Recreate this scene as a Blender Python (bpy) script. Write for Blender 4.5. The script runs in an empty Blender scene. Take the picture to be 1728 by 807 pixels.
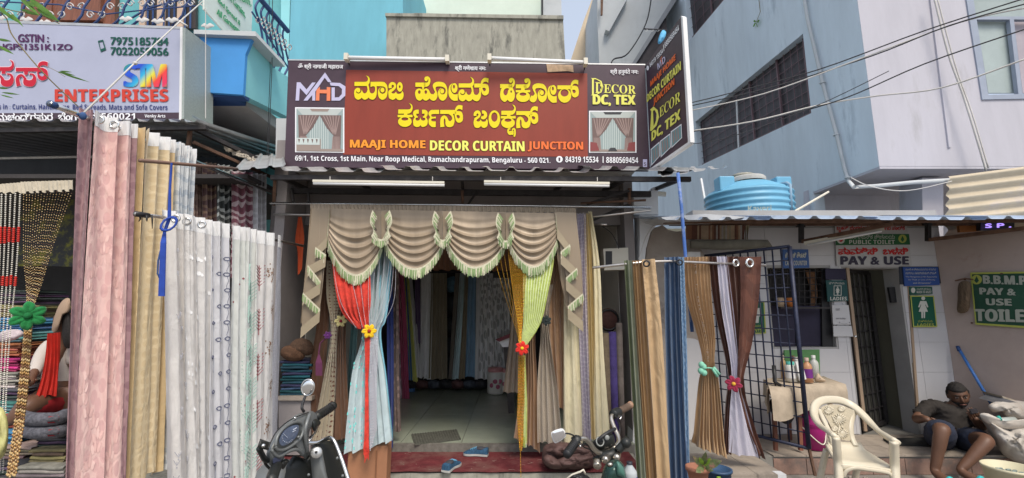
import bpy, math, random
from mathutils import Vector, Matrix, noise
from mathutils.geometry import tessellate_polygon
V=Vector; PI=math.pi; R=random.Random(11)
sc=bpy.context.scene; COL=sc.collection
# ---------- camera, sky, sun, exposure
EH=1.5; FPX=750.0; PIT=math.atan(116.5/FPX)
cam=bpy.data.cameras.new('camera'); cam.lens=36*FPX/1728; cam.sensor_width=36; cam.clip_end=2000; cam.clip_start=.05
camo=bpy.data.objects.new('camera',cam); COL.objects.link(camo); camo.location=(0,0,EH); camo.rotation_euler=(PI/2+PIT,0,0); sc.camera=camo
w=bpy.data.worlds.new('World'); sc.world=w; w.use_nodes=True
SUN_EL,SUN_AZ=math.radians(54),math.radians(160)     # azimuth from +Y clockwise
sky=w.node_tree.nodes.new('ShaderNodeTexSky'); sky.sky_type='NISHITA'; sky.sun_disc=False; sky.sun_elevation=SUN_EL; sky.sun_rotation=SUN_AZ
sky.dust_density=3; sky.air_density=1.0; sky.ozone_density=1.0
bg=w.node_tree.nodes['Background']; bg.inputs[1].default_value=.15; 
hz=w.node_tree.nodes.new('ShaderNodeMix'); hz.data_type='RGBA'; hz.inputs['Factor'].default_value=.5; hz.inputs['B'].default_value=(4.9,5.3,5.9,1)   # thin bright haze over the clear sky
w.node_tree.links.new(sky.outputs[0],hz.inputs['A']); w.node_tree.links.new(hz.outputs['Result'],bg.inputs[0])
sl=bpy.data.lights.new('sun','SUN'); sl.energy=2.2; sl.angle=math.radians(22); sl.color=(1,.92,.80)
so=bpy.data.objects.new('sun',sl); COL.objects.link(so)
d=V((math.sin(SUN_AZ)*math.cos(SUN_EL),math.cos(SUN_AZ)*math.cos(SUN_EL),math.sin(SUN_EL))); so.rotation_euler=d.to_track_quat('Z','Y').to_euler()
sc.view_settings.view_transform='Standard'; sc.view_settings.look='None'; sc.view_settings.exposure=0.40; sc.view_settings.gamma=1
sc.cycles.max_bounces=8; sc.cycles.diffuse_bounces=5; sc.cycles.glossy_bounces=3; sc.cycles.transparent_max_bounces=16
# ---------- geometry of the view, used to find where real things stand
cp,sp_=math.cos(PIT),math.sin(PIT)
def ray(x,y):
    u=(x-864)/FPX; v=(403.5-y)/FPX
    return V((u,cp-v*sp_,sp_+v*cp))
EYE=V((0,0,EH))
def P(x,y,Y): d=ray(x,y); return EYE+d*(Y/d.y)
def PXp(x,y,X): d=ray(x,y); return EYE+d*(X/d.x)
def PZ(x,y,z): d=ray(x,y); return EYE+d*((z-EH)/d.z)
def at(Y): return lambda x,y,o=0: P(x,y,Y-o)
def plane(p0,p1,p2):
    n=(p1-p0).cross(p2-p0).normalized()
    if n.dot(EYE-p0)<0: n=-n
    def f(x,y,o=0):
        d=ray(x,y); q=p0+n*o
        return EYE+d*((q-EYE).dot(n)/d.dot(n))
    f.n=n
    return f
# ---------- object helpers
def tag(o,label=None,cat=None,group=None,kind=None):
    if label:o['label']=label
    if cat:o['category']=cat
    if group:o['group']=group
    if kind:o['kind']=kind
    return o
def thing(name,label,cat,loc=(0,0,0),group=None):
    o=bpy.data.objects.new(name,None); COL.objects.link(o); o.location=loc; o.empty_display_size=.1
    return tag(o,label,cat,group)
def worldloc(o):
    v=V(o.location)
    while o.parent: o=o.parent; v+=o.location
    return v
def link(name,me,m,parent=None,smooth=False):
    o=bpy.data.objects.new(name,me); COL.objects.link(o)
    if m and not me.materials: me.materials.append(m)
    if parent: o.parent=parent
    if smooth:
        me.polygons.foreach_set('use_smooth',[True]*len(me.polygons))
    return o
def mesh(name,vs,fs,m,parent=None,smooth=False,uv=None):
    off=worldloc(parent) if parent else V((0,0,0))
    me=bpy.data.meshes.new(name); me.from_pydata([tuple(V(v)-off) for v in vs],[],fs); 
    if uv:
        l=me.uv_layers.new(name='UVMap'); 
        for lp in me.loops: l.data[lp.index].uv=uv[lp.vertex_index]
    me.validate(); me.update()
    return link(name,me,m,parent,smooth)
class MB:
    def __init__(s): s.v=[]; s.f=[]
    def add(s,vs,fs):
        b=len(s.v); s.v+= [V(q) for q in vs]; s.f+=[tuple(b+i for i in f) for f in fs]; return s
    def box(s,x0,x1,y0,y1,z0,z1):
        return s.hexa([V((x0,y0,z0)),V((x1,y0,z0)),V((x1,y0,z1)),V((x0,y0,z1))],V((0,y1-y0,0)))
    def hexa(s,q,d):
        d=V(d); return s.add(list(q)+[p+d for p in q],[(0,1,2,3),(7,6,5,4),(0,4,5,1),(1,5,6,2),(2,6,7,3),(3,7,4,0)])
    def tube(s,pts,r,n=8,cap=True):
        pts=[V(p) for p in pts]; rs=r if isinstance(r,(list,tuple)) else [r]*len(pts)
        t=(pts[1]-pts[0]).normalized(); a=t.orthogonal().normalized(); rings=[]
        for i,p in enumerate(pts):
            tt=((pts[i+1] if i+1<len(pts) else p)-(pts[i-1] if i else p))
            tt=tt.normalized() if tt.length>1e-9 else t
            a=(a-tt*a.dot(tt)); a=a.normalized() if a.length>1e-6 else tt.orthogonal().normalized()
            b=tt.cross(a); rings.append([p+(a*math.cos(2*PI*k/n)+b*math.sin(2*PI*k/n))*rs[i] for k in range(n)])
        b0=len(s.v); s.v+=[q for r_ in rings for q in r_]
        for i in range(len(pts)-1):
            for k in range(n):
                s.f.append((b0+i*n+k,b0+i*n+(k+1)%n,b0+(i+1)*n+(k+1)%n,b0+(i+1)*n+k))
        if cap: s.f.append(tuple(b0+k for k in range(n))[::-1]); s.f.append(tuple(b0+(len(pts)-1)*n+k for k in range(n)))
        return s
    def ell(s,c,rx,ry,rz,M=None,nu=12,nv=8,squash=None):
        c=V(c); vs=[];fs=[]
        for j in range(nv+1):
            th=PI*j/nv
            for i in range(nu):
                ph=2*PI*i/nu; q=V((rx*math.sin(th)*math.cos(ph),ry*math.sin(th)*math.sin(ph),rz*math.cos(th)))
                if squash: q=squash(q)
                if M is not None: q=M@q
                vs.append(c+q)
        for j in range(nv):
            for i in range(nu): fs.append((j*nu+i,(j+1)*nu+i,(j+1)*nu+(i+1)%nu,j*nu+(i+1)%nu))
        return s.add(vs,fs)
    def lathe(s,c,prof,n=20,axis=None):
        c=V(c); M=Matrix.Identity(3) if axis is None else V((0,0,1)).rotation_difference(V(axis)).to_matrix()
        vs=[];fs=[]
        for (r,z) in prof:
            for i in range(n): vs.append(c+M@V((r*math.cos(2*PI*i/n),r*math.sin(2*PI*i/n),z)))
        for j in range(len(prof)-1):
            for i in range(n): fs.append((j*n+i,j*n+(i+1)%n,(j+1)*n+(i+1)%n,(j+1)*n+i))
        return s.add(vs,fs)
    def torus(s,c,R_,r,axis,n=14,m=6,sq=1):
        c=V(c); M=V((0,0,1)).rotation_difference(V(axis)).to_matrix(); vs=[];fs=[]
        for i in range(n):
            for j in range(m):
                a=2*PI*i/n;b=2*PI*j/m; vs.append(c+M@V(((R_+r*math.cos(b))*math.cos(a),(R_+r*math.cos(b))*math.sin(a)*sq,r*math.sin(b))))
        for i in range(n):
            for j in range(m): fs.append((i*m+j,((i+1)%n)*m+j,((i+1)%n)*m+(j+1)%m,i*m+(j+1)%m))
        return s.add(vs,fs)
    def build(s,name,m,parent=None,smooth=False,bevel=0,sub=0):
        o=mesh(name,s.v,s.f,m,parent,smooth)
        if bevel:
            b=o.modifiers.new('b','BEVEL'); b.width=bevel; b.segments=2; b.limit_method='ANGLE'
        if sub:
            b=o.modifiers.new('s','SUBSURF'); b.levels=sub; b.render_levels=sub
        return o
def struct(o): o['kind']='structure'; return o
def stuff(o): o['kind']='stuff'; return o
def tubepx(pts,r,n=8): return MB().tube([P(*p) for p in pts],r,n)
def cr(pts,closed=False,n=6):
    """Catmull-Rom through pts; a repeated point keeps a sharp corner"""
    out=[]; m=len(pts); rng=range(m if closed else m-1)
    g=lambda i: V(pts[i%m]) if closed else V(pts[max(0,min(m-1,i))])
    for i in rng:
        a,b,c,d_=g(i-1),g(i),g(i+1),g(i+2)
        if (b-c).length<1e-7: continue
        for k in range(n):
            t=k/n; out.append(.5*((2*b)+(c-a)*t+(2*a-5*b+4*c-d_)*t*t+(3*b-a-3*c+d_)*t**3))
    if not closed: out.append(V(pts[-1]))
    return out
def plate(name,loops,f,d,m,parent=None,off=0,mb=None,flip=False):
    """solid of a pixel outline (with holes) lying on the surface f, given depth d (vector or metres away from the eye)"""
    ls=[[V((x,y,0)) for x,y in l] for l in loops]; flat=[q for l in ls for q in l]
    tris=tessellate_polygon(ls); fr=[f(q.x,q.y,off) for q in flat]; n=len(fr)
    if d is None: vs,fs=fr,[tuple(t) for t in tris]
    else:
        dd=V((0,d,0)) if not isinstance(d,Vector) else d
        vs=fr+[q+dd for q in fr]; fs=[tuple(t) for t in tris]+[tuple(n+i for i in t)[::-1] for t in tris]; b=0
        for l in ls:
            k=len(l); fs+=[(b+i,b+(i+1)%k,n+b+(i+1)%k,n+b+i) for i in range(k)]; b+=k
    if mb is not None: return mb.add(vs,fs)
    return mesh(name,vs,fs,m,parent)
def rc(x0,y0,x1,y1): return [(x0,y0),(x1,y0),(x1,y1),(x0,y1)]
def el(cx,cy,rx,ry,n=22): return [(cx+rx*math.cos(2*PI*i/n),cy+ry*math.sin(2*PI*i/n)) for i in range(n)]
def pillow(name,loop,f,dfront,m,parent=None,dback=None,rings=5,c=None,smooth=True,mb=None,p=2.0,lump=0,curve=True,toward=None):
    """closed rounded solid whose outline is the loop, bulging towards the viewer"""
    lp=[(q.x,q.y) for q in cr([(x,y,0) for x,y in loop],True,3)] if curve else loop
    c=c or (sum(a for a,_ in lp)/len(lp),sum(b for _,b in lp)/len(lp)); n=len(lp)
    dback=dfront*.4 if dback is None else dback; vs=[];fs=[]
    for s_,dd in ((1,dfront),(-1,-dback)):
        b=len(vs)
        for k in range(rings):
            r=1-k/rings; h=(1-r**p)**.5
            for (x,y) in lp:
                q=f(c[0]+(x-c[0])*r,c[1]+(y-c[1])*r); t=(EYE-q).normalized() if toward is None else toward
                e=(noise.noise(q*9)+.45*(1-2*abs(noise.noise(q*17)))+.2*noise.noise(q*40))*lump*h if lump else 0
                vs.append(q+t*(dd*h+e))
        q=f(*c); t=(EYE-q).normalized() if toward is None else toward; vs.append(q+t*dd)
        for k in range(rings-1):
            for i in range(n):
                g=(b+k*n+i,b+k*n+(i+1)%n,b+(k+1)*n+(i+1)%n,b+(k+1)*n+i); fs.append(g if s_>0 else g[::-1])
        for i in range(n):
            g=(b+(rings-1)*n+i,b+(rings-1)*n+(i+1)%n,b+rings*n); fs.append(g if s_>0 else g[::-1])
    if mb is not None: return mb.add(vs,fs)
    return mesh(name,vs,fs,m,parent,smooth)
# ---------- materials
MATS={}
def mat(name,col,rough=.7,metal=0,var=.12,vs=3.0,bump=.15,bs=60,spec=.4,stain=None,stains=1.2,trans=0,emit=None,sheen=0,coord='Object',stretch=None,alpha=None):
    if name in MATS: return MATS[name]
    m=bpy.data.materials.new(name); m.use_nodes=True; nt=m.node_tree; N=nt.nodes; L=nt.links; b=N['Principled BSDF']
    b.inputs['Roughness'].default_value=rough; b.inputs['Metallic'].default_value=metal; b.inputs['Specular IOR Level'].default_value=spec
    if sheen: b.inputs['Sheen Weight'].default_value=sheen
    tc=N.new('ShaderNodeTexCoord'); src=tc.outputs[coord]
    if stretch:
        mp=N.new('ShaderNodeMapping'); mp.inputs['Scale'].default_value=stretch; L.new(src,mp.inputs[0]); src=mp.outputs[0]
    n1=N.new('ShaderNodeTexNoise'); n1.inputs['Scale'].default_value=vs; n1.inputs['Detail'].default_value=6; n1.inputs['Roughness'].default_value=.65; L.new(src,n1.inputs['Vector'])
    mx=N.new('ShaderNodeMix'); mx.data_type='RGBA'; c=V(col[:3])
    mx.inputs['A'].default_value=(*[max(0,x*(1-var)) for x in c],1); mx.inputs['B'].default_value=(*[min(1,x*(1+var)) for x in c],1)
    rm=N.new('ShaderNodeMapRange'); rm.inputs[1].default_value=.3; rm.inputs[2].default_value=.7; L.new(n1.outputs[0],rm.inputs[0]); L.new(rm.outputs[0],mx.inputs['Factor']); out=mx.outputs['Result']
    if stain:
        n2=N.new('ShaderNodeTexNoise'); n2.inputs['Scale'].default_value=stains; n2.inputs['Detail'].default_value=9; n2.inputs['Roughness'].default_value=.72
        L.new(src,n2.inputs['Vector']); r2=N.new('ShaderNodeMapRange'); r2.inputs[1].default_value=stain[1]; r2.inputs[2].default_value=stain[1]+.14; r2.inputs[4].default_value=stain[2] if len(stain)>2 else .8
        L.new(n2.outputs[0],r2.inputs[0]); m2=N.new('ShaderNodeMix'); m2.data_type='RGBA'; m2.inputs['B'].default_value=(*stain[0],1)
        L.new(out,m2.inputs['A']); L.new(r2.outputs[0],m2.inputs['Factor']); out=m2.outputs['Result']
    L.new(out,b.inputs['Base Color'])
    if bump:
        n3=N.new('ShaderNodeTexNoise'); n3.inputs['Scale'].default_value=bs; n3.inputs['Detail'].default_value=4; L.new(src,n3.inputs['Vector'])
        bp=N.new('ShaderNodeBump'); bp.inputs['Strength'].default_value=bump; bp.inputs['Distance'].default_value=.004; L.new(n3.outputs[0],bp.inputs['Height']); L.new(bp.outputs[0],b.inputs['Normal'])
    if emit: b.inputs['Emission Color'].default_value=(*emit[0],1); b.inputs['Emission Strength'].default_value=emit[1]
    if trans or alpha is not None:
        o=N['Material Output']; sh=b.outputs[0]
        if trans:
            tr=N.new('ShaderNodeBsdfTranslucent'); L.new(out,tr.inputs[0]); ms=N.new('ShaderNodeMixShader'); ms.inputs[0].default_value=trans; L.new(sh,ms.inputs[1]); L.new(tr.outputs[0],ms.inputs[2]); sh=ms.outputs[0]
        if alpha is not None:
            tp=N.new('ShaderNodeBsdfTransparent'); ms=N.new('ShaderNodeMixShader'); ms.inputs[0].default_value=alpha; L.new(tp.outputs[0],ms.inputs[1]); L.new(sh,ms.inputs[2]); sh=ms.outputs[0]
        L.new(sh,o.inputs[0])
    MATS[name]=m; return m
def cloth_mat(name,col,col2=None,pat=None,ps=14,thr=.3,rough=.75,sheen=.25,trans=.12,var=.08,metal=0,alpha=None):
    """woven cloth; pat: 'leaf','dots','net','dam','stripe' mixes col2 over the cloth's own uv"""
    if name in MATS: return MATS[name]
    m=mat(name,col,rough,metal,var,6,.12,260,.35,trans=trans,sheen=sheen,coord='UV',alpha=alpha); nt=m.node_tree; N=nt.nodes; L=nt.links
    b=N['Principled BSDF']; src=b.inputs['Base Color'].links[0].from_socket; tc=[n for n in N if n.type=='TEX_COORD'][0]
    mw=N.new('ShaderNodeMapping'); mw.inputs['Scale'].default_value=(9,5,1); nw=N.new('ShaderNodeTexNoise'); nw.inputs['Scale'].default_value=1; nw.inputs['Detail'].default_value=5; nw.inputs['Distortion'].default_value=1.2
    L.new(tc.outputs['UV'],mw.inputs[0]); L.new(mw.outputs[0],nw.inputs['Vector']); bw=N.new('ShaderNodeBump'); bw.inputs['Strength'].default_value=.55; bw.inputs['Distance'].default_value=.03; L.new(nw.outputs[0],bw.inputs['Height'])
    if b.inputs['Normal'].links: L.new(b.inputs['Normal'].links[0].from_socket,bw.inputs['Normal'])
    L.new(bw.outputs[0],b.inputs['Normal'])
    if pat:
        mx=N.new('ShaderNodeMix'); mx.data_type='RGBA'; mx.inputs['B'].default_value=(*col2,1); L.new(src,mx.inputs['A'])
        mp=N.new('ShaderNodeMapping'); L.new(tc.outputs['UV'],mp.inputs[0])
        rg=N.new('ShaderNodeMapRange'); rg.inputs[1].default_value=thr; rg.inputs[2].default_value=thr+.06; rg.inputs[3].default_value=1; rg.inputs[4].default_value=0
        if pat in('leaf','dots'):
            mp.inputs['Scale'].default_value=(ps*(1.6 if pat=='leaf' else 1),ps*(.9 if pat=='leaf' else 1),1); mp.inputs['Rotation'].default_value=(0,0,.5 if pat=='leaf' else 0)
            v=N.new('ShaderNodeTexVoronoi'); v.voronoi_dimensions='2D'; v.inputs['Scale'].default_value=1; v.inputs['Randomness'].default_value=.55 if pat=='leaf' else .25
            L.new(mp.outputs[0],v.inputs['Vector']); L.new(v.outputs['Distance'],rg.inputs[0]); L.new(rg.outputs[0],mx.inputs['Factor'])
        elif pat=='dam':
            mp.inputs['Scale'].default_value=(ps,ps*.7,1); v=N.new('ShaderNodeTexWave'); v.wave_type='RINGS'; v.inputs['Scale'].default_value=.35; v.inputs['Distortion'].default_value=9; v.inputs['Detail'].default_value=1
            L.new(mp.outputs[0],v.inputs['Vector']); L.new(v.outputs[0],rg.inputs[0]); L.new(rg.outputs[0],mx.inputs['Factor'])
        elif pat in('net','stripe'):
            mp.inputs['Scale'].default_value=(ps,ps,1); mp.inputs['Rotation'].default_value=(0,0,PI/4 if pat=='net' else 0)
            v=N.new('ShaderNodeTexWave'); v.inputs['Scale'].default_value=1; L.new(mp.outputs[0],v.inputs['Vector'])
            if pat=='net':
                v2=N.new('ShaderNodeTexWave'); v2.bands_direction='Y'; v2.inputs['Scale'].default_value=1; L.new(mp.outputs[0],v2.inputs['Vector']); mn=N.new('ShaderNodeMath'); mn.operation='MINIMUM'; L.new(v.outputs[0],mn.inputs[0]); L.new(v2.outputs[0],mn.inputs[1]); L.new(mn.outputs[0],rg.inputs[0])
            else: L.new(v.outputs[0],rg.inputs[0])
            L.new(rg.outputs[0],mx.inputs['Factor'])
        L.new(mx.outputs['Result'],b.inputs['Base Color'])
        for n in N:
            if n.type=='BSDF_TRANSLUCENT': L.new(mx.outputs['Result'],n.inputs[0])
    return m
def pm(name,col,rough=.5,**k): return mat(name,col,rough,var=.04,bump=0,spec=.25,**k)
# ---------- lettering
def text(body,f,bl,br,tl,m,parent,off=.004,bold=0,name='lettering',shear=0):
    c=bpy.data.curves.new('t','FONT'); c.body=body; c.resolution_u=4; c.shear=shear
    o=bpy.data.objects.new('t',c); me=bpy.data.meshes.new_from_object(o); bpy.data.objects.remove(o)
    xs=[v.co.x for v in me.vertices]; ys=[v.co.y for v in me.vertices]; x0,x1,y0,y1=min(xs),max(xs),min(ys),max(ys)
    O=f(*bl,off); U=f(*br,off)-O; W=f(*tl,off)-O; nn=getattr(f,'n',None) or U.cross(W).normalized()
    if nn.dot(EYE-O)<0: nn=-nn
    vs=[];fs=[]
    sh=[(0,0)] if not bold else [(0,0),(bold,0),(-bold,0),(0,bold*.7)]
    for i,(bx,by) in enumerate(sh):
        b=len(vs)
        for v in me.vertices: vs.append(O+U*((v.co.x-x0)/(x1-x0))+W*((v.co.y-y0)/(y1-y0))+U.normalized()*bx+W.normalized()*by+nn*.0005*i)
        for p in me.polygons: fs.append(tuple(b+k for k in p.vertices))
    bpy.data.meshes.remove(me)
    return mesh(name,vs,fs,m,parent)
mathb={**{chr(65+i):chr(0x1D5D4+i) for i in range(26)},**{chr(97+i):chr(0x1D5EE+i) for i in range(26)},**{chr(48+i):chr(0x1D7EC+i) for i in range(10)}}
seri={chr(65+i):chr(0x1D400+i) for i in range(26)}
def B_(s): return ''.join(mathb.get(c,c) for c in s)
def SR(s): return ''.join(seri.get(c,c) for c in s)
# stroke/fill glyph drawing (traced Kannada letterforms). g: list of items in zoom units
def glyphs(items,f,M,mt,md,parent,off=.006,ol=6,name='letter'):
    """M(x,y)->pixel.  items: ('s',[(x,y,r)..]) stroke, ('b',x0,x1,y,h) bar, ('f',outer,[holes]) fill"""
    for layer,(mm,grow,o0) in enumerate(((md,ol,off),(mt,0,off+.003))):
        if mm is None: continue
        mb=MB()
        for i,it in enumerate(items):
            o=o0+i*.00022; loops=None
            if it[0]=='s':
                q=cr([(a,b,c) for a,b,c in it[1]],False,5); L_=[];R_=[]
                for k,p in enumerate(q):
                    t=(q[min(k+1,len(q)-1)]-q[max(k-1,0)]); t=V((t.x,t.y)); t=t.normalized() if t.length>0 else V((1,0)); n=V((-t.y,t.x)); r=p.z+grow
                    e=-grow if k==0 else (grow if k==len(q)-1 else 0)
                    L_.append((p.x+n.x*r+t.x*e,p.y+n.y*r+t.y*e)); R_.append((p.x-n.x*r+t.x*e,p.y-n.y*r+t.y*e))
                # strips (robust against self-overlap)
                vs=[f(*M(*a),o) for a in L_]+[f(*M(*a),o) for a in R_]; n=len(q); mb.add(vs,[(k,k+1,n+k+1,n+k) for k in range(n-1)]); continue
            if it[0]=='b': loops=[rc(it[1]-grow,it[3]-it[4]-grow,it[2]+grow,it[3]+it[4]+grow)]
            if it[0]=='f':
                loops=[[(v.x,v.y) for v in cr([(a,b,0) for a,b in l],True,4)] for l in [it[1]]+list(it[2])]
                if grow:
                    for l in loops[:1]:
                        n=len(l); q=[f(*M(*a),o-.0001) for a in l]
                        sg=1 if sum(l[i][0]*l[(i+1)%n][1]-l[(i+1)%n][0]*l[i][1] for i in range(n))>0 else -1
                        vs=[]
                        for k in range(n):
                            a,b=l[k-1],l[(k+1)%n]; t=V((b[0]-a[0],b[1]-a[1])); t=t.normalized() if t.length>0 else V((1,0)); vs.append(f(*M(l[k][0]+t.y*grow*sg,l[k][1]-t.x*grow*sg),o-.0001))
                        mb.add(q+vs,[(k,(k+1)%n,n+(k+1)%n,n+k) for k in range(n)])
            if loops: plate('',[[M(*p) for p in l] for l in loops],f,None,None,off=o,mb=mb)
        yield mb.build(name if layer else 'letter_outline',mm,parent)
# =================== LARGE STRUCTURE ===================
M_road=mat('street_dust',(.20,.185,.165),.95,var=.25,vs=5,bump=.6,bs=40,stain=((.10,.09,.08),.55,.6))
M_carpet=mat('red_carpet',(.13,.02,.024),.95,var=.4,vs=7,bump=.6,bs=200,stain=((.14,.08,.065),.48,.65),stains=3.5)
M_conc=mat('old_concrete',(.33,.32,.27),.95,var=.2,vs=5,bump=.5,bs=30,stain=((.10,.10,.09),.52,.85),stains=2.2,stretch=(3.2,3.2,.8))
M_cyan=mat('cyan_paint',(.15,.42,.52),.8,var=.10,vs=2,stain=((.12,.36,.44),.55,.6),stretch=(1.6,1.6,.35))
M_teal=mat('teal_paint',(.13,.40,.43),.8,var=.08,vs=2,stain=((.10,.28,.30),.6,.6))
M_ltcyan=mat('light_cyan_paint',(.27,.62,.66),.8,var=.06,vs=2,stain=((.22,.38,.36),.6,.5))
M_royal=mat('blue_paint',(.06,.27,.62),.7,var=.08,vs=2)
M_navy=mat('navy_paint',(.03,.07,.20),.7)
M_palegreen=mat('pale_green_plaster',(.62,.70,.60),.85,var=.05)
M_sky_blue=mat('pale_blue_paint',(.60,.67,.73),.85,var=.10,vs=1.5,bump=.3,bs=12,stain=((.30,.36,.42),.57,.7),stains=1.6,stretch=(1.6,1.6,.35))
M_white=mat('lilac_white_plaster',(.48,.47,.52),.85,var=.09,vs=1.5,bump=.3,bs=12,stain=((.36,.35,.37),.56,.7),stains=1.5,stretch=(1.6,1.6,.35))
M_greywhite=mat('grey_white_plaster',(.50,.52,.53),.85,var=.08,vs=1.5,stain=((.33,.36,.38),.55,.6))
M_beige=mat('beige_concrete',(.58,.47,.34),.9,var=.12,vs=2,stain=((.30,.24,.18),.56,.7),stains=1.8,stretch=(1,1,.5))
M_plaster=mat('stained_plaster',(.38,.33,.29),.95,var=.15,vs=3,bump=.5,bs=25,stain=((.13,.11,.10),.55,.75),stains=2.5)
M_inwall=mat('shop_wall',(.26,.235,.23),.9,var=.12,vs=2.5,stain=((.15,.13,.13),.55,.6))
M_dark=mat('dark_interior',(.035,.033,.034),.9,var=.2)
M_floor=mat('floor_tile',(.30,.33,.26),.22,var=.08,vs=4,bump=.05,spec=.5)
M_mortar=mat('mortar',(.22,.21,.19),.95)
M_tilew=mat('white_wall_tile',(.56,.55,.56),.35,var=.05,vs=2,bump=.04,stain=((.42,.40,.38),.6,.4))
M_terra=mat('terracotta_tile',(.26,.165,.13),.85,var=.3,vs=6,bump=.5,stain=((.13,.11,.10),.48,.8),stains=4)
M_tilegrey=mat('worn_floor_tile',(.33,.28,.23),.6,var=.2,vs=5,stain=((.16,.14,.12),.52,.7),stains=3)
M_zinc=mat('zinc_sheet',(.50,.50,.50),.45,.6,var=.18,vs=5,stain=((.25,.22,.2),.6,.6),stains=4)
M_zincblue=mat('blue_grey_sheet',(.48,.56,.68),.5,.2,var=.18,vs=4,stain=((.60,.62,.66),.55,.6),stains=3)
M_steeldark=mat('dark_steel',(.05,.045,.045),.6,.4,var=.3,vs=20)
M_rust=mat('rusty_steel',(.16,.09,.06),.8,.2,var=.4,vs=15)
M_chrome=mat('chrome',(.75,.74,.72),.18,1,var=.05,bump=0)
M_rod=mat('brushed_rod',(.62,.57,.52),.3,.9,var=.15,vs=20,bump=0)
M_whitep=mat('white_paint',(.72,.72,.72),.6,var=.06)
M_creamp=mat('cream_plastic',(.66,.62,.52),.5,var=.05)
M_black=mat('black_plastic',(.02,.02,.022),.45,var=.2,bump=.05)
M_wire=mat('black_cable',(.03,.03,.035),.7)
M_wirew=mat('pale_cable',(.55,.53,.5),.7)
M_glassd=mat('window_mesh_dark',(.055,.045,.05),.5,var=.25,vs=3)
M_frame=mat('brown_window_frame',(.16,.10,.11),.6)
M_ltglass=mat('frosted_pane',(.36,.42,.41),.25,var=.12,vs=2,bump=0)
M_wood=mat('brown_wood',(.20,.075,.045),.6,var=.3,vs=3,stretch=(8,8,1))
M_tan=mat('tan_stone',(.55,.40,.30),.8)
# ground
struct(mesh('street_ground',[(-60,-30,0),(60,-30,0),(60,300,0),(-60,300,0)],[(0,1,2,3)],M_road))
# ---- shop plinth with carpet, shop floor
PX0,PX1=P(478,760,4.3).x,P(1072,760,4.3).x
ZC,ZF=.10,.165
struct(MB().box(PX0-.3,PX1+.06,4.11,4.69,.002,ZC-.012).build('plinth',M_conc))
cp_=thing('carpet','long dusty dark red carpet laid over the step before the shop door','carpet',(0,4.1,ZC))
o=MB()
vs=[];n=60
for j in range(3):
    for i in range(n+1):
        x=PX0-.28+(PX1-PX0+.3)*i/n; y=4.095+.54*j/2; vs.append((x,y+(.006*math.sin(i*1.3) if j==0 else 0),ZC+.004*noise.noise(V((x*3,y*3,0)))+.004))
mesh('pile',vs,[(j*(n+1)+i,j*(n+1)+i+1,(j+1)*(n+1)+i+1,(j+1)*(n+1)+i) for j in range(2) for i in range(n)],M_carpet,cp_)
mb=MB()
for k in range(42):
    a=P(R.uniform(600,1000),R.uniform(757,795),4.1); q=PZ(R.uniform(600,940),R.uniform(757,797),ZC+.012); an=R.uniform(0,6.28); L_=R.uniform(.01,.05)
    mb.tube([q,q+V((math.cos(an)*L_,math.sin(an)*L_*.6,.002)),q+V((math.cos(an+.7)*L_*1.6,math.sin(an+.7)*L_,.001))],.0008,3)
stuff(mb.build('thread_litter',mat('litter',(.36,.27,.22),.9),cp_))
YB=7.8
fl=struct(MB().box(PX0-.25,PX1+.1,4.691,YB,.0,ZF-.012).build('shop_floor',M_mortar))
tw=.61
for i in range(6):
    for j in range(6):
        x0=PX0-.25+i*tw; y0=4.693+j*tw; x1=min(x0+tw-.004,PX1+.1)
        if x1-x0<.1 or y0>YB-.05: continue
        MB().box(x0+.002,x1,y0+.002,min(y0+tw-.002,YB),ZF-.0115,ZF).build('floor_tile',M_floor,fl)
struct(MB().box(PX0-.25,PX1+.06,4.64,4.689,.002,ZF+.008).build('threshold',mat('grey_granite',(.16,.15,.13),.6,var=.3,vs=20)))
# ---- shop room
M_inlt=mat('pale_bounce_paint',(.60,.57,.52),.8,var=.06)  # inside colour made pale to bounce more daylight around the room
sr=thing('shop_room','plain grey shop room behind the curtains, open to the street under the tin awning','shop room',(0,6,0))
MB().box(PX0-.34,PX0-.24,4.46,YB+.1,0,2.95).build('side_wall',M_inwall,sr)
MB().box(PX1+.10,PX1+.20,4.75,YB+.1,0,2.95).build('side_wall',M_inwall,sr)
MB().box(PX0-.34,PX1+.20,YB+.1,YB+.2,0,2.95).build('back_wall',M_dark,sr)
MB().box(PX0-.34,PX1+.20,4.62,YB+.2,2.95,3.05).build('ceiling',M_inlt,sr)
MB().box(PX0-.239,PX0-.232,5.1,YB+.09,.2,2.94).build('bounce_panel',M_inlt,sr); MB().box(PX1+.092,PX1+.099,5.1,YB+.09,.2,2.94).build('bounce_panel',M_inlt,sr)  # added pale panels over the side walls, reflecting daylight onto the inner curtains
MB().box(PX0-.236,PX1+.096,4.90,5.0,2.42,2.948).build('lintel_wall',M_inwall,sr)
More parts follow.
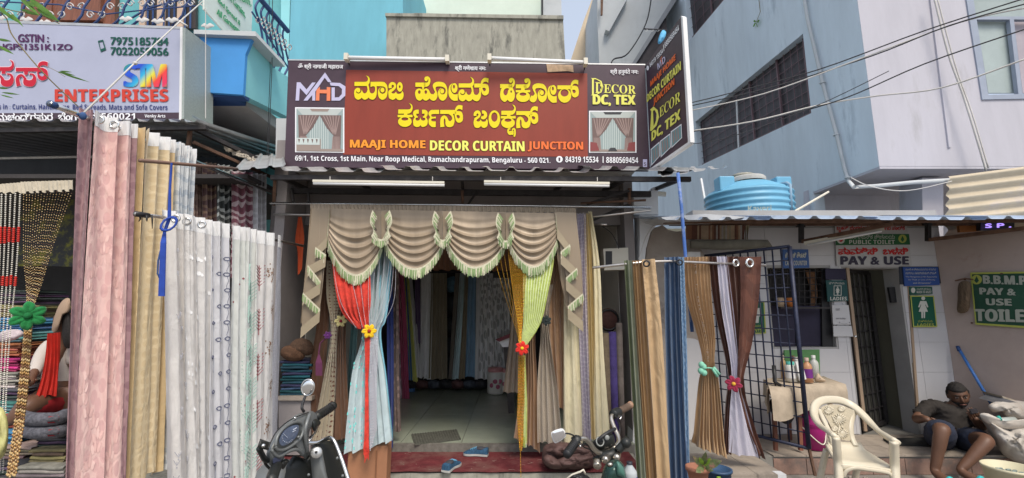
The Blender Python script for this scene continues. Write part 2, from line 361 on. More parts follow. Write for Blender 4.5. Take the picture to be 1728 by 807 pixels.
# parapet and walls above the shop
pf=at(5.6)
cw=thing('concrete_parapet','weathered grey concrete parapet with black streaks above the main shop sign','parapet wall',P(800,105,5.6))
plate('slab',[[(652,26),(703,22),(950,29),(960,210),(652,210)]],pf,.25,M_conc,cw)
plate('coping',[[(650,22),(951,26),(951,32),(650,27)]],at(5.57),.3,M_conc,cw)
cy=thing('cyan_house','tall bright cyan house wall behind the left half of the main sign','house',P(590,100,6.1))
plate('wall',[[(495,-120),(680,-120),(680,140),(680,330),(480,330)]],at(6.1),4,M_cyan,cy)
gw=thing('pale_green_house','pale green house wall standing behind the grey concrete parapet','house',P(800,10,8))
plate('wall',[[(676,-150),(916,-150),(920,140),(676,140)]],at(8),3,M_palegreen,gw)
plate('corner_pier',[[(916,-150),(944,-150),(950,130),(917,130)]],at(7.9),1,M_greywhite,gw)
MB().tube([P(686,-40,7.7),P(690,22,7.7)],.012).build('drain_pipe',M_black,gw)
MB().tube([P(915,-40,7.7),P(915,26,7.7)],.02).build('drain_pipe',M_black,gw)
# distant right buildings seen through the gap
bb=thing('beige_building','sun stained beige building with a slanting edge beyond the narrow sky gap','building',P(990,90,13))
plate('wall',[[(1006,-20),(1026,-20),(1026,35),(1008,60),(990,120),(958,120),(962,105),(985,35)]],at(13),4,M_beige,bb)
plate('wall',[[(1008,40),(1040,40),(1014,120),(985,120)]],at(13.5),3,M_beige,bb)
wb=thing('white_balcony_building','grey white building with long slanting balcony ledges between beige and pale blue buildings','building',P(1060,90,11))
f=at(11)
plate('wall',[[(1008,32),(1008,-30),(1160,-30),(1105,50),(1070,112),(1012,120)]],f,3,M_greywhite,wb)
plate('ledge',[[(1022,50),(1050,-5),(1060,-5),(1028,53)]],at(10.8),.2,M_greywhite,wb)
plate('ledge',[[(1066,108),(1136,-5),(1145,-5),(1070,112)]],at(10.8),.2,mat('grey_trim',(.30,.31,.33),.8),wb)
plate('ledge',[[(1014,-5),(1018,-5),(1017,25),(1014,25)]],at(10.8),.05,M_rust,wb)
plate('dark_opening',[[(1068,112),(1118,36),(1124,30),(1126,60),(1095,112)]],at(10.9),.1,M_glassd,wb)
# ---- big pale blue building on the right: side wall X const, street face Y const
XB=4.6; YBc=XB/(P(1465,140,1).x)
sb=thing('pale_blue_building','big pale blue and lilac white corner building towering over the toilet roof','building',P(1465,280,YBc))
sf=lambda x,y,o=0: PXp(x,y,XB-o)
zb=P(1483,281,YBc).z
farY=17
win1=[(1173,206),(1355,57),(1369,191),(1179,281)]; win2=[(1156,-10),(1158,-140),(1232,-190),(1224,-6),(1163,70)]
win2=[(1150,-60),(1236,-150),(1240,-22),(1163,70)]
side=[(XB,YBc,zb),(XB,YBc,15),(XB,farY,15),(XB,farY,-.0),(XB,6.6,0),(XB,6.6,zb)]
s2=[V((q[1],q[2],0)) for q in side]; lo=[s2]+[[V((sf(x,y).y,sf(x,y).z,0)) for x,y in wl] for wl in (win1,win2)]
tr=tessellate_polygon(lo); fl_=[q for l in lo for q in l]
mb=MB(); N_=len(fl_); mb.add([(XB,q.x,q.y) for q in fl_]+[(XB+.16,q.x,q.y) for q in fl_],[tuple(t) for t in tr]+[tuple(N_+i for i in t) for t in tr])
b=0
for l in lo:
    k=len(l); mb.add([(XB,q.x,q.y) for q in l]+[(XB+.16,q.x,q.y) for q in l],[(i,(i+1)%k,k+(i+1)%k,k+i) for i in range(k)])
mb.build('side_wall',M_sky_blue,sb)
MB().box(XB+.162,XB+.2,YBc+.5,farY,zb+.1,15).build('room_dark',M_dark,sb)
wfx=5.93
def grillwin(wq,nx,ny,extra):
    g=lambda x,y: PXp(x,y,XB+.10)
    fr=plate('window',[wq],lambda x,y,o=0:PXp(x,y,XB+.13),V((.02,0,0)),M_glassd,sb)
    q=[V((x,y)) for x,y in wq]; q=[q[0],q[1],q[2],q[3]]
    bl=lambda u,v:(q[0]*(1-u)*(1-v)+q[1]*u*(1-v)+q[2]*u*v+q[3]*(1-u)*v)
    for i in range(nx+1):
        a,c=bl(i/nx,0),bl(i/nx,1); big=i in extra
        MB().tube([g(*a),g(*c)],.022 if big else .006,4).build('grill_bar' if not big else 'mullion',M_frame,fr)
    for j in range(ny+1):
        a,c=bl(0,j/ny),bl(1,j/ny); big=j in(0,ny)
        MB().tube([g(*a),g(*c)],.018 if big else .006,4).build('grill_bar' if not big else 'window_frame',M_frame,fr)
    return fr
fr=grillwin(win1,16,7,(0,8,12,16)); MB().tube([PXp(1243,170,XB+.09),PXp(1247,262,XB+.09)],.018,6).build('white_pipe',M_whitep,fr)
grillwin(win2,6,8,(0,3,6))
# street face
ff=at(YBc)
zt=9; p0=V((XB,YBc,zb))
win3=[(1628,-20),(1760,-20),(1760,166),(1658,166)]
lo=[[(1483,281),(1400,-260),(2100,-260),(2100,281)],win3]
q0=[[V((ff(x,y).x,ff(x,y).z)) for x,y in l] for l in lo]
q0[0]=[V((XB,zb)),V((XB,zt)),V((12,zt)),V((12,zb))]
lo3=[[V((a.x,a.y,0)) for a in l] for l in q0]; tr=tessellate_polygon(lo3); fl_=[q for l in lo3 for q in l]; N_=len(fl_)
mb=MB(); mb.add([(q.x,YBc-.003,q.y) for q in fl_]+[(q.x,YBc+.18,q.y) for q in fl_],[tuple(t) for t in tr]+[tuple(N_+i for i in t) for t in tr])
k=len(lo3[1]); mb.add([(q.x,YBc-.003,q.y) for q in lo3[1]]+[(q.x,YBc+.18,q.y) for q in lo3[1]],[(i,(i+1)%k,k+(i+1)%k,k+i) for i in range(k)])
mb.build('street_wall',M_white,sb)
MB().box(XB+.005,12,YBc,7.5,zb-.03,zb).build('soffit',M_white,sb)
# raised strip, window frame, panes
plate('plaster_strip',[[(1560,-60),(1576,-60),(1604,248),(1599,250)]],at(YBc-.003),-.02,M_white,sb)
wf=plate('window',[[(1628,-20),(1640,-20),(1668,160),(1760,158),(1760,166),(1658,168)]],at(YBc-.02),.1,M_royal if 0 else mat('blue_grey_frame',(.30,.34,.42),.6),sb)
plate('window_frame',[[(1647,28),(1760,28),(1760,33),(1647,33)]],at(YBc+.0),.05,MATS['blue_grey_frame'],wf)
plate('window_frame',[[(1704,33),(1711,33),(1726,160),(1719,160)]],at(YBc+.0),.05,MATS['blue_grey_frame'],wf)
plate('pane',[[(1638,-20),(1760,-20),(1760,28),(1646,28)]],at(YBc+.07),.02,M_ltglass,wf)
plate('pane',[[(1648,33),(1704,33),(1719,157),(1668,157)]],at(YBc+.07),.02,M_ltglass,wf)
plate('pane',[[(1711,33),(1760,33),(1760,157),(1726,157)]],at(YBc+.09),.02,mat('curtained_pane',(.40,.36,.40),.6),wf)
# recess below the overhang: wall, column
plate('recess_wall',[[(1363,321),(1486,285),(1606,285),(1606,420),(1363,420)]],at(6.7),.1,M_white,sb)
plate('recess_return',[[(1486,268),(1606,268),(1606,380),(1486,380)]],at(6.2),.1,M_white,sb) if 0 else None
plate('column',[[(1556,300),(1592,300),(1592,420),(1558,420)]],at(YBc+.3),.35,M_white,sb)
# down pipe on side wall and bend along the front
pp=thing('drain_pipe','thin grey drain pipe running down the pale blue wall and bending right under the overhang','drain pipe',PXp(1430,250,XB))
MB().tube([PXp(1352,-40,XB-.05),PXp(1362,30,XB-.05),PXp(1388,140,XB-.05),PXp(1411,225,XB-.05),PXp(1425,285,XB-.05),PXp(1432,306,XB-.05),P(1441,316,5.2),P(1480,314,5.2),P(1540,308,5.2),P(1606,304,5.2)],.024,8).build('pipe',M_greywhite,pp,True)
for (x,y) in ((1388,140),(1411,228),(1431,300)): MB().torus(PXp(x,y,XB-.05),.03,.012,(0,0,1)).build('clamp',M_greywhite,pp)
# corrugated yellow-white fence sheet, far right
def corr(mb,A,B,C,D,nw,amp,up,prof='sin',ns=10,nv=2):
    """corrugated sheet: waves along A->B, straight along A->D; displacement along up"""
    m=nw*ns; vs=[];fs=[]
    for j in range(nv+1):
        s=j/nv
        for i in range(m+1):
            t=i/m; p=(A*(1-t)+B*t)*(1-s)+(D*(1-t)+C*t)*s; ph=(i%ns)/ns
            h=math.sin(ph*2*PI) if prof=='sin' else (1 if ph<.16 else (1-(ph-.16)/.12 if ph<.28 else (0 if ph<.88 else (ph-.88)/.12)))
            vs.append(p+up*amp*h)
    for j in range(nv):
        for i in range(m): fs.append((j*(m+1)+i,j*(m+1)+i+1,(j+1)*(m+1)+i+1,(j+1)*(m+1)+i))
    return mb.add(vs,fs)
cs=thing('corrugated_fence','grimy cream corrugated sheet fence at the far right above the toilet roof','corrugated fence',P(1660,350,5.0))
mb=MB(); corr(mb,P(1600,298,5.15),P(1596,420,5.15),P(1800,400,4.6),P(1800,272,4.6),7,.022,V((0,-1,0)))
mb.build('sheet',mat('cream_sheet',(.52,.44,.32),.5,.1,var=.15,vs=2,stain=((.35,.32,.45),.55,.5),stains=1.5),cs,True)
# ---- right pillar and broken plaster wall beside the shop
rp=thing('shop_pillar','chipped white plaster pillar at the right end of the tin awning','pillar',P(1090,370,4.72))
plate('capital',[[(1069,325),(1100,322),(1102,316),(1110,318),(1111,362),(1070,362)]],at(4.70),.25,M_whitep,rp)
plate('shaft',[[(1079,362),(1111,362),(1111,376),(1098,392),(1090,420),(1086,470),(1082,800),(1066,800),(1078,470),(1080,400)]],at(4.73),.22,M_whitep,rp)
MB().tube([P(1109,327,4.75),P(1123,328,4.75)],.028,10).build('pipe_stub',M_creamp,rp)
pw=thing('plaster_side_wall','rough stained brown plaster wall with a broken top between the beige and blue curtains','wall',P(1130,500,4.85))
plate('wall',[[(1088,470),(1092,415),(1102,385),(1118,380),(1128,388),(1140,391),(1152,390),(1160,402),(1164,410),(1180,418),(1188,428),(1190,500),(1190,560),(1190,830),(1075,830)]],at(4.86),.2,M_plaster,pw)
plate('whitewash',[[(1130,566),(1172,572),(1190,580),(1190,760),(1130,760)]],at(4.855),.01,M_tilew,pw)
plate('brick_stub',[[(1160,425),(1182,425),(1182,436),(1160,436)]],at(4.84),.05,M_whitep,pw)
plate('meter_box',[[(1018,420),(1060,418),(1061,455),(1020,456)]],at(4.72),.14,M_creamp,None)['label']='cream meter box on the wall right of the doorway curtains'
o=bpy.data.objects['meter_box']; o['category']='meter box'
plate('dial',[[(1022,424),(1033,424),(1033,450),(1022,450)]],at(4.715),.01,M_black,o)
# ---- left building with balcony
tb=thing('teal_building','teal painted building with a brown wooden window behind the curly balcony railing','building',P(300,60,6.2))
plate('wall',[[(-200,-120),(494,-120),(488,120),(484,460),(440,460),(440,205),(-200,205)]],at(6.2),.3,M_teal,tb)
plate('wall_pier',[[(466,200),(486,200),(484,470),(462,470)]],at(4.75),.3,M_greywhite,tb)
plate('rain_stained_pillar',[[(474,-100),(492,-100),(484,200),(474,200)]],at(6.1),.1,M_ltcyan,tb)
wd=plate('wooden_window',[[(96,-30),(196,-30),(192,60),(80,60)]],at(6.12),.07,M_wood,tb)
plate('shutter',[[(40,-30),(90,-30),(84,60),(30,60)]],at(6.1),.05,M_wood,tb)
plate('shutter',[[(104,-30),(172,-30),(168,34),(98,34)]],at(6.06),.05,M_wood,wd)
plate('lattice_window',[[(238,-30),(330,-30),(330,48),(236,48)]],at(6.1),.05,mat('dark_wood',(.05,.04,.04),.6),tb)
for x in (236,266,300): plate('window_post',[[(x,-30),(x+10,-30),(x+8,48),(x-2,48)]],at(6.03),.06,M_tan,tb)
for x in range(250,330,9): MB().tube([P(x,-30,6.05),P(x-1,48,6.05)],.012,5).build('window_bar',M_navy,tb)
# balcony
bl=thing('balcony','blue and cyan concrete balcony bracket with a grey ledge, right of the enterprise sign','balcony',P(400,150,4.6))
f=at(4.42)
plate('ledge',[[(327,50),(431,53),(432,61),(327,57)]],at(4.38),.62,M_greywhite,bl)
plate('bracket',[[(334,58),(427,62),(414,92),(410,160),(352,156),(351,92)]],at(4.44),.04,M_royal,bl)
SDX=P(424,120,4.45).x
mb=MB()
a=lambda x,y,Y:P(x,y,Y)
sidel=[(427,62,4.48),(451,82,4.98),(430,113,4.98),(470,152,5.9),(468,212,5.9),(410,160,4.48),(413,92,4.48)]
vs=[P(*q) for q in sidel]; vs=[V((P(410,160,4.48).x+.0*i,q.y,q.z)) for i,q in enumerate(vs)]
k=len(vs); mb.add(vs+[q+V((-.12,0,0)) for q in vs],[tuple(range(k)),tuple(range(2*k-1,k-1,-1))]+[(i,(i+1)%k,k+(i+1)%k,k+i) for i in range(k)])
mb.build('bracket_side',M_ltcyan,bl)
bx=P(410,160,4.48).x
zs=P(352,157,4.44).z
MB().box(-7,bx-.12,4.75,6.19,zs+.0,zs+.14).build('slab_soffit',mat('soffit_paint',(.42,.38,.36),.9,stain=((.2,.18,.16),.58,.6)),bl)
MB().box(-7,bx-.13,4.60,4.749,zs+.0,zs+.55).build('edge_beam',M_navy,bl)
MB().box(P(352,157,4.44).x,bx-.002,4.482,4.598,zs-.02,zs+.6).build('beam_end',M_navy,bl)
# railing
rl=thing('balcony_railing','curly dark blue iron balcony railing with white scrolls above the enterprise sign','railing',P(250,40,5.2))
M_rail=mat('rail_blue',(.035,.06,.17),.5,var=.2); M_scroll=mat('scroll_white',(.50,.47,.46),.6)
def scroll(f,x,y,s,mirror,parent):
    q=cr([(s*a*mirror+x,y+b*s,0) for a,b in ((.1,.1),(.35,-.25),(.8,-.35),(1.0,.1),(.6,.45),(.35,.2),(.55,.0))],False,4)
    MB().tube([f(p.x,p.y) for p in q],.008,5).build('scroll',M_scroll,parent,True)
f=at(5.0)
for i,x in enumerate(range(-20,330,34)):
    MB().tube([f(x,-20),f(x+2,-2),f(x-8,12),f(x-12,26),f(x-20,36),f(x-30,44)],.013,6).build('bar',M_rail,rl,True)
    scroll(f,x+14,10+(i%2)*14 if x<200 else 4,13,1,rl); scroll(f,x+10,10+(i%2)*14 if x<200 else 4,13,-1,rl)
MB().tube([f(-20,2),f(100,8),f(180,24),f(235,18),f(330,10)],.009,6).build('rail',M_rail,rl)
MB().tube([f(-20,38),f(200,44),f(250,14),f(330,-6)],.012,6).build('rail',M_rail,rl)
M_leaf=mat('white_cast_leaf',(.6,.58,.56),.6)
for (x,y) in ((2,30),(44,33),(75,38),(212,32),(240,34),(266,36),(290,34),(350,44)):
    pillow('cast_leaf',[(x-11,y),(x-5,y-5),(x-1,y-2),(x+4,y-5),(x+12,y),(x+5,y+3),(x,y+5),(x-6,y+2)],at(4.97),.012,M_leaf,rl,.004,3)
# side railing (receding)
xr=bx-.02
def RX(x,y): return PXp(x,y,xr)
MB().tube([RX(437,-4),RX(486,53)],.03,8).build('handrail',M_rail,rl)
for i in range(6):
    t=i/5; x=436+t*44; y=2+t*46
    pts=[RX(x,y),RX(x-5+2*t,y+12),RX(x+3,y+40),RX(x+7,y+72-10*t),RX(x-4+3*t,y+100-20*t)]
    MB().tube(cr(pts,False,4),.012,6).build('bar',M_rail,rl,True)
    for m_ in (-1,1):
        q=cr([(8*a*m_+x+4,y+32+b*8,0) for a,b in ((.1,.1),(.35,-.45),(.8,-.5),(1.0,.1),(.6,.6),(.35,.2))],False,4)
        MB().tube([RX(p.x,p.y) for p in q],.008,5).build('scroll',M_scroll,rl,True)
MB().tube([RX(425,20),RX(490,120)],.01,6).build('rail',M_rail,rl)
# hanging white-green board
hb=thing('hanging_board','white board with green writing tilted above the balcony ledge','sign',P(390,20,4.7))
xh=P(345,10,4.4).x; hf=lambda x,y,o=0: PXp(x,y,xh+o)
hf.n=V((1,0,0))
plate('board',[[(345,-90),(429,-60),(424,68),(378,53),(345,16)]],hf,V((-.02,0,0)),mat('board_white',(.74,.78,.72),.5,var=.03,bump=0),hb)
M_grn=pm('print_green',(.05,.38,.16))
hf2=lambda x,y,o=0: PXp(x,y,xh+.006+o); hf2.n=V((1,0,0))
for body,b0,b1,t0 in (('Handloom,',(372,-14),(424,12),(373,-28)),('Suit Piece, Curtains,',(366,-24),(414,32),(366,-38)),('Bed Spread &',(368,6),(405,46),(369,-4)),('All Garments',(366,24),(404,58),(367,14))):
    text(body,hf2,b0,b1,t0,M_grn,hb,bold=.004)
# distant building walls behind the left shop
# =================== SIGNS AND AWNINGS ===================
M_purple=mat('sign_purple',(.065,.040,.055),.4,var=.15,vs=3,bump=.1,bs=6,spec=.3,stain=((.16,.14,.14),.62,.35),stains=5); M_maroon=mat('sign_maroon',(.25,.042,.024),.4,var=.10,vs=2,bump=.1,bs=6,spec=.3,stretch=(3,3,.6))
M_yel=pm('letter_yellow',(.76,.62,.01),.4); M_yellt=pm('letter_pale_yellow',(.78,.76,.15),.4); M_org=pm('letter_orange',(.85,.30,.03),.4); M_org2=pm('letter_deep_orange',(.80,.16,.04),.4)
M_ldark=pm('letter_shadow',(.07,.03,.005),.5); M_wh=pm('print_white',(.80,.80,.83),.4); M_lav=pm('logo_lavender',(.50,.48,.66),.4)
M_prp=pm('print_purple',(.08,.02,.09),.5); M_dgreen=pm('print_dark_green',(.008,.08,.06),.5)
p0=P(485,281,4.30); p1=P(1097,286,4.42); SGf=plane(p0,p1,p0+V((0,0,1)))
ms=thing('shop_sign','long dark purple shop sign with big yellow Kannada letters on a maroon panel','sign',P(790,284,4.36))
plate('board',[[(487,101),(1088,109),(1097,286),(480,282)]],SGf,V((0,.08,0)),M_purple,ms)
plate('frame_edge',[[(486,100),(1089,108),(1089,110),(486,102)]],SGf,V((0,.09,0)),M_zinc,ms,off=.004)
plate('red_panel',[[(584,118),(991,124),(992,265),(579,261)]],SGf,None,M_maroon,ms,off=.003)
# --- traced Kannada lettering
def place(ox,oy,s,dx=0,dy=0,kx=1): return lambda x,y:(ox+x*kx/s+dx,oy+y/s+dy)
I1=(594,124,15.52)
MAg=[('b',65,345,276,54),('f',[(330,222),(330,222),(380,214),(412,180),(415,120),(365,52),(365,52),(430,85),(465,150),(462,240),(425,305),(380,330),(330,330),(330,330)],[]),
 ('f',[(395,300),(395,300),(430,310),(448,380),(455,470),(455,540),(400,540),(408,430),(390,340),(360,320)],[]),
 ('s',[(158,392,20),(105,425,25),(82,490,26),(76,540,20)]),('f',el(168,442,50,62),[]),
 ('f',[(58,490),(58,490),(66,600),(100,660),(160,690),(220,670),(252,635),(252,635),(290,672),(340,690),(395,668),(430,632),(430,632),(470,668),(540,690),(600,660),(640,580),(652,450),(645,335),(645,335),(595,340),(595,340),(606,420),(585,490),(530,525),(475,500),(458,440),(458,440),(400,440),(400,440),(385,490),(335,524),(285,495),(255,425),(255,425),(235,485),(200,520),(160,528),(118,508),(96,470),(96,470)],[])]
AAg=[('f',[(485,222),(485,222),(800,222),(880,260),(925,340),(932,480),(912,600),(870,662),(800,692),(728,660),(690,590),(678,490),(700,410),(750,368),(770,366),(770,366),(728,400),(716,450),(738,505),(800,535),(862,508),(888,440),(868,375),(800,342),(650,336),(600,350),(545,335),(485,362),(485,362)],[]),('f',el(797,436,52,64),[])]
JIg=[('s',[(1003,388,42),(1000,320,40),(1035,268,37),(1090,268,35),(1125,310,30),(1120,370,30),(1060,430,36),(1003,470,40),(998,540,42)]),
 ('f',[(955,470),(955,560),(975,650),(1060,694),(1120,672),(1150,640),(1150,640),(1190,685),(1250,702),(1320,672),(1350,590),(1345,510),(1310,460),(1310,460),(1285,520),(1220,538),(1175,522),(1150,475),(1150,475),(1130,510),(1085,528),(1040,510),(1035,470),(1000,440)],[]),
 ('f',el(1252,355,76,126),[el(1250,350,22,36)])]
bar_ga=[('b',487,660,276,54)]
for it,M in ((MAg,place(*I1)),(AAg,place(*I1)),(JIg,place(*I1))):
    list(glyphs(it,SGf,M,M_yel,M_ldark,ms))
# word 2
I2=(696,124,15.52)
Eg=[('s',[(300,297,56),(365,294,56),(412,268,42),(440,215,29),(440,150,27),(410,108,24),(372,96,22)]),('f',el(360,146,46,62),[])]
HAg=[('b',78,340,297,56),('s',[(278,340,36),(278,390,22),(278,440,8)]),
 ('f',[(72,560),(75,480),(110,420),(180,395),(245,415),(278,445),(278,445),(310,412),(365,395),(425,430),(460,500),(500,548),(540,548),(540,600),(470,680),(450,655),(410,692),(350,714),(300,697),(270,660),(270,660),(235,697),(180,714),(110,672)],[el(180,490,33,47),el(350,490,33,47)])]
OOg=[('f',[(588,500),(585,470),(560,420),(530,330),(560,260),(640,222),(740,222),(830,250),(890,330),(915,450),(905,600),(860,680),(795,717),(720,682),(680,600),(668,500),(700,420),(745,385),(770,382),(770,382),(722,425),(716,470),(738,528),(790,552),(850,524),(872,450),(848,390),(780,350),(700,342),(630,352),(605,390),(622,450),(652,520),(655,600),(620,682),(560,717),(500,702),(450,655),(450,655),(500,545),(545,548)],[]),('f',el(778,464,52,64),[])]
LENg=[('f',[(1070,256),(980,310),(942,450),(955,580),(1000,660),(1080,717),(1187,712),(1187,712),(1187,538),(1187,538),(1110,552),(1040,512),(1004,430),(1004,350),(1040,285)],[]),('f',el(1100,385,80,128),[el(1087,350,27,48)])]
for it in (HAg,Eg,OOg,LENg): list(glyphs(it,SGf,place(*I2),M_yel,M_ldark,ms))
# virama, anchored on image 3
I3=(770,124,15.52)
Vg=[('f',[(640,275),(640,275),(760,275),(830,310),(855,420),(840,530),(760,580),(690,550),(655,470),(636,370),(636,370)],[[(688,385),(740,380),(774,410),(762,455),(725,466),(695,430)]]),
 ('f',[(636,285),(636,285),(656,205),(700,140),(760,115),(845,130),(845,130),(838,252),(838,252),(790,222),(740,220),(705,245),(682,285),(682,285)],[])]
sh3=lambda x,y:(770+(x-3)/15.52,124+(y+41)/15.52)
list(glyphs(MAg,SGf,sh3,M_yel,M_ldark,ms)); list(glyphs([('b',470,660,318,52)]+Vg,SGf,place(*I3),M_yel,M_ldark,ms))
# word 3
I4=(840,128,15.52)
DAg=[('b',62,375,270,53),('f',[(110,320),(70,420),(62,520),(90,620),(170,684),(225,662),(258,628),(258,628),(290,665),(350,685),(410,645),(442,560),(445,460),(420,380),(385,310),(385,310),(250,300)],[[(148,420),(185,345),(250,328),(300,345),(272,380),(262,430),(240,490),(200,515),(160,480)],el(350,415,20,32)])]
list(glyphs(DAg,SGf,place(*I4),M_yel,M_ldark,ms))
list(glyphs(Eg,SGf,place(696,124,15.52,142.6,2.6),M_yel,M_ldark,ms))
KAe=[('b',472,765,278,52),('b',610,705,350,40),('b',472,848,404,30),('f',el(662,548,182,140),[el(660,482,88,42)])]
list(glyphs(KAe,SGf,place(*I4),M_yel,M_ldark,ms))
list(glyphs(Eg,SGf,place(696,124,15.52,168.7,3.0),M_yel,M_ldark,ms))
list(glyphs(OOg,SGf,place(696,124,15.52,168.2,2.7),M_yel,M_ldark,ms))
list(glyphs(LENg,SGf,place(696,124,15.52,166.9,3.2),M_yel,M_ldark,ms))
I5=(890,128,15.52)
list(glyphs([('b',785,1160,303,52),('f',el(976,522,172,184),[el(972,448,105,95)])],SGf,place(*I5),M_yel,M_ldark,ms))
list(glyphs(Vg,SGf,place(770,124,15.52,151.6,3.3),M_yel,M_ldark,ms))
# second line
I6=(666,170,12.42); I7=(792,170,12.42)
KAg=[('b',75,300,229,44),('f',[(285,185),(285,185),(325,172),(345,120),(300,50),(300,50),(360,85),(378,150),(360,220),(322,262),(285,273),(285,273)],[]),('b',192,268,290,36),('b',63,375,322,26),('f',el(214,440,143,110),[el(214,384,72,34)])]
TTg=[('s',[(505,232,44),(440,236,40),(420,275,34),(440,330,26),(485,345,14)]),('s',[(574,232,44),(640,236,40),(660,275,34),(640,330,26),(592,345,14)]),
 ('f',[(385,440),(400,380),(430,345),(470,350),(440,372),(445,405),(480,420),(522,400),(540,350),(540,350),(558,400),(600,420),(640,400),(635,370),(610,350),(650,345),(680,380),(694,450),(670,520),(600,552),(560,540),(540,512),(540,512),(510,545),(450,550),(400,520)],[])]
REg=[('f',[(932,193),(932,193),(932,280),(932,280),(800,282),(765,302),(790,338),(860,333),(860,333),(860,374),(860,374),(790,378),(765,402),(790,432),(860,435),(860,435),(860,555),(860,555),(780,550),(718,490),(712,400),(740,345),(712,300),(712,250),(750,205),(800,193)],[])]
NAg=[('b',955,1290,237,42),('s',[(1000,552,44),(992,450,38),(1002,375,36),(1040,340,30),(1082,375,28),(1100,440,34)]),
 ('f',[(1066,440),(1068,500),(1100,545),(1170,555),(1230,520),(1255,430),(1245,340),(1215,270),(1215,270),(1120,275),(1120,275),(1185,320),(1205,380),(1165,430),(1120,405),(1090,370)],[])]
for g in (KAg,TTg,REg,NAg): list(glyphs(g,SGf,place(*I6),M_yel,M_ldark,ms))
VA=(770+845/15.52,124+130/15.52)
list(glyphs(Vg,SGf,place(770,124,15.52,780.6-VA[0],178.4-VA[1]),M_yel,M_ldark,ms))
JAg=[('s',[(122,322,30),(122,272,30),(158,238,32),(195,245,30),(216,290,25),(198,335,24),(150,370,28),(118,400,30)]),('s',[(265,240,33),(305,240,33),(335,270,34),(335,325,35),(295,360,34),(248,345,26)]),
 ('f',[(90,440),(92,500),(120,560),(180,572),(220,556),(245,525),(245,525),(270,560),(320,570),(370,540),(388,470),(382,410),(360,380),(360,380),(340,430),(290,442),(255,425),(238,390),(238,390),(215,430),(180,437),(150,418),(145,390),(110,385)],[])]
for g,M in ((JAg,place(*I7)),([('f',el(525,388,121,184),[el(525,345,66,97)])],place(*I7)),(KAg,place(666,170,12.42,174,2.1)),(NAg,place(666,170,12.42,128.4,1.9)),(Vg,place(770,124,15.52,907.6-VA[0],180.4-VA[1]))):
    list(glyphs(g,SGf,M,M_yel,M_ldark,ms))
list(glyphs([('s',[(862,590,14),(822,598,17),(814,650,19),(845,692,25),(890,690,22),(925,705,20)]),('s',[(900,632,12),(915,592,16),(948,600,18),(955,650,17),(955,710,18),(935,755,16)]),('s',[(830,660,22),(880,650,14),(930,660,20)])],SGf,place(*I7),M_yel,M_ldark,ms))
# english lines
def tl(body,x0,y0,x1,y1,m,sl=.009,**k): text(body,SGf,(x0,y1),(x1,y1+(x1-x0)*sl),(x0,y0),m,k.pop('parent',ms),off=k.pop('off',.009),**k)
for body,x0,x1,m in (('MAAJI HOME',591,718,M_org),('DECOR CURTAIN',726,885,M_yellt),('JUNCTION',891,984,M_org2)):
    y=236+(x0-591)*.009
    tl(B_(body),x0,y,x1,y+17,M_ldark,bold=.009,name='letter_outline',off=.005); tl(B_(body),x0,y,x1,y+17,m,bold=.003)
tl(B_('69/1, 1st Cross, 1st Main, Near Roop Medical, Ramachandrapuram, Bengaluru - 560 021.'),498,262,929,274,M_wh)
tl(B_('84319 15534'),954,264,1010,274,M_wh); tl('|',1017,264,1018.5,275,M_wh); tl(B_('8880569454'),1023,265,1077,275,M_wh)
plate('phone_mark',[el(944,269,5.5,5.5)],SGf,None,M_wh,ms,off=.006); plate('phone_mark',[rc(942.5,266,945.5,272)],SGf,None,M_purple,ms,off=.008)
tl('ॐ श्री नागाजी महाराज',503,107,579,118,M_wh,bold=.0015); tl('श्री गणेशाय नमः',768,110,820,121,M_wh,bold=.0015); tl('श्री हनुमंते नमः',1030,116,1077,127,M_wh,bold=.0015)
plate('printer_mark',[rc(1085,269,1092,282)],SGf,None,M_lav,ms,off=.005); tl('S',1086.5,274,1090.5,280,M_purple,off=.007)
# MHD logo (zoom 480,120 s5.767)
LM=lambda l:[(480+x/5.767,120+y/5.767) for x,y in l]
for l,m in (([(120,110),(155,110),(215,180),(270,112),(305,112),(215,235),(150,165),(142,288),(108,288)],M_lav),
            ([(185,288),(395,14),(458,108),(425,108),(392,65),(300,200),(300,288),(270,288),(270,235),(225,288)],M_lav),
            ([(310,185),(345,150),(345,182),(412,182),(412,155),(448,158),(446,290),(410,290),(412,218),(342,216),(340,288),(305,288)],pm('logo_orange',(.75,.22,.10),.4)),
            ([(440,112),(540,116),(594,150),(592,240),(540,288),(458,288),(458,160),(490,160),(490,258),(530,255),(558,225),(560,175),(530,148),(450,142)],M_lav)):
    plate('logo_letter',[LM(l)],SGf,None,m,ms,off=.006)
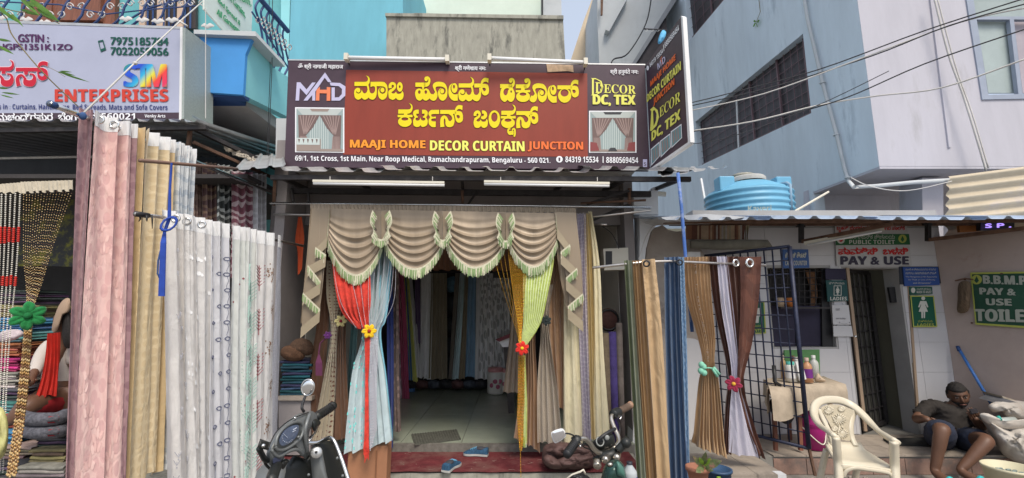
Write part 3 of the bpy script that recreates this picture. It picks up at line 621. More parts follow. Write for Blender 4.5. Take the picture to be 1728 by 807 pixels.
# printed pictures on the sign: curtained windows
def picture(f,x0,y0,x1,y1,parent,off,cool=False,sofa=True,sk=0):
    M_a=pm('photo_curtain',(.17,.115,.105),.4); M_b=pm('photo_curtain_light',(.33,.24,.22),.4); M_c=pm('photo_sheer',(.30,.37,.37),.4); M_c2=pm('photo_sheer_light',(.52,.58,.56),.4); M_w=pm('photo_ceiling',(.46,.50,.48),.4); M_s=pm('photo_sofa',(.30,.24,.21),.4); M_r=pm('photo_armchair',(.24,.06,.06),.4); M_d=pm('photo_dark',(.05,.05,.055),.4)
    X=lambda t,s:(x0+(x1-x0)*t, y0+(y1-y0)*s+sk*t)
    q=lambda l,m,k,nm='print': plate(nm,[[X(*a) for a in l]],f,None,m,pic,off=off+k*.0008)
    pic=plate('picture',[[X(*a) for a in ((0,0),(1,0),(1,1),(0,1))]],f,None,M_wh,parent,off=off)
    e=.025
    q([(e,e),(1-e,e),(1-e,1-e),(e,1-e)],M_c,1,'print_ground')
    q([(e,e),(1-e,e),(.85,.17),(.15,.17)],M_w,2); q([(.3,.03),(.7,.03),(.66,.09),(.34,.09)],M_d if cool else M_s,3)
    for i in range(9): q([(.3+i*.045,.17),(.315+i*.045,.17),(.315+i*.045,.92),(.3+i*.045,.92)],M_c2,3)
    for mir in (0,1):
        g=lambda t:(1-t) if mir else t
        q([(g(.06),.17),(g(.5),.17),(g(.36),.45),(g(.22),.62),(g(.26),.93),(g(.08),.93)],M_a,4)
        for i in range(6):
            a=.09+i*.065; q([(g(a),.18),(g(a+.02),.18),(g(.19+i*.008),.6),(g(.17+i*.008),.6)],M_b,5)
            q([(g(.1+i*.025),.64),(g(.112+i*.025),.64),(g(.115+i*.028),.92),(g(.095+i*.028),.92)],M_b,5)
    q([(e,.92),(1-e,.92),(1-e,1-e),(e,1-e)],M_s,5)
    if sofa: q([(e,.70),(.52,.70),(.52,.95),(e,.97)],M_s,6); q([(.03,.68),(.5,.68),(.5,.83),(.03,.83)],M_c2,7); [q([(.06+i*.09,.70),(.10+i*.09,.71),(.08+i*.09,.80)],M_a,8) for i in range(5)]
    else: q([(e,.74),(.16,.76),(.22,.95),(e,.96)],M_r,6); q([(.84,.76),(1-e,.74),(1-e,.96),(.8,.95)],M_r,6); q([(.45,.88),(.55,.88),(.6,.96),(.4,.96)],M_d,7)
    return pic
picture(SGf,498,181,581,257,ms,.004,sk=1)
picture(SGf,994,187,1074,258,ms,.004,cool=True,sofa=False,sk=0)
# DDECOR / DC,TEX
def decor(f,bl,br,tl_,m,parent,off): text(SR('ECOR'),f,bl,br,tl_,m,parent,off=off)
for (xa,xb,ya,yb) in ((998,1014,132,161),(1005,1014,139,157)):
    plate('letter',[[(xa-1,ya),(xa+7,ya),(xb+1,ya+5),(xb+4,(ya+yb)/2),(xb+1,yb-5),(xa+7,yb),(xa-1,yb),(xa+1,yb-1),(xa+1,ya+1)],[(xa+4,ya+2),(xa+4,yb-2),(xa+8,yb-2),(xb-1,yb-6),(xb+1,(ya+yb)/2),(xb-1,ya+6),(xa+8,ya+2)]],SGf,None,M_yellt,ms,off=.006)
decor(SGf,(1019,157),(1073,159),(1019,142),M_yellt,ms,.006)
tl(B_('DC, TEX'),1001,160,1072,179,M_yellt,bold=.006)
# paper scrap and screws
plate('paper_patch',[[(922,108),(967,110),(968,122),(958,120),(924,122)]],SGf,None,mat('kraft_paper',(.46,.33,.22),.8,var=.3,vs=20),ms,off=.01)
# ---- tube lamps over the sign
for (x0,x1,y0,y1,lab) in ((585,755,98,101,'white tube lamp above the left half of the main sign'),(826,988,99,106,'white tube lamp above the right half of the main sign')):
    t=thing('tube_lamp',lab,'tube lamp',P((x0+x1)/2,y0,4.12),'tube lamps over the sign')
    a,b=P(x0,y0,4.235),P(x1,y1,4.30); MB().tube([a,b],.017,10).build('tube',M_whitep,t,True)
    mb=MB(); u=(b-a).normalized(); mb.tube([a+V((0,.02,.022)),b+V((0,.02,.022))],.014,6); mb.build('batten',M_whitep,t)
    for q in (a,b): MB().box(q.x-.02,q.x+.02,q.y-.03,q.y+.04,q.z-.03,q.z+.04).build('end_cap',M_creamp,t); MB().tube([q,q+V((0,.09,-.03))],.007,6).build('bracket',M_steeldark,t)
# ---- side sign
q0,q1,q2=P(1090,108,4.40),P(1149,28,3.66),P(1097,285,4.40)
SSf=plane(P(1097,285,4.40),P(1162,242,3.70),P(1092,108,4.40))
ss=thing('side_sign','narrow dark sign turned side-on at the right end of the main sign','sign',P(1130,260,4.0))
plate('board',[[(1090,109),(1149,28),(1162,242),(1098,286)]],SSf,SSf.n*-.03,M_purple,ss)
plate('frame_edge',[[(1149,27),(1152,29),(1165,240),(1161,243)]],SSf,SSf.n*-.04,M_whitep,ss,off=.003); plate('frame_edge',[[(1098,284),(1161,240),(1164,243),(1098,288)]],SSf,SSf.n*-.04,M_whitep,ss,off=.004)
def ts(body,bl,br,tl_,m,**k): text(body,SSf,bl,br,tl_,m,ss,off=.006,**k)
ts(B_('84319 15534'),(1097,114),(1119,89),(1096,107),M_wh); ts('|',(1120,87),(1121,86),(1119,76),M_wh); ts(B_('8880569454'),(1122,82),(1146,51),(1121,73),M_wh)
plate('phone_mark',[el(1093,115,2.2,4)],SSf,None,M_wh,ss,off=.006)
ts(B_('MD'),(1110,118),(1123,104),(1109,108),M_lav); ts(B_('H'),(1115,112),(1118,109),(1114,98),M_org2)
ts(B_('MAAJI HOME'),(1098,149),(1141,103),(1097,138),M_org2,bold=.0025,shear=.15); ts(B_('DECOR CURTAIN'),(1092,173),(1150,117),(1091,161),M_yellt,bold=.0025,shear=.15); ts(B_('JUNCTION'),(1103,180),(1139,145),(1102,168),M_org2,bold=.0025,shear=.15)
plate('letter',[[(1097,185),(1103,180),(1110,186),(1112,198),(1108,212),(1100,221),(1097,221),(1099,188)],[(1102,187),(1103,213),(1107,204),(1108,192),(1105,186)]],SSf,None,M_yellt,ss,off=.006)
text(SR('ECOR'),SSf,(1113,199),(1148,171),(1113,182),M_yellt,ss,off=.006); ts(B_('DC, TEX'),(1100,241),(1148,204),(1100,223),M_yellt,bold=.006)
for (x0,x1,y) in ((1098,1113,252),(1114,1131,238),(1132,1150,222)):
    a=[(x0,y),(x1,y-13),(x1+1,y+11),(x0+1,y+28)]
    pc=plate('picture',[a],SSf,None,M_wh,ss,off=.005); c=[((a[i][0]*.86+.14*sum(p[0] for p in a)/4),(a[i][1]*.86+.14*sum(p[1] for p in a)/4)) for i in range(4)]
    plate('print_ground',[c],SSf,None,pm('photo_teal',(.16,.30,.32),.4),pc,off=.006)
    for k in range(3):
        xx=x0+3+k*4; plate('print',[[(xx,y+1-k*3),(xx+1.6,y-k*3),(xx+3,y+18-k*3),(xx+1,y+20-k*3)]],SSf,None,pm('photo_curtain_light',(.33,.24,.22)),pc,off=.007)
# ---- shop awning of corrugated sheets
aw=thing('tin_awning','grey corrugated tin awning under the main sign, on dark steel beams','awning',P(790,300,4.3))
zA=P(800,288,3.98).z; zB=zA+.13
xs=[P(478,288,3.98).x-.05]; xe=P(1165,292,3.98).x; 
nsh=4; W_=(xe-xs[0])/nsh
for i in range(nsh):
    a=xs[0]+i*W_-.02; b=a+W_+.05; mb=MB(); e=.004*(i%2)
    corr(mb,V((a,3.98-(i%2)*.02,zA+e)),V((b,3.98-(i%2)*.02,zA-.02+e)),V((b,5.0,zB+.2+e)),V((a,5.0,zB+.22+e)),4,.035,V((0,-.15,1)),'trap',12,1); mb.build('sheet',M_zinc,aw)
mb=MB(); corr(mb,P(1110,300,3.9),P(1222,283,3.6),P(1228,284,4.6),P(1110,285,4.9),4,.025,V((0,0,1)),'trap',12,1); mb.build('sheet',M_zinc,aw)
mb=MB(); corr(mb,P(396,288,3.95),P(482,281,3.95),P(476,262,4.9),P(420,262,4.9),3,.02,V((0,0,1)),'trap',12,1); mb.build('sheet',M_zinc,aw)
def beam(pts,w_,h,nm,m,parent):
    mb=MB()
    for a,b in zip(pts,pts[1:]):
        t=(b-a).normalized(); s=t.cross(V((0,0,1))); s=s.normalized() if s.length>.05 else V((1,0,0)); u=s.cross(t)
        c=[a-s*w_-u*h,a+s*w_-u*h,a+s*w_+u*h,a-s*w_+u*h]; mb.hexa(c,b-a)
    return mb.build(nm,m,parent)
beam([P(458,300,4.05),P(1165,303,4.05)],.02,.022,'beam',M_steeldark,aw)
beam([P(470,322,4.55),P(1098,328,4.55)],.02,.03,'beam',M_steeldark,aw)
for x in (480,600,780,960,1055,1150): beam([P(x,302,4.07),P(790+(x-790)*.86,322,4.85)],.015,.02,'rafter',M_steeldark,aw)
beam([P(780,322,4.53),P(781,343,4.53)],.014,.014,'post',M_rust,aw); beam([P(1062,318,4.5),P(1062,345,4.5)],.014,.014,'post',M_rust,aw); beam([P(464,300,4.1),P(462,346,4.3)],.014,.014,'post',M_rust,aw)
beam([P(492,320,4.5),P(495,340,4.5)],.01,.01,'strut',M_steeldark,aw); beam([P(520,325,4.5),P(522,345,4.5)],.01,.01,'strut',M_steeldark,aw)
beam([P(806,322,4.5),P(790,345,4.55)],.008,.008,'strut',M_steeldark,aw); beam([P(990,345,4.5),P(1062,322,4.4)],.012,.012,'strut',M_steeldark,aw); beam([P(1000,372,4.6),P(1062,345,4.5)],.012,.012,'strut',M_steeldark,aw)
for (x0,x1,y0,y1,lab) in ((529,750,308,311,'unlit white tube light hanging under the left half of the tin awning'),(817,1028,309,312,'unlit white tube light hanging under the right half of the tin awning')):
    t=thing('tube_light',lab,'tube light',P((x0+x1)/2,y0,4.0),'tube lights under the awning')
    beam([P(x0,y0-2,4.0),P(x1,y1-2,4.0)],.02,.011,'batten',M_creamp,t); MB().tube([P(x0,y0+2,3.99),P(x1,y1+2,3.99)],.013,8).build('tube',M_whitep,t,True)
    for x in (x0+28,x1-20): MB().tube([P(x,y0-10,4.0),P(x,y0-3,4.0)],.004,4).build('hanger',M_wirew,t)
# ---- left shop sign
p0=P(-60,208,4.1); p1=P(309,200,4.1); LSf=plane(P(0,206,4.1),P(306,201,4.1),P(0,206,4.1)+V((0,0,1)))
ls=thing('shop_sign','pale lilac shop sign with rainbow and red lettering over the left curtain shop','sign',P(150,204,4.1))
M_lilac=mat('sign_lilac',(.38,.40,.52),.35,var=.06,vs=2,bump=.1,bs=5,spec=.3,stain=((.28,.28,.34),.62,.4),stains=4)
plate('board',[[(-260,30),(306,48),(304,201),(-260,207)]],LSf,V((0,.2,0)),M_lilac,ls)
plate('frame_edge',[[(-260,25),(308,45),(308,49),(-260,30)]],LSf,V((0,.2,0)),M_zinc,ls,off=.004); plate('frame_edge',[[(304,46),(308,46),(306,202),(302,202)]],LSf,V((0,.05,0)),M_whitep,ls,off=.005)
mb=MB(); sx=P(307,120,4.1)
q=[P(308,47,4.1),P(305,201,4.1)]; mb.hexa([q[1]+V((.002,0,0)),q[1]+V((.03,0,0)),q[0]+V((.03,0,0)),q[0]+V((.002,0,0))],V((.03,.38,0))); mb.build('side_panel',mat('galvanised_sheet',(.36,.40,.37),.5,.4,var=.12,vs=60),ls)
plate('bottom_band',[[(-260,192),(304,190),(303,200.5),(-260,206)]],LSf,None,M_purple,ls,off=.003)
def tls(body,x0,y0,x1,y1,m,dy=0,**k): text(body,LSf,(x0,y1),(x1,y1+dy),(x0,y0),m,ls,off=k.pop('off',.006),**k)
tls('GSTIN :',31,58,82,71,M_prp,.6,bold=.004); tls('BJUGPS1351K1ZO',-18,74,122,87,M_prp,1,bold=.004)
tls('7975185784',187,63,284,76,M_dgreen,1,bold=.004); tls('7022059056',187,80,284,93,M_dgreen,1,bold=.004)
plate('phone_mark',[[(165,69),(174,67),(179,84),(170,88)],[(167,71),(173,70),(176,81),(170,83)]],LSf,None,M_dgreen,ls,off=.006)
M_redl=pm('letter_red',(.50,.01,.03),.4); M_redo=pm('letter_red_orange',(.55,.05,.03),.4)
tls(B_('ENTERPRISES'),93,151,284,172,M_redo,0,bold=.004)
tls(B_('dealers in : Curtains, Handlooms, Bed Spreads, Mats and Sofa Covers'),-32,175,283,187,pm('print_navy',(.03,.04,.16)),1.5)
tls('ರಾಮಚಂದ್ರಪುರ  ಬೆಂಗಳೂರು',-22,191,168,204,M_wh,-1,bold=.003,off=.009); tls(B_('- 560021'),160,191,228,202,M_wh,0,off=.009); tls(B_('Venky Arts'),244,193,279,200,M_wh,0,off=.009)
SAg=[('b',358,985,370,42),('s',[(590,405,46),(590,440,45),(590,468,38),(592,492,18)]),('s',[(425,742,48),(400,640,44),(398,580,40),(430,522,34),(490,500,26),(545,545,26),(580,600,30)]),
 ('f',[(535,560),(545,545),(590,590),(650,612),(715,600),(748,545),(722,495),(670,490),(670,490),(665,455),(665,455),(750,462),(812,530),(818,640),(765,735),(665,758),(565,732),(525,665)],[])]
SA2=[('f',[(850,330),(950,330),(1050,370),(1085,450),(1070,560),(970,618),(880,580),(845,480)],[[(880,430),(960,425),(1000,470),(980,520),(930,520),(885,475)]]),('f',[(845,340),(845,340),(870,240),(930,190),(1010,182),(1085,205),(1085,205),(1080,300),(1080,300),(1020,275),(950,275),(900,310),(890,340),(890,340)],[])]
for g,dx in ((SAg+SA2,0),([('b',-60,200,358,44)]+[('s',[(80,405,46),(80,440,45),(80,468,38)])]+[('f',[(x-510,y) for x,y in SAg[3][1]],[]),('f',[(190,315),(190,315),(250,290),(270,220),(218,150),(218,150),(290,180),(318,260),(300,340),(240,395),(190,402),(190,402)],[]),('s',[(-60,500,26),(15,530,26),(70,600,30)])],0),
    ([('f',[(x-1030,y) for x,y in SAg[3][1]],[]),('b',-700,-90,362,44)],0)):
    list(glyphs(g,LSf,place(0,90,13.45),M_redl,pm('letter_pink_edge',(.80,.62,.68)),ls,ol=12))
# SM logo in rainbow print
rb=bpy.data.materials.new('rainbow_print'); rb.use_nodes=True; N=rb.node_tree.nodes; L=rb.node_tree.links
tc=N.new('ShaderNodeTexCoord'); mp=N.new('ShaderNodeMapping'); mp.inputs['Rotation'].default_value=(0,math.radians(-38),0); mp.inputs['Scale'].default_value=(1.9,1,1.9); 
gr=N.new('ShaderNodeSeparateXYZ'); L.new(tc.outputs['Object'],mp.inputs[0]); L.new(mp.outputs[0],gr.inputs[0]); cr_=N.new('ShaderNodeValToRGB')
fr_=N.new('ShaderNodeMath'); fr_.operation='FRACT'; L.new(gr.outputs['X'],fr_.inputs[0]); L.new(fr_.outputs[0],cr_.inputs[0])
e=cr_.color_ramp.elements; e[0].color=(.01,.06,.5,1); e[1].position=1; e[1].color=(.01,.06,.5,1)
for p_,c_ in ((.16,(.02,.40,.65,1)),(.30,(.70,.65,.03,1)),(.44,(.75,.04,.03,1)),(.62,(.70,.02,.10,1)),(.74,(.02,.30,.08,1)),(.88,(.01,.08,.6,1))): x=e.new(p_); x.color=c_
L.new(cr_.outputs[0],N['Principled BSDF'].inputs['Base Color']); N['Principled BSDF'].inputs['Roughness'].default_value=.4
tls(B_('S'),210,109,232,147,rb,0,bold=.010,off=.006); tls(B_('T'),230,109,252,147,rb,0,bold=.008,off=.010); tls(B_('M'),248,109,281,147,rb,0,bold=.006,off=.014)
# left awning
la=thing('tin_awning','shadowed corrugated tin awning below the left shop sign','awning',P(150,215,4.2))
z0=P(150,206,3.95).z
for i in range(4):
    a=P(-60,210,3.95).x-1.6+i*1.02; b=min(a+1.06,P(335,205,3.95).x); mb=MB(); corr(mb,V((a,3.93,z0+.0)),V((b,3.93,z0-.01)),V((b,6.15,z0+.42)),V((a,6.15,z0+.42)),5,.03,V((0,0,1)),'trap',12,1); mb.build('sheet',M_zinc,la)
mb=MB(); corr(mb,P(322,196,3.9),P(360,222,4.3),P(476,268,5.9),P(440,256,6.0),4,.02,V((0,0,1)),'trap',12,1); mb.build('sheet',M_zinc,la)
beam([P(-60,222,4.0),P(350,216,4.0)],.02,.02,'beam',M_steeldark,la)
beam([P(318,250,4.1),P(322,205,4.1)],.015,.015,'post',M_rust,la); beam([P(326,240,4.1),P(460,300,4.9)],.012,.015,'rafter',M_rust,la); beam([P(330,218,4.1),P(478,290,5.0)],.02,.02,'rafter',M_steeldark,la)
beam([P(0,268,4.6),P(330,262,4.6)],.012,.012,'rail',M_rod,la)
# =================== CURTAIN CLOTH ===================
def spl(rows,s):
    m=len(rows)-1; x=s*m; i=min(int(x),m-1); t=x-i; g=lambda k: rows[max(0,min(m,k))]
    a,b,c,d_=g(i-1),g(i),g(i+1),g(i+2)
    if i==0: a=b*2-c
    if i+2>m: d_=c*2-b
    return .5*((2*b)+(c-a)*t+(2*a-5*b+4*c-d_)*t*t+(3*b-a-3*c+d_)*t**3)
def cloth(name,rows,m,parent=None,folds=6,amp=.03,seed=0,nu=None,nv=26,amps=None,warp=.35,gather=1.7,hem=.008,face=None,deep=0,crease=0,linear=False):
    """rows: [(left3d,right3d)...] from top to bottom; pleats run down the cloth"""
    rr=random.Random(seed); A=[V(r[0]) for r in rows]; B=[V(r[1]) for r in rows]; ph=rr.uniform(0,6.28)
    fr=[rr.uniform(.75,1.25) for _ in range(int(folds)+3)]
    acc=[0]; 
    for q in fr: acc.append(acc[-1]+q)
    tot=acc[-1]
    def fp(t):
        # uneven pleat phase
        x=t*tot; k=0
        while k<len(fr)-1 and x>acc[k+1]: k+=1
        return (k+(x-acc[k])/fr[k])*folds/len(fr)
    amp_s=lambda s:(amp if not amps else amps[min(int(s*(len(amps)-1)),len(amps)-2)]*(1-(s*(len(amps)-1))%1)+amps[min(int(s*(len(amps)-1))+1,len(amps)-1)]*((s*(len(amps)-1))%1 if s<1 else 1))
    def S(t,s,o=0):
        if linear:
            m_=len(A)-1; x=s*m_; i=min(int(x),m_-1); k=x-i; a=A[i].lerp(A[i+1],k); b=B[i].lerp(B[i+1],k)
        else: a=spl(A,s); b=spl(B,s)
        dv=b-a; n=face or V((dv.y,-dv.x,0)); n=n.normalized() if n.length>1e-6 else V((0,-1,0))
        if n.dot(EYE-a)<0 and not face: n=-n
        am=amp_s(s); w_=noise.noise(V((t*3+seed,s*1.5,seed*.7)))*warp
        x=(fp(t)+w_*s)*2*PI+ph; h=math.sin(x)*(1+.55*noise.noise(V((fp(t)*.9+seed*3.7,s*.8,2.2))))+.28*math.sin(2*x+1.1)+.35*noise.noise(V((t*folds*1.3,s*2.2,seed)))
        h+=crease*noise.noise(V((t*5,s*24,seed+3)))*.5
        side=math.cos(x)*.25*am
        p=a+dv*t+n*(h*am*.8+o)+dv.normalized()*side if dv.length>0 else a
        if s>.97: p=p+V((0,0,hem*math.sin(x*.5+seed)))
        return p
    nu=nu or int(folds*9+6); vs=[];uv=[];w0=(B[0]-A[0]).length*gather; hh=sum((A[i+1]-A[i]).length for i in range(len(A)-1))
    wm=max((b-a).length for a,b in zip(A,B))*gather
    for j in range(nv+1):
        for i in range(nu+1): vs.append(S(i/nu,j/nv)); uv.append((i/nu*wm,-j/nv*hh))
    fs=[(j*(nu+1)+i,(j+1)*(nu+1)+i,(j+1)*(nu+1)+i+1,j*(nu+1)+i+1) for j in range(nv) for i in range(nu)]
    o=mesh(name,vs,fs,m,parent,True,uv); 
    return o,S
def pr(*rows): return [(P(*a),P(*b)) for a,b in rows]
def drop(a,b,za,zb,n=5,spread=0,da=V((0,0,0)),db=V((0,0,0))):
    return [(a.lerp(V((a.x,a.y,za))+da,i/n),b.lerp(V((b.x,b.y,zb))+db,i/n)) for i in range(n+1)]
def flower(name,lab,c,r,col,ccol,cat='flower tieback',group=None,nrm=None,petals=6,names='petal'):
    t=thing(name,lab,cat,c,group); n=(EYE-c).normalized() if nrm is None else nrm; M=V((0,0,1)).rotation_difference(n).to_matrix()
    mp=mat('felt_%d_%d_%d'%tuple(int(x*99) for x in col),col,.95,var=.15,vs=40,bump=.6,bs=200,sheen=.3)
    for k in range(petals):
        a=2*PI*k/petals+.3; q=c+M@V((math.cos(a)*r*.58,math.sin(a)*r*.58,r*.12)); MM=M@Matrix.Rotation(a,3,'Z')
        MB().ell(q,r*.50,r*.36,r*.20,MM,14,10,lambda v:V((v.x*(1+.1*math.sin(9*v.y/r)),v.y,v.z-r*.09*math.exp(-(v.y/(r*.10))**2)*(1 if v.z>0 else 0)+r*.05*noise.noise(v*(7/r)+V((k,0,0)))))).build(names,mp,t,True)
    MB().ell(c+n*r*.28,r*.26,r*.26,r*.18,M,10,6).build('centre',mat('felt_%d_%d_%d'%tuple(int(x*99) for x in ccol),ccol,.95,var=.1,bump=.5,bs=200),t,True)
    return t
def eyelet(c,axis,r,parent,m=None):
    o=MB().torus(c,r,r*.32,axis,16,7).build('eyelet',m or M_chrome,parent,True); return o
# ---- left receding rack, high pole
Z1=2.68; ZP2=2.1
tz=lambda x,y,z=Z1: PZ(x,y,z)
lp=thing('curtain_pole','long chromed pole with a dark blue end cap tied up over the lilac sign','curtain pole',tz(140,190,2.70))
A_=P(84,175,2.30); B_2=V((tz(328,262).x,4.6,Z1)); a0=tz(150,198)
MB().tube([A_,P(137,196,2.52),tz(160,203),B_2],.016,10).build('tube',M_chrome,lp,True)
MB().tube([A_-V((.0,0,0)),A_.lerp(P(137,196,2.52),.16)],.019,10).build('end_cap',M_navy,lp,True)
MB().ell(P(140,196,2.5),.018,.018,.024).build('knot',mat('blue_cloth_tie',(.04,.09,.22),.9),lp,True)
xk=V((a0.x,0,0)).x
C_pink=cloth_mat('pink_leaf_cloth',(.74,.50,.46),(.66,.41,.39),'leaf',10,.36)
C_pinkb=cloth_mat('pink_back_cloth',(.38,.23,.24),(.30,.17,.19),'leaf',15,.30,trans=.2)
C_beige=cloth_mat('beige_gold_cloth',(.72,.60,.40),(.66,.53,.33),'dots',17,.34)
C_beiget=cloth_mat('tan_gold_cloth',(.66,.50,.28),(.72,.58,.36),'dots',15,.25)
C_wsheer=cloth_mat('white_blue_cloth',(.72,.75,.77),(.52,.58,.64),'dam',14,.25)
C_head=cloth_mat('white_header_band',(.80,.80,.80))
LT=[(133,108),(157,122),(193,174),(222,203),(232,207),(243,212),(266,240),(284,262),(297,272),(328,300)]
def LERP(x):
    for (a,b),(c,d_) in zip(LT,LT[1:]):
        if x<=c: return b+(d_-b)*(x-a)/(c-a)
    return LT[-1][1]
def racked(lab,x0,y0,x1,y1,m,zb,folds,amp,*,amps=None,z=Z1,head=None,eye=(),group=None,seed=1,hh=.10,dx=0,flare=.0,crease=.2,name='curtain',nu=None,thick=None):
    xb=lambda x:(288+(x-272)*.868) if z==ZP2 else ((108,122,174,203,208,212,240,262,272,300)[0] if x<=133 else LERP(x))
    a=tz(x0,y0,z); b=tz(x1,y1,z); c=(a+b)/2
    t=thing(name,lab,'curtain',V((c.x,c.y,min(zb) if isinstance(zb,tuple) else zb)),group)
    za,zc=zb if isinstance(zb,tuple) else (zb,zb)
    a2=a+V((0,0,.035)); b2=b+V((0,0,.035))
    dv=(b-a).normalized()
    qa,qb=P(xb(x0),807,a.y),P(xb(x1),807,b.y); ex=lambda a,q,zz: V((a.x+(q.x-a.x)*(a.z-zz)/(a.z-q.z),a.y,zz)); ea,eb=ex(a2,qa,za),ex(b2,qb,zc)
    rows=[(a2.lerp(ea,i/6)-dv*flare*i/6,b2.lerp(eb,i/6)+dv*flare*i/6) for i in range(7)]
    o,S=cloth('cloth',rows,m,t,folds,amp,seed,amps=amps,warp=.3,crease=crease,nu=nu,nv=30)
    if head:
        L=(a2.z-za); mh=head; ho=[]
        vs=[];uv=[];n=int(folds*9+6) if nu is None else nu; k=3
        for j in range(k+1):
            for i in range(n+1): vs.append(S(i/n,j/k*hh/L,.003)); uv.append((i/n,j/k*.1))
        mesh('header',vs,[(j*(n+1)+i,(j+1)*(n+1)+i,(j+1)*(n+1)+i+1,j*(n+1)+i+1) for j in range(k) for i in range(n)],mh,t,True,uv)
    for e in eye:
        q=S(e,.05/(a2.z-za),.006); nn=(EYE-q); nn.z=0; eyelet(q,(nn.normalized()+dv*-.6),.022,t)
    return t,S
G1='pink and cream curtains on the high left pole'
racked('pink leaf-patterned curtain edge with greyish reverse side, nearest the street on the high left pole',133,192,158,196,C_pinkb,.20,1.2,.02,group=G1,seed=3,crease=.6)
tA,SA_=racked('pink leaf-patterned curtain with white eyelet header, first full panel behind the pole tip',156,196,193,207,C_pink,(.30,.33),.8,.035,amps=[.04,.022,.014,.012],head=C_head,eye=(.35,.9),group=G1,seed=4,crease=.35)
tB,SB_=racked('pink leaf-patterned curtain, second panel beside the cream damask ones',193,209,222,217,C_pink,(.33,.38),.8,.04,amps=[.045,.03,.02,.016],head=C_head,eye=(.2,),group=G1,seed=5,crease=.35)
racked('narrow folded pink curtain squeezed just before the cream curtains',222,216,233,220,C_pinkb,.38,1,.03,head=C_head,group=G1,seed=6)
racked('cream gold curtain with tan side edge, first of the cream ones behind the pink',232,221,243,224,C_beiget,.42,1,.03,group=G1,seed=7)
tC,SC_=racked('cream damask curtain with tan hem, widest cream panel on the high pole',243,225,284,241,C_beige,(.42,.46),2.2,.045,amps=[.05,.035,.016,.010,.008],head=C_head,group=G1,seed=8)
racked('narrow cream and tan curtain next to the first white one on the high pole',284,241,297,247,C_beiget,.44,1.3,.03,head=C_head,group=G1,seed=10)
for k,(xa,ya,xb,yb,lb) in enumerate(((297,247,305,250,'white curtain with pale blue scrolls, first white one after the cream curtains'),(305,250,316,255,'white curtain with grey sprigs in the middle of the high pole white group'),(316,255,328,260,'white curtain with blue-grey folds, farthest on the high left pole'))):
    racked(lb,xa,ya,xb,yb,C_wsheer,.45,1.6,.035,head=C_head,group=G1,seed=20+k)
# ---- low receding rack of white sheers
p2=thing('curtain_pole','thin steel pole with black taped end carrying the white sheer curtains','curtain pole',tz(285,365,ZP2))
MB().tube([P(229,361,2.55),tz(292,369,ZP2),V((tz(478,405,ZP2).x,4.3,ZP2))],.012,8).build('tube',M_rod,p2,True)
MB().tube([P(229,361,2.55),P(250,364,2.64)],.017,8).build('tape',M_black,p2,True)
for x in (236,247,256): MB().tube([P(x,363,2.6),P(x+1,370,2.6),P(x+4-(x%3)*3,386 if x>250 else 374,2.6)],[.006,.005,.002],5).build('loose_tape',M_black,p2,True)
strap=thing('blue_strap','bright blue cloth strap hanging from the upper rod beside the white sheers','strap',P(280,400,2.6))
mb=MB(); cs_=[P(289,275,2.62),P(286,320,2.62),P(285,368,2.62),P(277,392,2.62),P(275,410,2.6),P(272,500,2.6)]; ws=[.005,.006,.01,.008,.016,.018]
for a,b,wa,wb in zip(cs_,cs_[1:],ws,ws[1:]): mb.hexa([a-V((wa,0,0)),b-V((wb,0,0)),b+V((wb,0,0)),a+V((wa,0,0))],V((0,.006,0)))
mb.build('band',mat('strap_blue',(.02,.06,.33),.8,var=.2,vs=20),strap); MB().torus(P(285,378,2.61),.03,.006,(0.6,-1,.2),12,5,1.6).build('knot_loop',MATS['strap_blue'],strap,True)
MB().tube([P(276,404,2.62),P(267,440,2.62),P(266,462,2.62),P(270,470,2.62)],.005,5).build('cord',M_navy,strap,True)
r3=thing('curtain_rod','brown wooden rod sticking out between the cream curtains and the tin awning','rod',P(300,276,2.62))
MB().tube([P(236,271,2.60),P(400,285,3.9)],.012,8).build('tube',M_rust if 0 else mat('brown_rod',(.20,.12,.09),.6),r3,True)
G2='white sheer curtains on the low left pole'
def sheer(i,alpha=None,**k): return cloth_mat('sheer_%d'%i,*k['c'],trans=.3,sheen=.4,rough=.6)
def leafshape(mb,S,t,s,L_,an,wd,asp,o=.0025):
    q=[(0,0),(.3,.5),(.65,.45),(1,0),(.65,-.45),(.3,-.5)]
    mb.add([S(min(1,max(0,t+(a*math.sin(an)+b*wd*math.cos(an))*L_*asp)),min(1,max(0,s-(a*math.cos(an)-b*wd*math.sin(an))*L_)),o) for a,b in q],[(0,1,2,3),(0,3,4,5)])
for tt_,S_,sd,asp in ((tA,SA_,1,4.2),(tB,SB_,2,5.0)):
    r2=random.Random(sd); mb=MB(); mb2=MB()
    for k in range(30):
        s0=.10+k*.03; c0=.5+.28*math.sin(k*.8+sd); 
        for sg in (-1,1,0): (mb if (k+sg)%3 else mb2).add(*(lambda z:(z.v,z.f))((lambda z:(leafshape(z,S_,c0+sg*.04,s0,.030 if s0<.6 else .036,sg*1.0+r2.uniform(-.3,.3),.55,asp),z)[1])(MB())))
    stuff(mb.build('leaf_print',pm('leaf_rose',(.69,.445,.41),.6),tt_)); stuff(mb2.build('leaf_print',pm('leaf_blush',(.76,.525,.48),.6),tt_))
W1=cloth_mat('sheer_white',(.77,.75,.73),trans=.3,rough=.55); W2=cloth_mat('sheer_cool',(.74,.74,.77),trans=.3,rough=.55); W3=cloth_mat('sheer_green_white',(.74,.76,.73),trans=.3); W4=cloth_mat('sheer_grey_glitter',(.40,.40,.45),(.55,.55,.6),'leaf',60,.25,trans=.3)
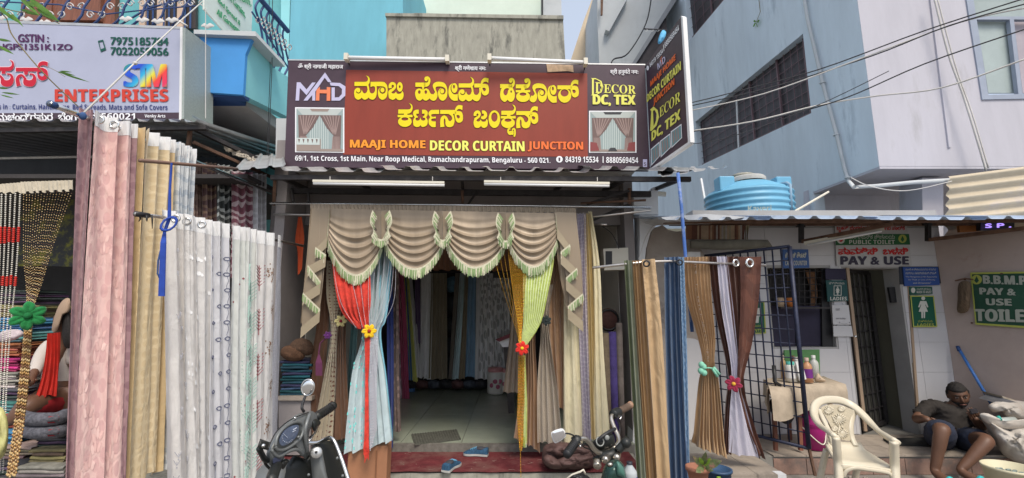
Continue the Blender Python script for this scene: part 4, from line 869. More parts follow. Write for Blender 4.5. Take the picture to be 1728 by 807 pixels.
specs=[(272,361,313,370,W1,'plain milky white sheer curtain with tiny sprigs, nearest on the low pole',2.2,(.4,.95),'sprig',.12),
(308,369,333,375,W1,'white sheer curtain with white dot clusters, second from the near end of the low pole',2.0,(.3,),'dots',.12),
(333,374,351,379,W1,'white satin-look sheer curtain left of the blue flower-stitched one',2.0,(.2,),'dots',.12),
(351,379,372,383,W2,'white sheer curtain stitched with small grey-blue open flowers',2.2,(),'flower',.12),
(372,383,390,387,W2,'white sheer curtain with navy flower vine beside the blossom-stitched one',2.0,(),'vine',.12),
(390,387,412,391,W3,'white curtain with pale green and maroon specks in the middle of the low pole',3,(),'speck',.14),
(412,391,430,394,W3,'white curtain with faint green feather stalks left of the maroon twigs',1.6,(),'gtwig',.14),
(430,394,447,398,W1,'white curtain embroidered with maroon bare twigs',1.5,(),'twig',.14),
(447,398,465,402,W1,'white curtain with brown dotted tree shapes, last white one before the grey edge',1.5,(),'tree',.14),
(465,403,477,406,W4,'grey glittery sheer curtain edge, farthest on the low left pole',.8,(),None,.05)]
M_em={'w':pm('thread_white',(.80,.80,.80)),'g':pm('thread_green',(.36,.52,.46)),'m':pm('thread_maroon',(.28,.08,.09)),'b':pm('thread_slate',(.10,.11,.18)),'br':pm('thread_brown',(.22,.12,.07)),'gr':pm('thread_grey',(.42,.42,.45))}
def ribbon(mb,S,pts,w_,n=1,o=.006):
    """pts (t,s) on a cloth; flat thread of width w_ metres"""
    q=[S(min(1,max(0,t)),min(1,max(0,s)),o) for t,s in pts]
    for a,b in zip(q,q[1:]):
        d_=b-a
        if d_.length<1e-5: continue
        s_=d_.cross(EYE-a).normalized()*w_/2; mb.add([a-s_,a+s_,b+s_,b-s_],[(0,1,2,3)])
def blob(mb,S,t,s,rt,rs,n=6,o=.006):
    c=S(t,s,o); mb.add([c]+[S(min(1,max(0,t+rt*math.cos(2*PI*k/n))),min(1,max(0,s+rs*math.sin(2*PI*k/n))),o) for k in range(n)],[(0,1+k,1+(k+1)%n) for k in range(n)])
for i,(xa,ya,xb,yb,m_,lb,fo,ey,em,am) in enumerate(specs):
    t,S=racked(lb,xa,ya,xb,yb,m_,.03+.005*i,fo*.72,.028,amps=[.03,.02,.015,.013],z=ZP2,head=C_head,eye=ey,group=G2,seed=40+i,flare=.03,crease=.15,hh=.11)
    mb=MB(); r2=random.Random(i); col='w'
    if em=='sprig':
        col='gr'
        for k in range(20): a,b=r2.uniform(.1,.9),r2.uniform(.12,.95); [ribbon(mb,S,[(a,b),(a+.05*math.cos(q),b-.014-.004*math.sin(q*3))],.004) for q in (0,1.5,3)]; blob(mb,S,a,b+.006,.012,.003)
    if em=='dots':
        for k in range(26): a,b=r2.uniform(.1,.9),r2.uniform(.12,.95); blob(mb,S,a,b,.05,.008); blob(mb,S,a+.06,b+.005,.03,.006)
    if em=='flower' or em=='vine':
        col='b'
        for k in range(15):
            a,b=.35+.3*((k%2) if em=='flower' else .4)+r2.uniform(-.05,.05),.13+k*.056
            ribbon(mb,S,[(a+.12*math.cos(2*PI*q/6),b+.0065*math.sin(2*PI*q/6)) for q in range(7)],.006)
            if em=='vine' or k%3==0: ribbon(mb,S,[(a,b+.006),(a+.06,b+.022),(a-.02,b+.042),(a,b+.05)],.0025)
    if em=='speck':
        col='m'
        for k in range(16): a,b=r2.uniform(.1,.9),r2.uniform(.1,.95); blob(mb,S,a,b,.025,.004)
    if em in('gtwig','twig'):
        col='g' if em=='gtwig' else 'm'
        for c0 in ((.3,.72) if em=='gtwig' else (.5,)):
            for k in range(5 if em=='twig' else 7):
                b0=.14+k*(.17 if em=='twig' else .12)+(.06 if c0>.5 else 0); L_=.10
                ribbon(mb,S,[(c0,b0+L_*j/5) for j in range(6)],.006)
                for j in range(6):
                    for sg in (-1,1): ribbon(mb,S,[(c0,b0+.016+j*.013),(c0+sg*(.30+.05*math.sin(j)),b0-.002+j*.013)],.0055)
    if em=='tree':
        col='br'
        for k in range(6):
            b0=.16+k*.15; a0_=.45+.2*(k%2)
            for j in range(34): 
                a,b=a0_+r2.gauss(0,.10),b0+r2.gauss(0,.013); blob(mb,S,a,b,.022,.0036,5)
            ribbon(mb,S,[(a0_,b0+.02),(a0_+.02,b0+.045)],.003)
    if mb.v: stuff(mb.build('embroidery',M_em[col],t))
# ---- dark patterned curtains hanging deeper in the left shop
G3='dark patterned curtains deep in the left shop'
for k,(x0,x1,y0,col,col2,lb) in enumerate(((326,342,272,(.24,.15,.13),(.36,.25,.2),'brown curtain with tan edge, first of the dark ones behind the white rack'),(342,366,273,(.14,.075,.075),(.30,.20,.14),'dark brown curtain with gold paisley behind the white rack'),(366,392,277,(.045,.05,.05),(.45,.47,.45),'black curtain with white floral band behind the white rack'),(392,428,288,(.21,.07,.10),(.55,.45,.46),'maroon lace curtain with pink flowers under the rusty rafter'),(428,450,292,(.42,.41,.43),(.5,.5,.52),'grey white curtain beside the maroon lace one'))):
    m_=cloth_mat('dark_patterned_%d'%k,col,col2,'dam',16,.35)
    t=thing('curtain',lb,'curtain',P((x0+x1)/2,380,4.4),G3); cloth('cloth',pr(((x0,y0,4.35),(x1,y0+3,4.45)),((x0,380,4.35),(x1,385,4.45)),((x0-2,470,4.35),(x1+2,470,4.45))),m_,t,3,.03,60+k)
# ---- left shop shell
shl=thing('left_shop_room','dark cluttered room of the left curtain shop under its tin awning','shop room',(-4,6,0))
MB().box(-9,PX0-.345,7.0,7.1,0,5.0).build('back_wall',M_dark,shl)  # near-black colour puts the room's deep shade into the wall
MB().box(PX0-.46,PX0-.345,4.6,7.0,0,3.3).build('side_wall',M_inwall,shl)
MB().box(-9,PX0-.47,4.15,6.95,2.74,2.78).build('ceiling',mat('shade_dark_ceiling',(.05,.045,.045),.9),shl)  # board added beneath the tin; its dark colour stands in for shade
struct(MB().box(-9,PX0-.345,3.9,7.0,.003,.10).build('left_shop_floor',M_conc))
# ---- bead curtain header band and bead strings
hd=thing('bead_curtain','bead curtain of white strings with red bead bands, at the far left edge','bead curtain',P(20,320,3.2))
C_hd=cloth_mat('cream_header',(.55,.49,.38))
cloth('header',pr(((-30,313,3.2),(34,308,3.2)),((-30,326,3.2),(36,325,3.2))),C_hd,hd,10,.006,2,nv=3)
M_bw=mat('white_bead',(.70,.67,.6),.4,bump=0); M_br=mat('red_bead',(.55,.03,.02),.35,bump=0); M_bg=mat('gold_bead',(.50,.30,.11),.35,.3,bump=0); M_bb=mat('brown_bead',(.20,.10,.05),.4,bump=0); M_bc=mat('cream_bead',(.58,.43,.22),.4,bump=0)
OCT=[(0,0,1),(1,0,0),(0,1,0),(-1,0,0),(0,-1,0),(0,0,-1)]; OF=[(0,1,2),(0,2,3),(0,3,4),(0,4,1),(5,2,1),(5,3,2),(5,4,3),(5,1,4)]
def beads(pts,step,r,elong,cols,parent,name='bead_string',jit=0,seed=0):
    """string of beads along points; cols(u,k)-> (material, scale)"""
    q=cr([tuple(p) for p in pts],False,8); L_=[0]
    for a,b in zip(q,q[1:]): L_.append(L_[-1]+(b-a).length)
    n=int(L_[-1]/step); mats={}; j=0; rr=random.Random(seed*7+3); o0=rr.random()*step
    me=MB(); idx=[]
    for k in range(n):
        d_=min(k*step+o0,L_[-1]-1e-5)
        while L_[j+1]<d_: j+=1
        t=(d_-L_[j])/max(1e-6,L_[j+1]-L_[j]); p=q[j].lerp(q[j+1],t); tt=(q[j+1]-q[j]).normalized(); m_,sc_=cols(d_/L_[-1],k)
        Mx=V((0,0,1)).rotation_difference(tt).to_matrix()
        me.add([p+Mx@V((a*r*sc_,b*r*sc_,c*r*elong*sc_)) for a,b,c in OCT],OF); idx+= [m_]*8
    o=me.build(name,None,parent); ml=[]
    for m_ in idx:
        if m_ not in ml: ml.append(m_); o.data.materials.append(m_)
    o.data.polygons.foreach_set('material_index',[ml.index(m_) for m_ in idx]); o.data.polygons.foreach_set('use_smooth',[True]*len(idx)); return o
for k,(xt,xm,xb) in enumerate(((-6,-8,-14),(3,-2,-9),(10,5,-4),(18,12,3),(26,19,9),(34,27,14))):
    beads([P(xt,327,3.2),P(xm+1,450,3.2),P(xb,600,3.2),P(xb-9,800,3.2)],.014,.0078,.8,lambda u,j:((M_br,1.7) if (.13<u<.19 or .315<u<.35) else (M_bw,1)),hd,seed=k)
gd=thing('bead_curtain','gold and brown bead string curtain gathered by a green flower, at the left','bead curtain',P(45,600,3.0))
cloth('header',pr(((36,307,3.1),(124,304,3.0)),((38,325,3.1),(124,321,3.0))),C_hd,gd,14,.008,3,nv=3)
for k in range(17):
    u=k/16; xt=40+u*82; 
    beads([P(xt,323,3.1),P(40+u*(60)*.85,430-20*u,3.08),P(44+u*26,480,3.05),P(46+u*6,530,3.0)],.019,.0036,1.7,lambda w_,j:((M_bc,1) if j%2 else ((M_bg,.9) if j%4 else (M_bb,.8))),gd,seed=k)
for k in range(14):
    u=k/13; beads([P(43+u*11,540,2.98+.03*(k%3)),P(34+u*14,640,2.98+.03*(k%3)),P(24+u*15,720,2.97),P(11+u*15,806,2.96)],.021,.0075,1.5,lambda w_,j,k=k:((M_bc,1) if (j+k)%3==0 else ((M_bg,1) if (j+k)%3==1 else (M_bb,1))),gd,seed=k+30)
flower('green_flower','big dark green felt flower tying the gold bead strings together',P(47,533,2.88),.085,(.01,.20,.05),(.01,.14,.04),petals=6)
# ---- folded piles on the left
cols=[((.05,.18,.32),'blue'),((.35,.03,.12),'crimson'),((.08,.22,.22),'teal'),((.30,.10,.05),'rust'),((.24,.20,.10),'olive'),((.05,.05,.06),'black'),((.30,.05,.05),'red'),((.20,.16,.12),'brown'),((.34,.31,.28),'grey')]
def folded(lab,x0,x1,y,h,Y,col,group,name='folded_cloth',seed=0,dep=.35,parent=None,cat='folded cloth'):
    a=P(x0,y,Y); b=P(x1,y,Y); hh=(P(x0,y-h,Y)-a).length; t=thing(name,lab,cat,(a+b)/2,group); n=max(1,int(hh/.022)); rr=random.Random(seed)
    for k in range(n):
        z0=a.z+hh*k/n; z1=z0+hh/n*.93; sh_=(1,.6,1.35,.8)[(k*7+seed)%4]; tint=(0,.02,-.01)[(k*5+seed)%3]; cc=tuple(max(.01,min(.8,c*sh_+tint*(1 if q_!=1 else -.4))) for q_,c in enumerate(col)); m_=mat('pile_%d_%d_%d'%tuple(int(c*99) for c in cc),cc,.9,var=.45,vs=10,bump=.6,bs=60); xj0,xj1=rr.uniform(-.02,.02),rr.uniform(-.03,.02)
        pts=[]; N_=10; mb=MB(); ra=(z1-z0)/2
        for s_ in range(1):
            prof=[]
            for q in range(5): an=-PI/2+PI*q/4; prof.append((math.cos(an)*ra,(z0+z1)/2+math.sin(an)*ra))
            vs=[];fs=[]; xs_=[a.x+xj0+(b.x-a.x+xj1)*i/N_ for i in range(N_+1)]
            for i,xx in enumerate(xs_):
                dz=.010*noise.noise(V((xx*6,k*3.1,seed))); dy=.018*noise.noise(V((xx*4,k*2.7,seed+5)))
                for (py,pz) in prof: vs.append((xx,a.y-py-dy,pz+dz))
                vs.append((xx,a.y+dep,z1+dz)); vs.append((xx,a.y+dep,z0+dz))
            for i in range(N_):
                for q in range(7): fs.append((i*7+q,i*7+(q+1)%7,(i+1)*7+(q+1)%7,(i+1)*7+q))
            fs+=[tuple(range(7)),tuple(N_*7+q for q in range(6,-1,-1))]
            mb.add(vs,fs)
        mb.build('fold',m_,t,True)
    return t
G4='folded cloths stacked in the left shop'
plist=[(-30,40,806,24,3.6,5),(30,110,806,20,3.55,8),(-30,50,780,26,3.7,7),(52,112,782,24,3.65,4),(-30,30,752,24,3.8,0),(60,112,756,22,3.75,5),(-30,34,728,26,3.9,6),(56,114,734,20,3.85,7),(-30,30,700,22,4.0,2),(-30,36,678,20,4.05,5),(-30,28,655,26,4.1,8),(-30,30,628,24,4.15,1),(-30,33,602,22,4.2,3),(-25,38,578,18,4.3,2),(-25,38,560,22,4.35,0),(-20,60,535,20,4.6,4),(-20,60,512,22,4.7,5)]
names=['lowest pile at the far left edge','bottom black striped pile beside the pink curtain','second pile from the bottom at the left edge','tan patterned mat pile beside the pink curtain','blue cloth stack low at the left edge','striped mats just under the round grey mats','red cloths in the left pile at knee height','brown mats right of the gold beads','teal fold above the red pile','dark pile behind the white bead strings','pale grey folded cloth left of the gold beads','crimson folded cloth left of the gold beads','rust folded cloth left of the gold beads','teal folded cloth under the blue one','bright blue cloth near the green flower','olive folded cloth high behind the green flower','black bundle on the top shelf behind the flower']
for k,(x0,x1,y,h,Y,c) in enumerate(plist):
    nm=names[k]; words=['folded',cols[c][1]] ; folded(cols[c][1]+' cloth: '+nm if 0 else nm,x0,x1,y,h,Y,cols[c][0],G4,seed=k)
for k,(y,c,lb) in enumerate(((722,(.12,.12,.14),'thick grey rolled mat with red middle, lower one beside the pink curtain'),(700,(.15,.15,.17),'thick grey shaggy mat, upper one beside the pink curtain'))):
    t=thing('rolled_mat',lb,'mat',P(85,y,3.6)); m_=mat('grey_shag',c,1,var=.5,vs=40,bump=1,bs=120)
    for j,(rr_,mm) in enumerate(((.05,m_),(.032,MATS['red_bead']),(.02,m_))):
        MB().tube(cr([tuple(P(40+j*5,y+4,3.6-j*.012)),tuple(P(60,y+8,3.55-j*.014)),tuple(P(95,y+7,3.55-j*.014)),tuple(P(112,y,3.7))],False,4),rr_,8).build('fold',m_ if j!=1 else mat('red_felt',(.30,.02,.03),.95,var=.3,vs=30),t,True)
# shelf boards and camouflage banner behind beads
t=thing('painted_banner','black and olive camouflage cloth hanging behind the gold bead strings','banner',P(80,420,5.0))
cloth('cloth',pr(((30,320,5.0),(125,318,5.0)),((30,450,5.0),(125,450,5.0))),mat('camo_cloth',(.05,.05,.05),.9,stain=((.25,.24,.03),.5,1),stains=3.5),t,1,.01,5)
t=thing('white_towel_pile','white and pink folded towel lying on the teal cloths left of the beads','towel',P(18,570,4.2)); pillow('fold',[(2,560),(30,556),(40,564),(24,574),(0,576)],at(4.2),.05,mat('towel',(.5,.42,.44),.95,var=.3,vs=20),t,lump=.02)
t=thing('yellow_bag','pale yellow plastic bag bottom left beside the gold beads','bag',P(0,760,3.0)); pillow('bag',[(-20,700),(0,686),(12,705),(14,740),(6,770),(-20,780)],at(3.1),.08,mat('yellow_film',(.5,.48,.2),.4,var=.3,vs=10),t,lump=.05)
# ---- ropes on the left
rp_=thing('rope','pale cord stretched from the curtain pole knot up to the balcony ledge','rope',P(220,110,3.2))
MB().tube([P(142,190,2.5),P(228,106,3.2),P(305,35,4.0),P(345,0,4.5)],.006,6).build('cord',M_wirew,rp_,True)
MB().ell(P(228,107,3.18),.018,.014,.014).build('knot',M_wirew,rp_,True); MB().tube([P(305,35,4.0),P(296,42,4.0),P(303,36,3.98),P(316,44,3.98)],.01,5).build('knot',M_wirew,rp_,True)
for (pts,lb) in ((((347,14,4.2),(347,120,4.2),(347,200,4.2)),'thin hanging cord left of the blue balcony bracket'),(((454,-10,4.9),(456,120,4.9),(449,300,4.9)),'black cable hanging right of the balcony'),(((460,-10,4.8),(459,110,4.8),(452,290,4.8)),'second black cable close beside the balcony cable')):
    t=thing('hanging_cable',lb,'cable',P(*pts[-1]),None); MB().tube([P(*p) for p in pts],.004,4).build('cable',M_wire if 'black' in lb else M_wirew,t)
# twig with leaves top left
tw=thing('leafy_twig','thin green-leaved branch drooping over the lilac sign at the top left corner','branch',P(60,60,1.6))
M_lf=mat('leaf_green',(.12,.26,.04),.6,trans=.4,var=.3,vs=20); M_st=mat('twig_bark',(.20,.16,.07),.8)
MB().tube(cr([tuple(P(*p)) for p in ((-10,15,1.6),(10,30,1.6),(18,55,1.6),(40,85,1.62),(70,120,1.65),(100,150,1.7),(132,180,1.75))],False,4),[.0022]*25,5).build('stem',M_st,tw,True)
MB().tube(cr([tuple(P(*p)) for p in ((-10,10,1.6),(30,20,1.6),(60,22,1.6),(100,40,1.6))],False,4),.0018,5).build('stem',M_st,tw,True)
MB().tube(cr([tuple(P(*p)) for p in ((78,112,1.66),(95,120,1.66),(110,130,1.66))],False,4),.001,5).build('stem',M_st,tw,True)
def leaf(mb,a,b,w_,tw_=0):
    a,b=P(*a),P(*b); d_=b-a; n=(EYE-a).normalized(); s_=d_.cross(n).normalized(); s_=(s_*math.cos(tw_)+n*math.sin(tw_))
    vs=[a];k=5
    for i in range(1,k): t=i/k; ww=w_*math.sin(PI*t**.8); c=a+d_*t+n*.004*math.sin(PI*t); vs+=[c-s_*ww,c+n*.003,c+s_*ww]
    vs.append(b); fs=[(0,1,2),(0,2,3)]
    for i in range(k-2): o=1+3*i; fs+=[(o,o+3,o+4,o+1),(o+1,o+4,o+5,o+2)]
    o=1+3*(k-2); fs+=[(o,len(vs)-1,o+1),(o+1,len(vs)-1,o+2)]
    mb.add(vs,fs)
LF=[((45,-6),(102,38),.010),((20,-10),(78,-2),.008),((30,-8),(68,28),.009),((60,14),(98,36),.009),((34,16),(66,26),.008),((4,18),(34,40),.008),((-8,8),(18,30),.008),((18,22),(40,46),.005),((-6,66),(20,70),.006),((-6,76),(24,92),.006),((96,121),(128,128),.004),((104,124),(152,139),.004),((100,120),(122,122),.003),((-5,148),(16,150),.004),((2,156),(34,160),.004),((0,160),(24,166),.003),((44,2),(60,12),.007),((-10,-2),(30,-6),.008)]
for k,(a,b,w_) in enumerate(LF):
    mb=MB(); leaf(mb,(*a,1.6+.01*(k%3)),(*b,1.58),w_,.5*math.sin(k)); mb.build('leaf',M_lf,tw,True)
# =================== SHOP FRONT ===================
VY=4.22
rod=thing('valance_rod','steel curtain rod across the shop front carrying the swagged brown valance','curtain rod',P(790,350,4.3))
MB().tube([P(456,343,4.27),P(1098,350,4.36)],.013,10).build('tube',M_chrome,rod,True)
for (pts,lb) in (((P(462,362,4.40),P(640,364,4.45)),'thin white rod under the left end of the valance rod'),((P(980,343,4.5),P(1090,338,4.3)),'rusty pole end above the right end of the valance rod'),((P(960,371,4.5),P(1098,355,4.2)),'steel pole just below the right end of the valance rod'),((P(1000,379,4.6),P(1024,379,4.5)),'short white rod stub beside the yellow curtain')):
    t=thing('rod',lb,'rod',pts[0]); MB().tube(list(pts),.011,8).build('tube',M_rod if 'rusty' not in lb else M_rust,t,True)
C_val=mat('bronze_satin',(.30,.23,.155),.45,.15,var=.15,vs=5,bump=.25,bs=90,spec=.7,sheen=.3,coord='UV',stretch=(1,.15,1),trans=.06)
C_fr=mat('green_fringe',(.24,.34,.15),.8,var=.45,vs=60,bump=.6,bs=400,coord='UV',stretch=(5,1,1)); C_frc=mat('cream_trim',(.60,.57,.42),.8,var=.2,vs=60,bump=.5,bs=300)
vl=thing('valance','bronze satin swag valance with green fringe hanging across the shop entrance','valance',P(745,450,4.2))
cloth('header',pr(((524,344,VY),(972,351,VY+.06)),((524,353,VY),(972,360,VY+.06))),C_val,vl,70,.006,3,nv=3)
def swag(x0,y0,x1,y1,xc,yb,first=False,seed=0):
    """one draped swag: pleats hang as nested curves from both top corners"""
    nu,nv=40,44; vs=[];uv=[]; rr=random.Random(seed)
    def S(u,v,o=0):
        # u across, v down 0..1
        sag=(4*u*(1-u))**.70; top=y0+(y1-y0)*u; hl=.62 # side length share
        xl=x0+(x1-x0)*u; 
        ys=top+ (yb-top)*(v*(hl*.0+1))*sag + (1-sag)*v*(yb-top)*.42
        x=xl+(xc-xl)*.10*v*sag
        # pinch: pleats from corners
        env=min(1,v*2.2)*(.25+.75*sag)
        k=6.5; ph=v**1.15*k*2*PI+.8*noise.noise(V((u*2.3,v*3,seed)))
        am=.022*env*(.55+.45*noise.noise(V((u*3,v*6,seed+2)))+.3); am=max(am,.0)
        bulge=.085*sag*v
        h=(abs(math.sin(ph/2))**.8)*2-1
        if v<.3 : h=h*(v/.3)+.25*math.sin(u*38+seed+2*math.sin(v*9))*(1-v/.3)*.5
        p=P(x,ys+(2.2*math.sin(ph)*env),VY-.012-bulge-am*h-o); return p
    for j in range(nv+1):
        for i in range(nu+1): vs.append(S(i/nu,j/nv)); uv.append((i/nu*.9,-j/nv*.8))
    mesh('swag',vs,[(j*(nu+1)+i,(j+1)*(nu+1)+i,(j+1)*(nu+1)+i+1,j*(nu+1)+i+1) for j in range(nv) for i in range(nu)],C_val,vl,True,uv)
    q=[S(i/60,1,.004) for i in range(61)]; fringe(q,.105 if True else .1,seed)
def fringe(q,L_,seed,horiz=False,up=None):
    """cream top band, green and cream hanging threads along points q"""
    rr=random.Random(seed); mb=MB(); n=len(q)
    # slightly above edge: band
    d1=V((0,0,-1)) if up is None else up
    vs=[p-d1*.018 for p in q]+[p+d1*.012 for p in q]; mesh('fringe_band',vs,[(i,i+1,n+i+1,n+i) for i in range(n-1)],C_frc,vl)
    a=MB(); b=MB()
    tot=[0]
    for x,y in zip(q,q[1:]): tot.append(tot[-1]+(y-x).length)
    m=int(tot[-1]/.0065); j=0
    for k in range(m):
        dd=k*.0065
        while tot[j+1]<dd: j+=1
        t=(dd-tot[j])/max(tot[j+1]-tot[j],1e-6); p=q[j].lerp(q[j+1],t); w_=.0042; nn=(q[j+1]-q[j]).normalized()*w_
        l=L_*rr.uniform(.62,.85); jit=V((rr.uniform(-.006,.006),rr.uniform(-.004,.004),0))
        m_=(a if rr.random()<.62 else b); tt=d1*l*.55
        e=V((0,-.003*rr.random(),0)); c0,c1,c2=p+e,p+tt+jit*.5+e,p+tt/.55+jit+e
        m_.add([c0-nn,c0+nn,c1+nn,c1-nn,c2+nn*.7,c2-nn*.7],[(0,1,2,3),(3,2,4,5)])
    stuff(a.build('fringe',C_fr,vl)); stuff(b.build('fringe',C_frc,vl))
swag(552,352,648,354,598,466,seed=1); swag(646,354,752,356,700,456,seed=2); swag(750,356,856,358,802,454,seed=3); swag(856,358,942,360,902,452,seed=4)
def jabot(x,y,w_,h,seed):
    """small pinched tail between swags with fringe on its inner folds"""
    for sg in (-1,1):
        pts=[(x,y),(x+sg*w_*.9,y+1),(x+sg*w_,y+h*.3),(x+sg*w_*.75,y+h*.62),(x+sg*w_*.95,y+h*.75),(x+sg*w_*.9,y+h*.82),(x,y+h)]
        vs=[];f=at(VY-.10)
        plate('tail',[[(x+sg*.4,y),(x+sg*w_*.8,y),(x+sg*w_,y+h*.35),(x+sg*w_*.45,y+h*.55),(x+sg*w_*.9,y+h*.78),(x+sg*.4,y+h)]],lambda a,b,o=0,sg=sg:P(a,b,VY-.10+abs(a-x)*.004-o),V((0,.012,0)),C_val,vl)
        q=cr([tuple(P(x+sg*w_*a,y+h*b,VY-.125)) for a,b in ((.85,.02),(1.08,.2),(1.1,.4),(.75,.62),(1.0,.78))],False,5); fringe(q,.085,seed+3,up=V((-sg*.55,0,-.83)).normalized()); continue
        n=8
        rr=random.Random(seed); a=MB();b=MB()
        for k in range(26):
            t=k/25; i=min(int(t*n),n-1); p=q[i].lerp(q[i+1],t*n-i); d_=V((-sg*.022-sg*.01*rr.random(),0,-.05-.02*rr.random())); s_=V((.004,0,.002)); (a if rr.random()<.65 else b).add([p-s_,p+s_,p+s_+d_,p-s_+d_],[(0,1,2,3)])
        stuff(a.build('fringe',C_fr,vl)); stuff(b.build('fringe',C_frc,vl))
    q=[P(x-w_*.95,y+h*.72,VY-.118),P(x,y+h*.88,VY-.12),P(x+w_*.95,y+h*.72,VY-.118)]; q=cr([tuple(p) for p in q],False,10); fringe(q,.085,seed+9)
jabot(643,356,15,58,1); jabot(747,357,14,58,2); jabot(853,360,13,56,3)
def cascade(zz,body,seed):
    """zig-zag cascade: zz list of edge points px from top to bottom; cloth body behind"""
    plate('cascade',[body],at(VY-.03),V((0,.01,0)),C_val,vl)
    for i in range(0,len(zz)-1):
        a,b=zz[i],zz[i+1]; q=[P(a[0]+(b[0]-a[0])*t/10,a[1]+(b[1]-a[1])*t/10,VY-.05-.004*i) for t in range(11)]
        if i%2==0: fringe(q,.085,seed+i)
        else:
            mb=MB(); mb.add([q[0],q[-1],q[-1]+V((0,0,-.10)),q[0]+V((0,0,-.10))],[(0,1,2,3)]); mb.build('fold_lining',mat('pale_lining',(.34,.28,.19),.6,var=.12),vl)
    # vertical pleats
cascade([(556,356),(552,400),(532,420),(550,433),(519,450),(541,478),(511,497),(540,525),(508,552)],[(526,352),(556,352),(555,405),(550,420),(545,450),(542,480),(540,520),(537,535),(509,560),(511,500),(519,440)],10)
cascade([(938,360),(940,385),(962,415),(946,428),(974,455),(955,472),(984,498),(958,520),(984,542)],[(936,358),(972,359),(978,420),(984,500),(983,540),(962,528),(958,480),(948,430),(940,390)],30)
cloth('tail_pleats',pr(((525,352,VY-.01),(552,354,VY-.02)),((520,420,VY-.01),(550,425,VY-.02)),((512,500,VY-.01),(543,505,VY-.02)),((508,545,VY-.01),(536,530,VY-.02))),C_val,vl,3,.02,4)
cloth('tail_pleats',pr(((938,358,VY+.0),(972,360,VY+.04)),((942,440,VY),(982,440,VY+.04)),((956,520,VY),(985,535,VY+.04))),C_val,vl,3,.02,5)
# ---- pelmet of small brown pleats deeper in the doorway
pe=thing('pleated_pelmet','dark brown pleated pelmet hanging behind the swags over the inner curtains','pelmet',P(750,455,5.4))
cloth('cloth',pr(((660,405,5.4),(905,405,5.4)),((660,455,5.4),(905,458,5.4))),cloth_mat('brown_pelmet',(.20,.095,.05)),pe,26,.02,3,nv=5)
# ---- inner row at the back of the shop
rb_=thing('inner_curtain_rail','dark rail across the back of the shop with many hanging curtains','curtain rail',P(745,458,6.9))
MB().tube([P(655,458,7.45),P(870,460,7.45)],.012,6).build('tube',M_steeldark,rb_)
G5='sample curtains hanging at the back of the shop'
inner=[(664,676,682,762,686,(.42,.20,.22),'dusty pink patterned sample curtain at the left of the inner row'),(670,682,682,694,735,(.14,.015,.045),'crimson sample curtain next to the pink one in the inner row'),(680,686,690,701,668,(.025,.07,.16),'narrow navy sample curtain in the inner row'),(682,690,694,706,650,(.50,.33,.07),'narrow mustard sample curtain in the inner row'),
(689,694,700,713,638,(.46,.50,.38),'pale green satin sample curtain with slanting hem, left part of the inner row'),(700,708,702,712,580,(.05,.03,.07),'dark plum sample curtain in the inner row'),(709,722,708,716,636,(.40,.42,.30),'light sage sample curtain falling straight beside the plum one'),(716,730,714,728,640,(.46,.50,.40),'pale mint sample curtain in the left middle of the inner row'),
(729,755,724,756,640,(.085,.07,.045),'wide dark olive brown sample curtain in the middle of the inner row'),(768,778,756,766,640,(.06,.05,.04),'near black brown sample curtain right of the open gap in the inner row'),(776,786,764,774,640,(.20,.25,.26),'slate blue sample curtain in the inner row'),(784,791,774,784,640,(.10,.08,.05),'thin dark brown sample curtain beside the slate one'),
(791,804,786,802,636,(.07,.12,.17),'deep blue grey satin sample curtain in the inner row'),(803,811,801,808,640,(.40,.45,.38),'pale sage sample curtain right of the deep blue one'),(812,830,808,838,640,(.34,.42,.47),'pale blue cloth sample curtain with grey leaf print'),(828,862,832,862,636,(.30,.34,.38),'grey blue leaf print sample curtain at the right of the inner row')]
for k,(a,b,c,d_,yb,col,lb) in enumerate(inner):
    if k==0: a,b,c,d_=664,674,668,682
    col=tuple(min(.8,x*2.9+.03) for x in col); m_=cloth_mat('inner_%d'%k,col,tuple(x*.55 for x in col),'leaf' if k in(0,14,15) else None,7,.3,rough=.55)  # cloth colours lifted to make up for the weak light inside
    Y=7.45 if k not in (0,1) else 6.9
    t=thing('curtain',lb,'curtain',P((c+d_)/2,yb,Y),G5); cloth('cloth',pr(((a,461,Y),(b,461,Y)),(((a*2+c)/3,520,Y),((b*2+d_)/3,520,Y)),((c,yb,Y),(d_,yb,Y))),m_,t,max(2,(b-a)//5),.03,80+k,nv=12)
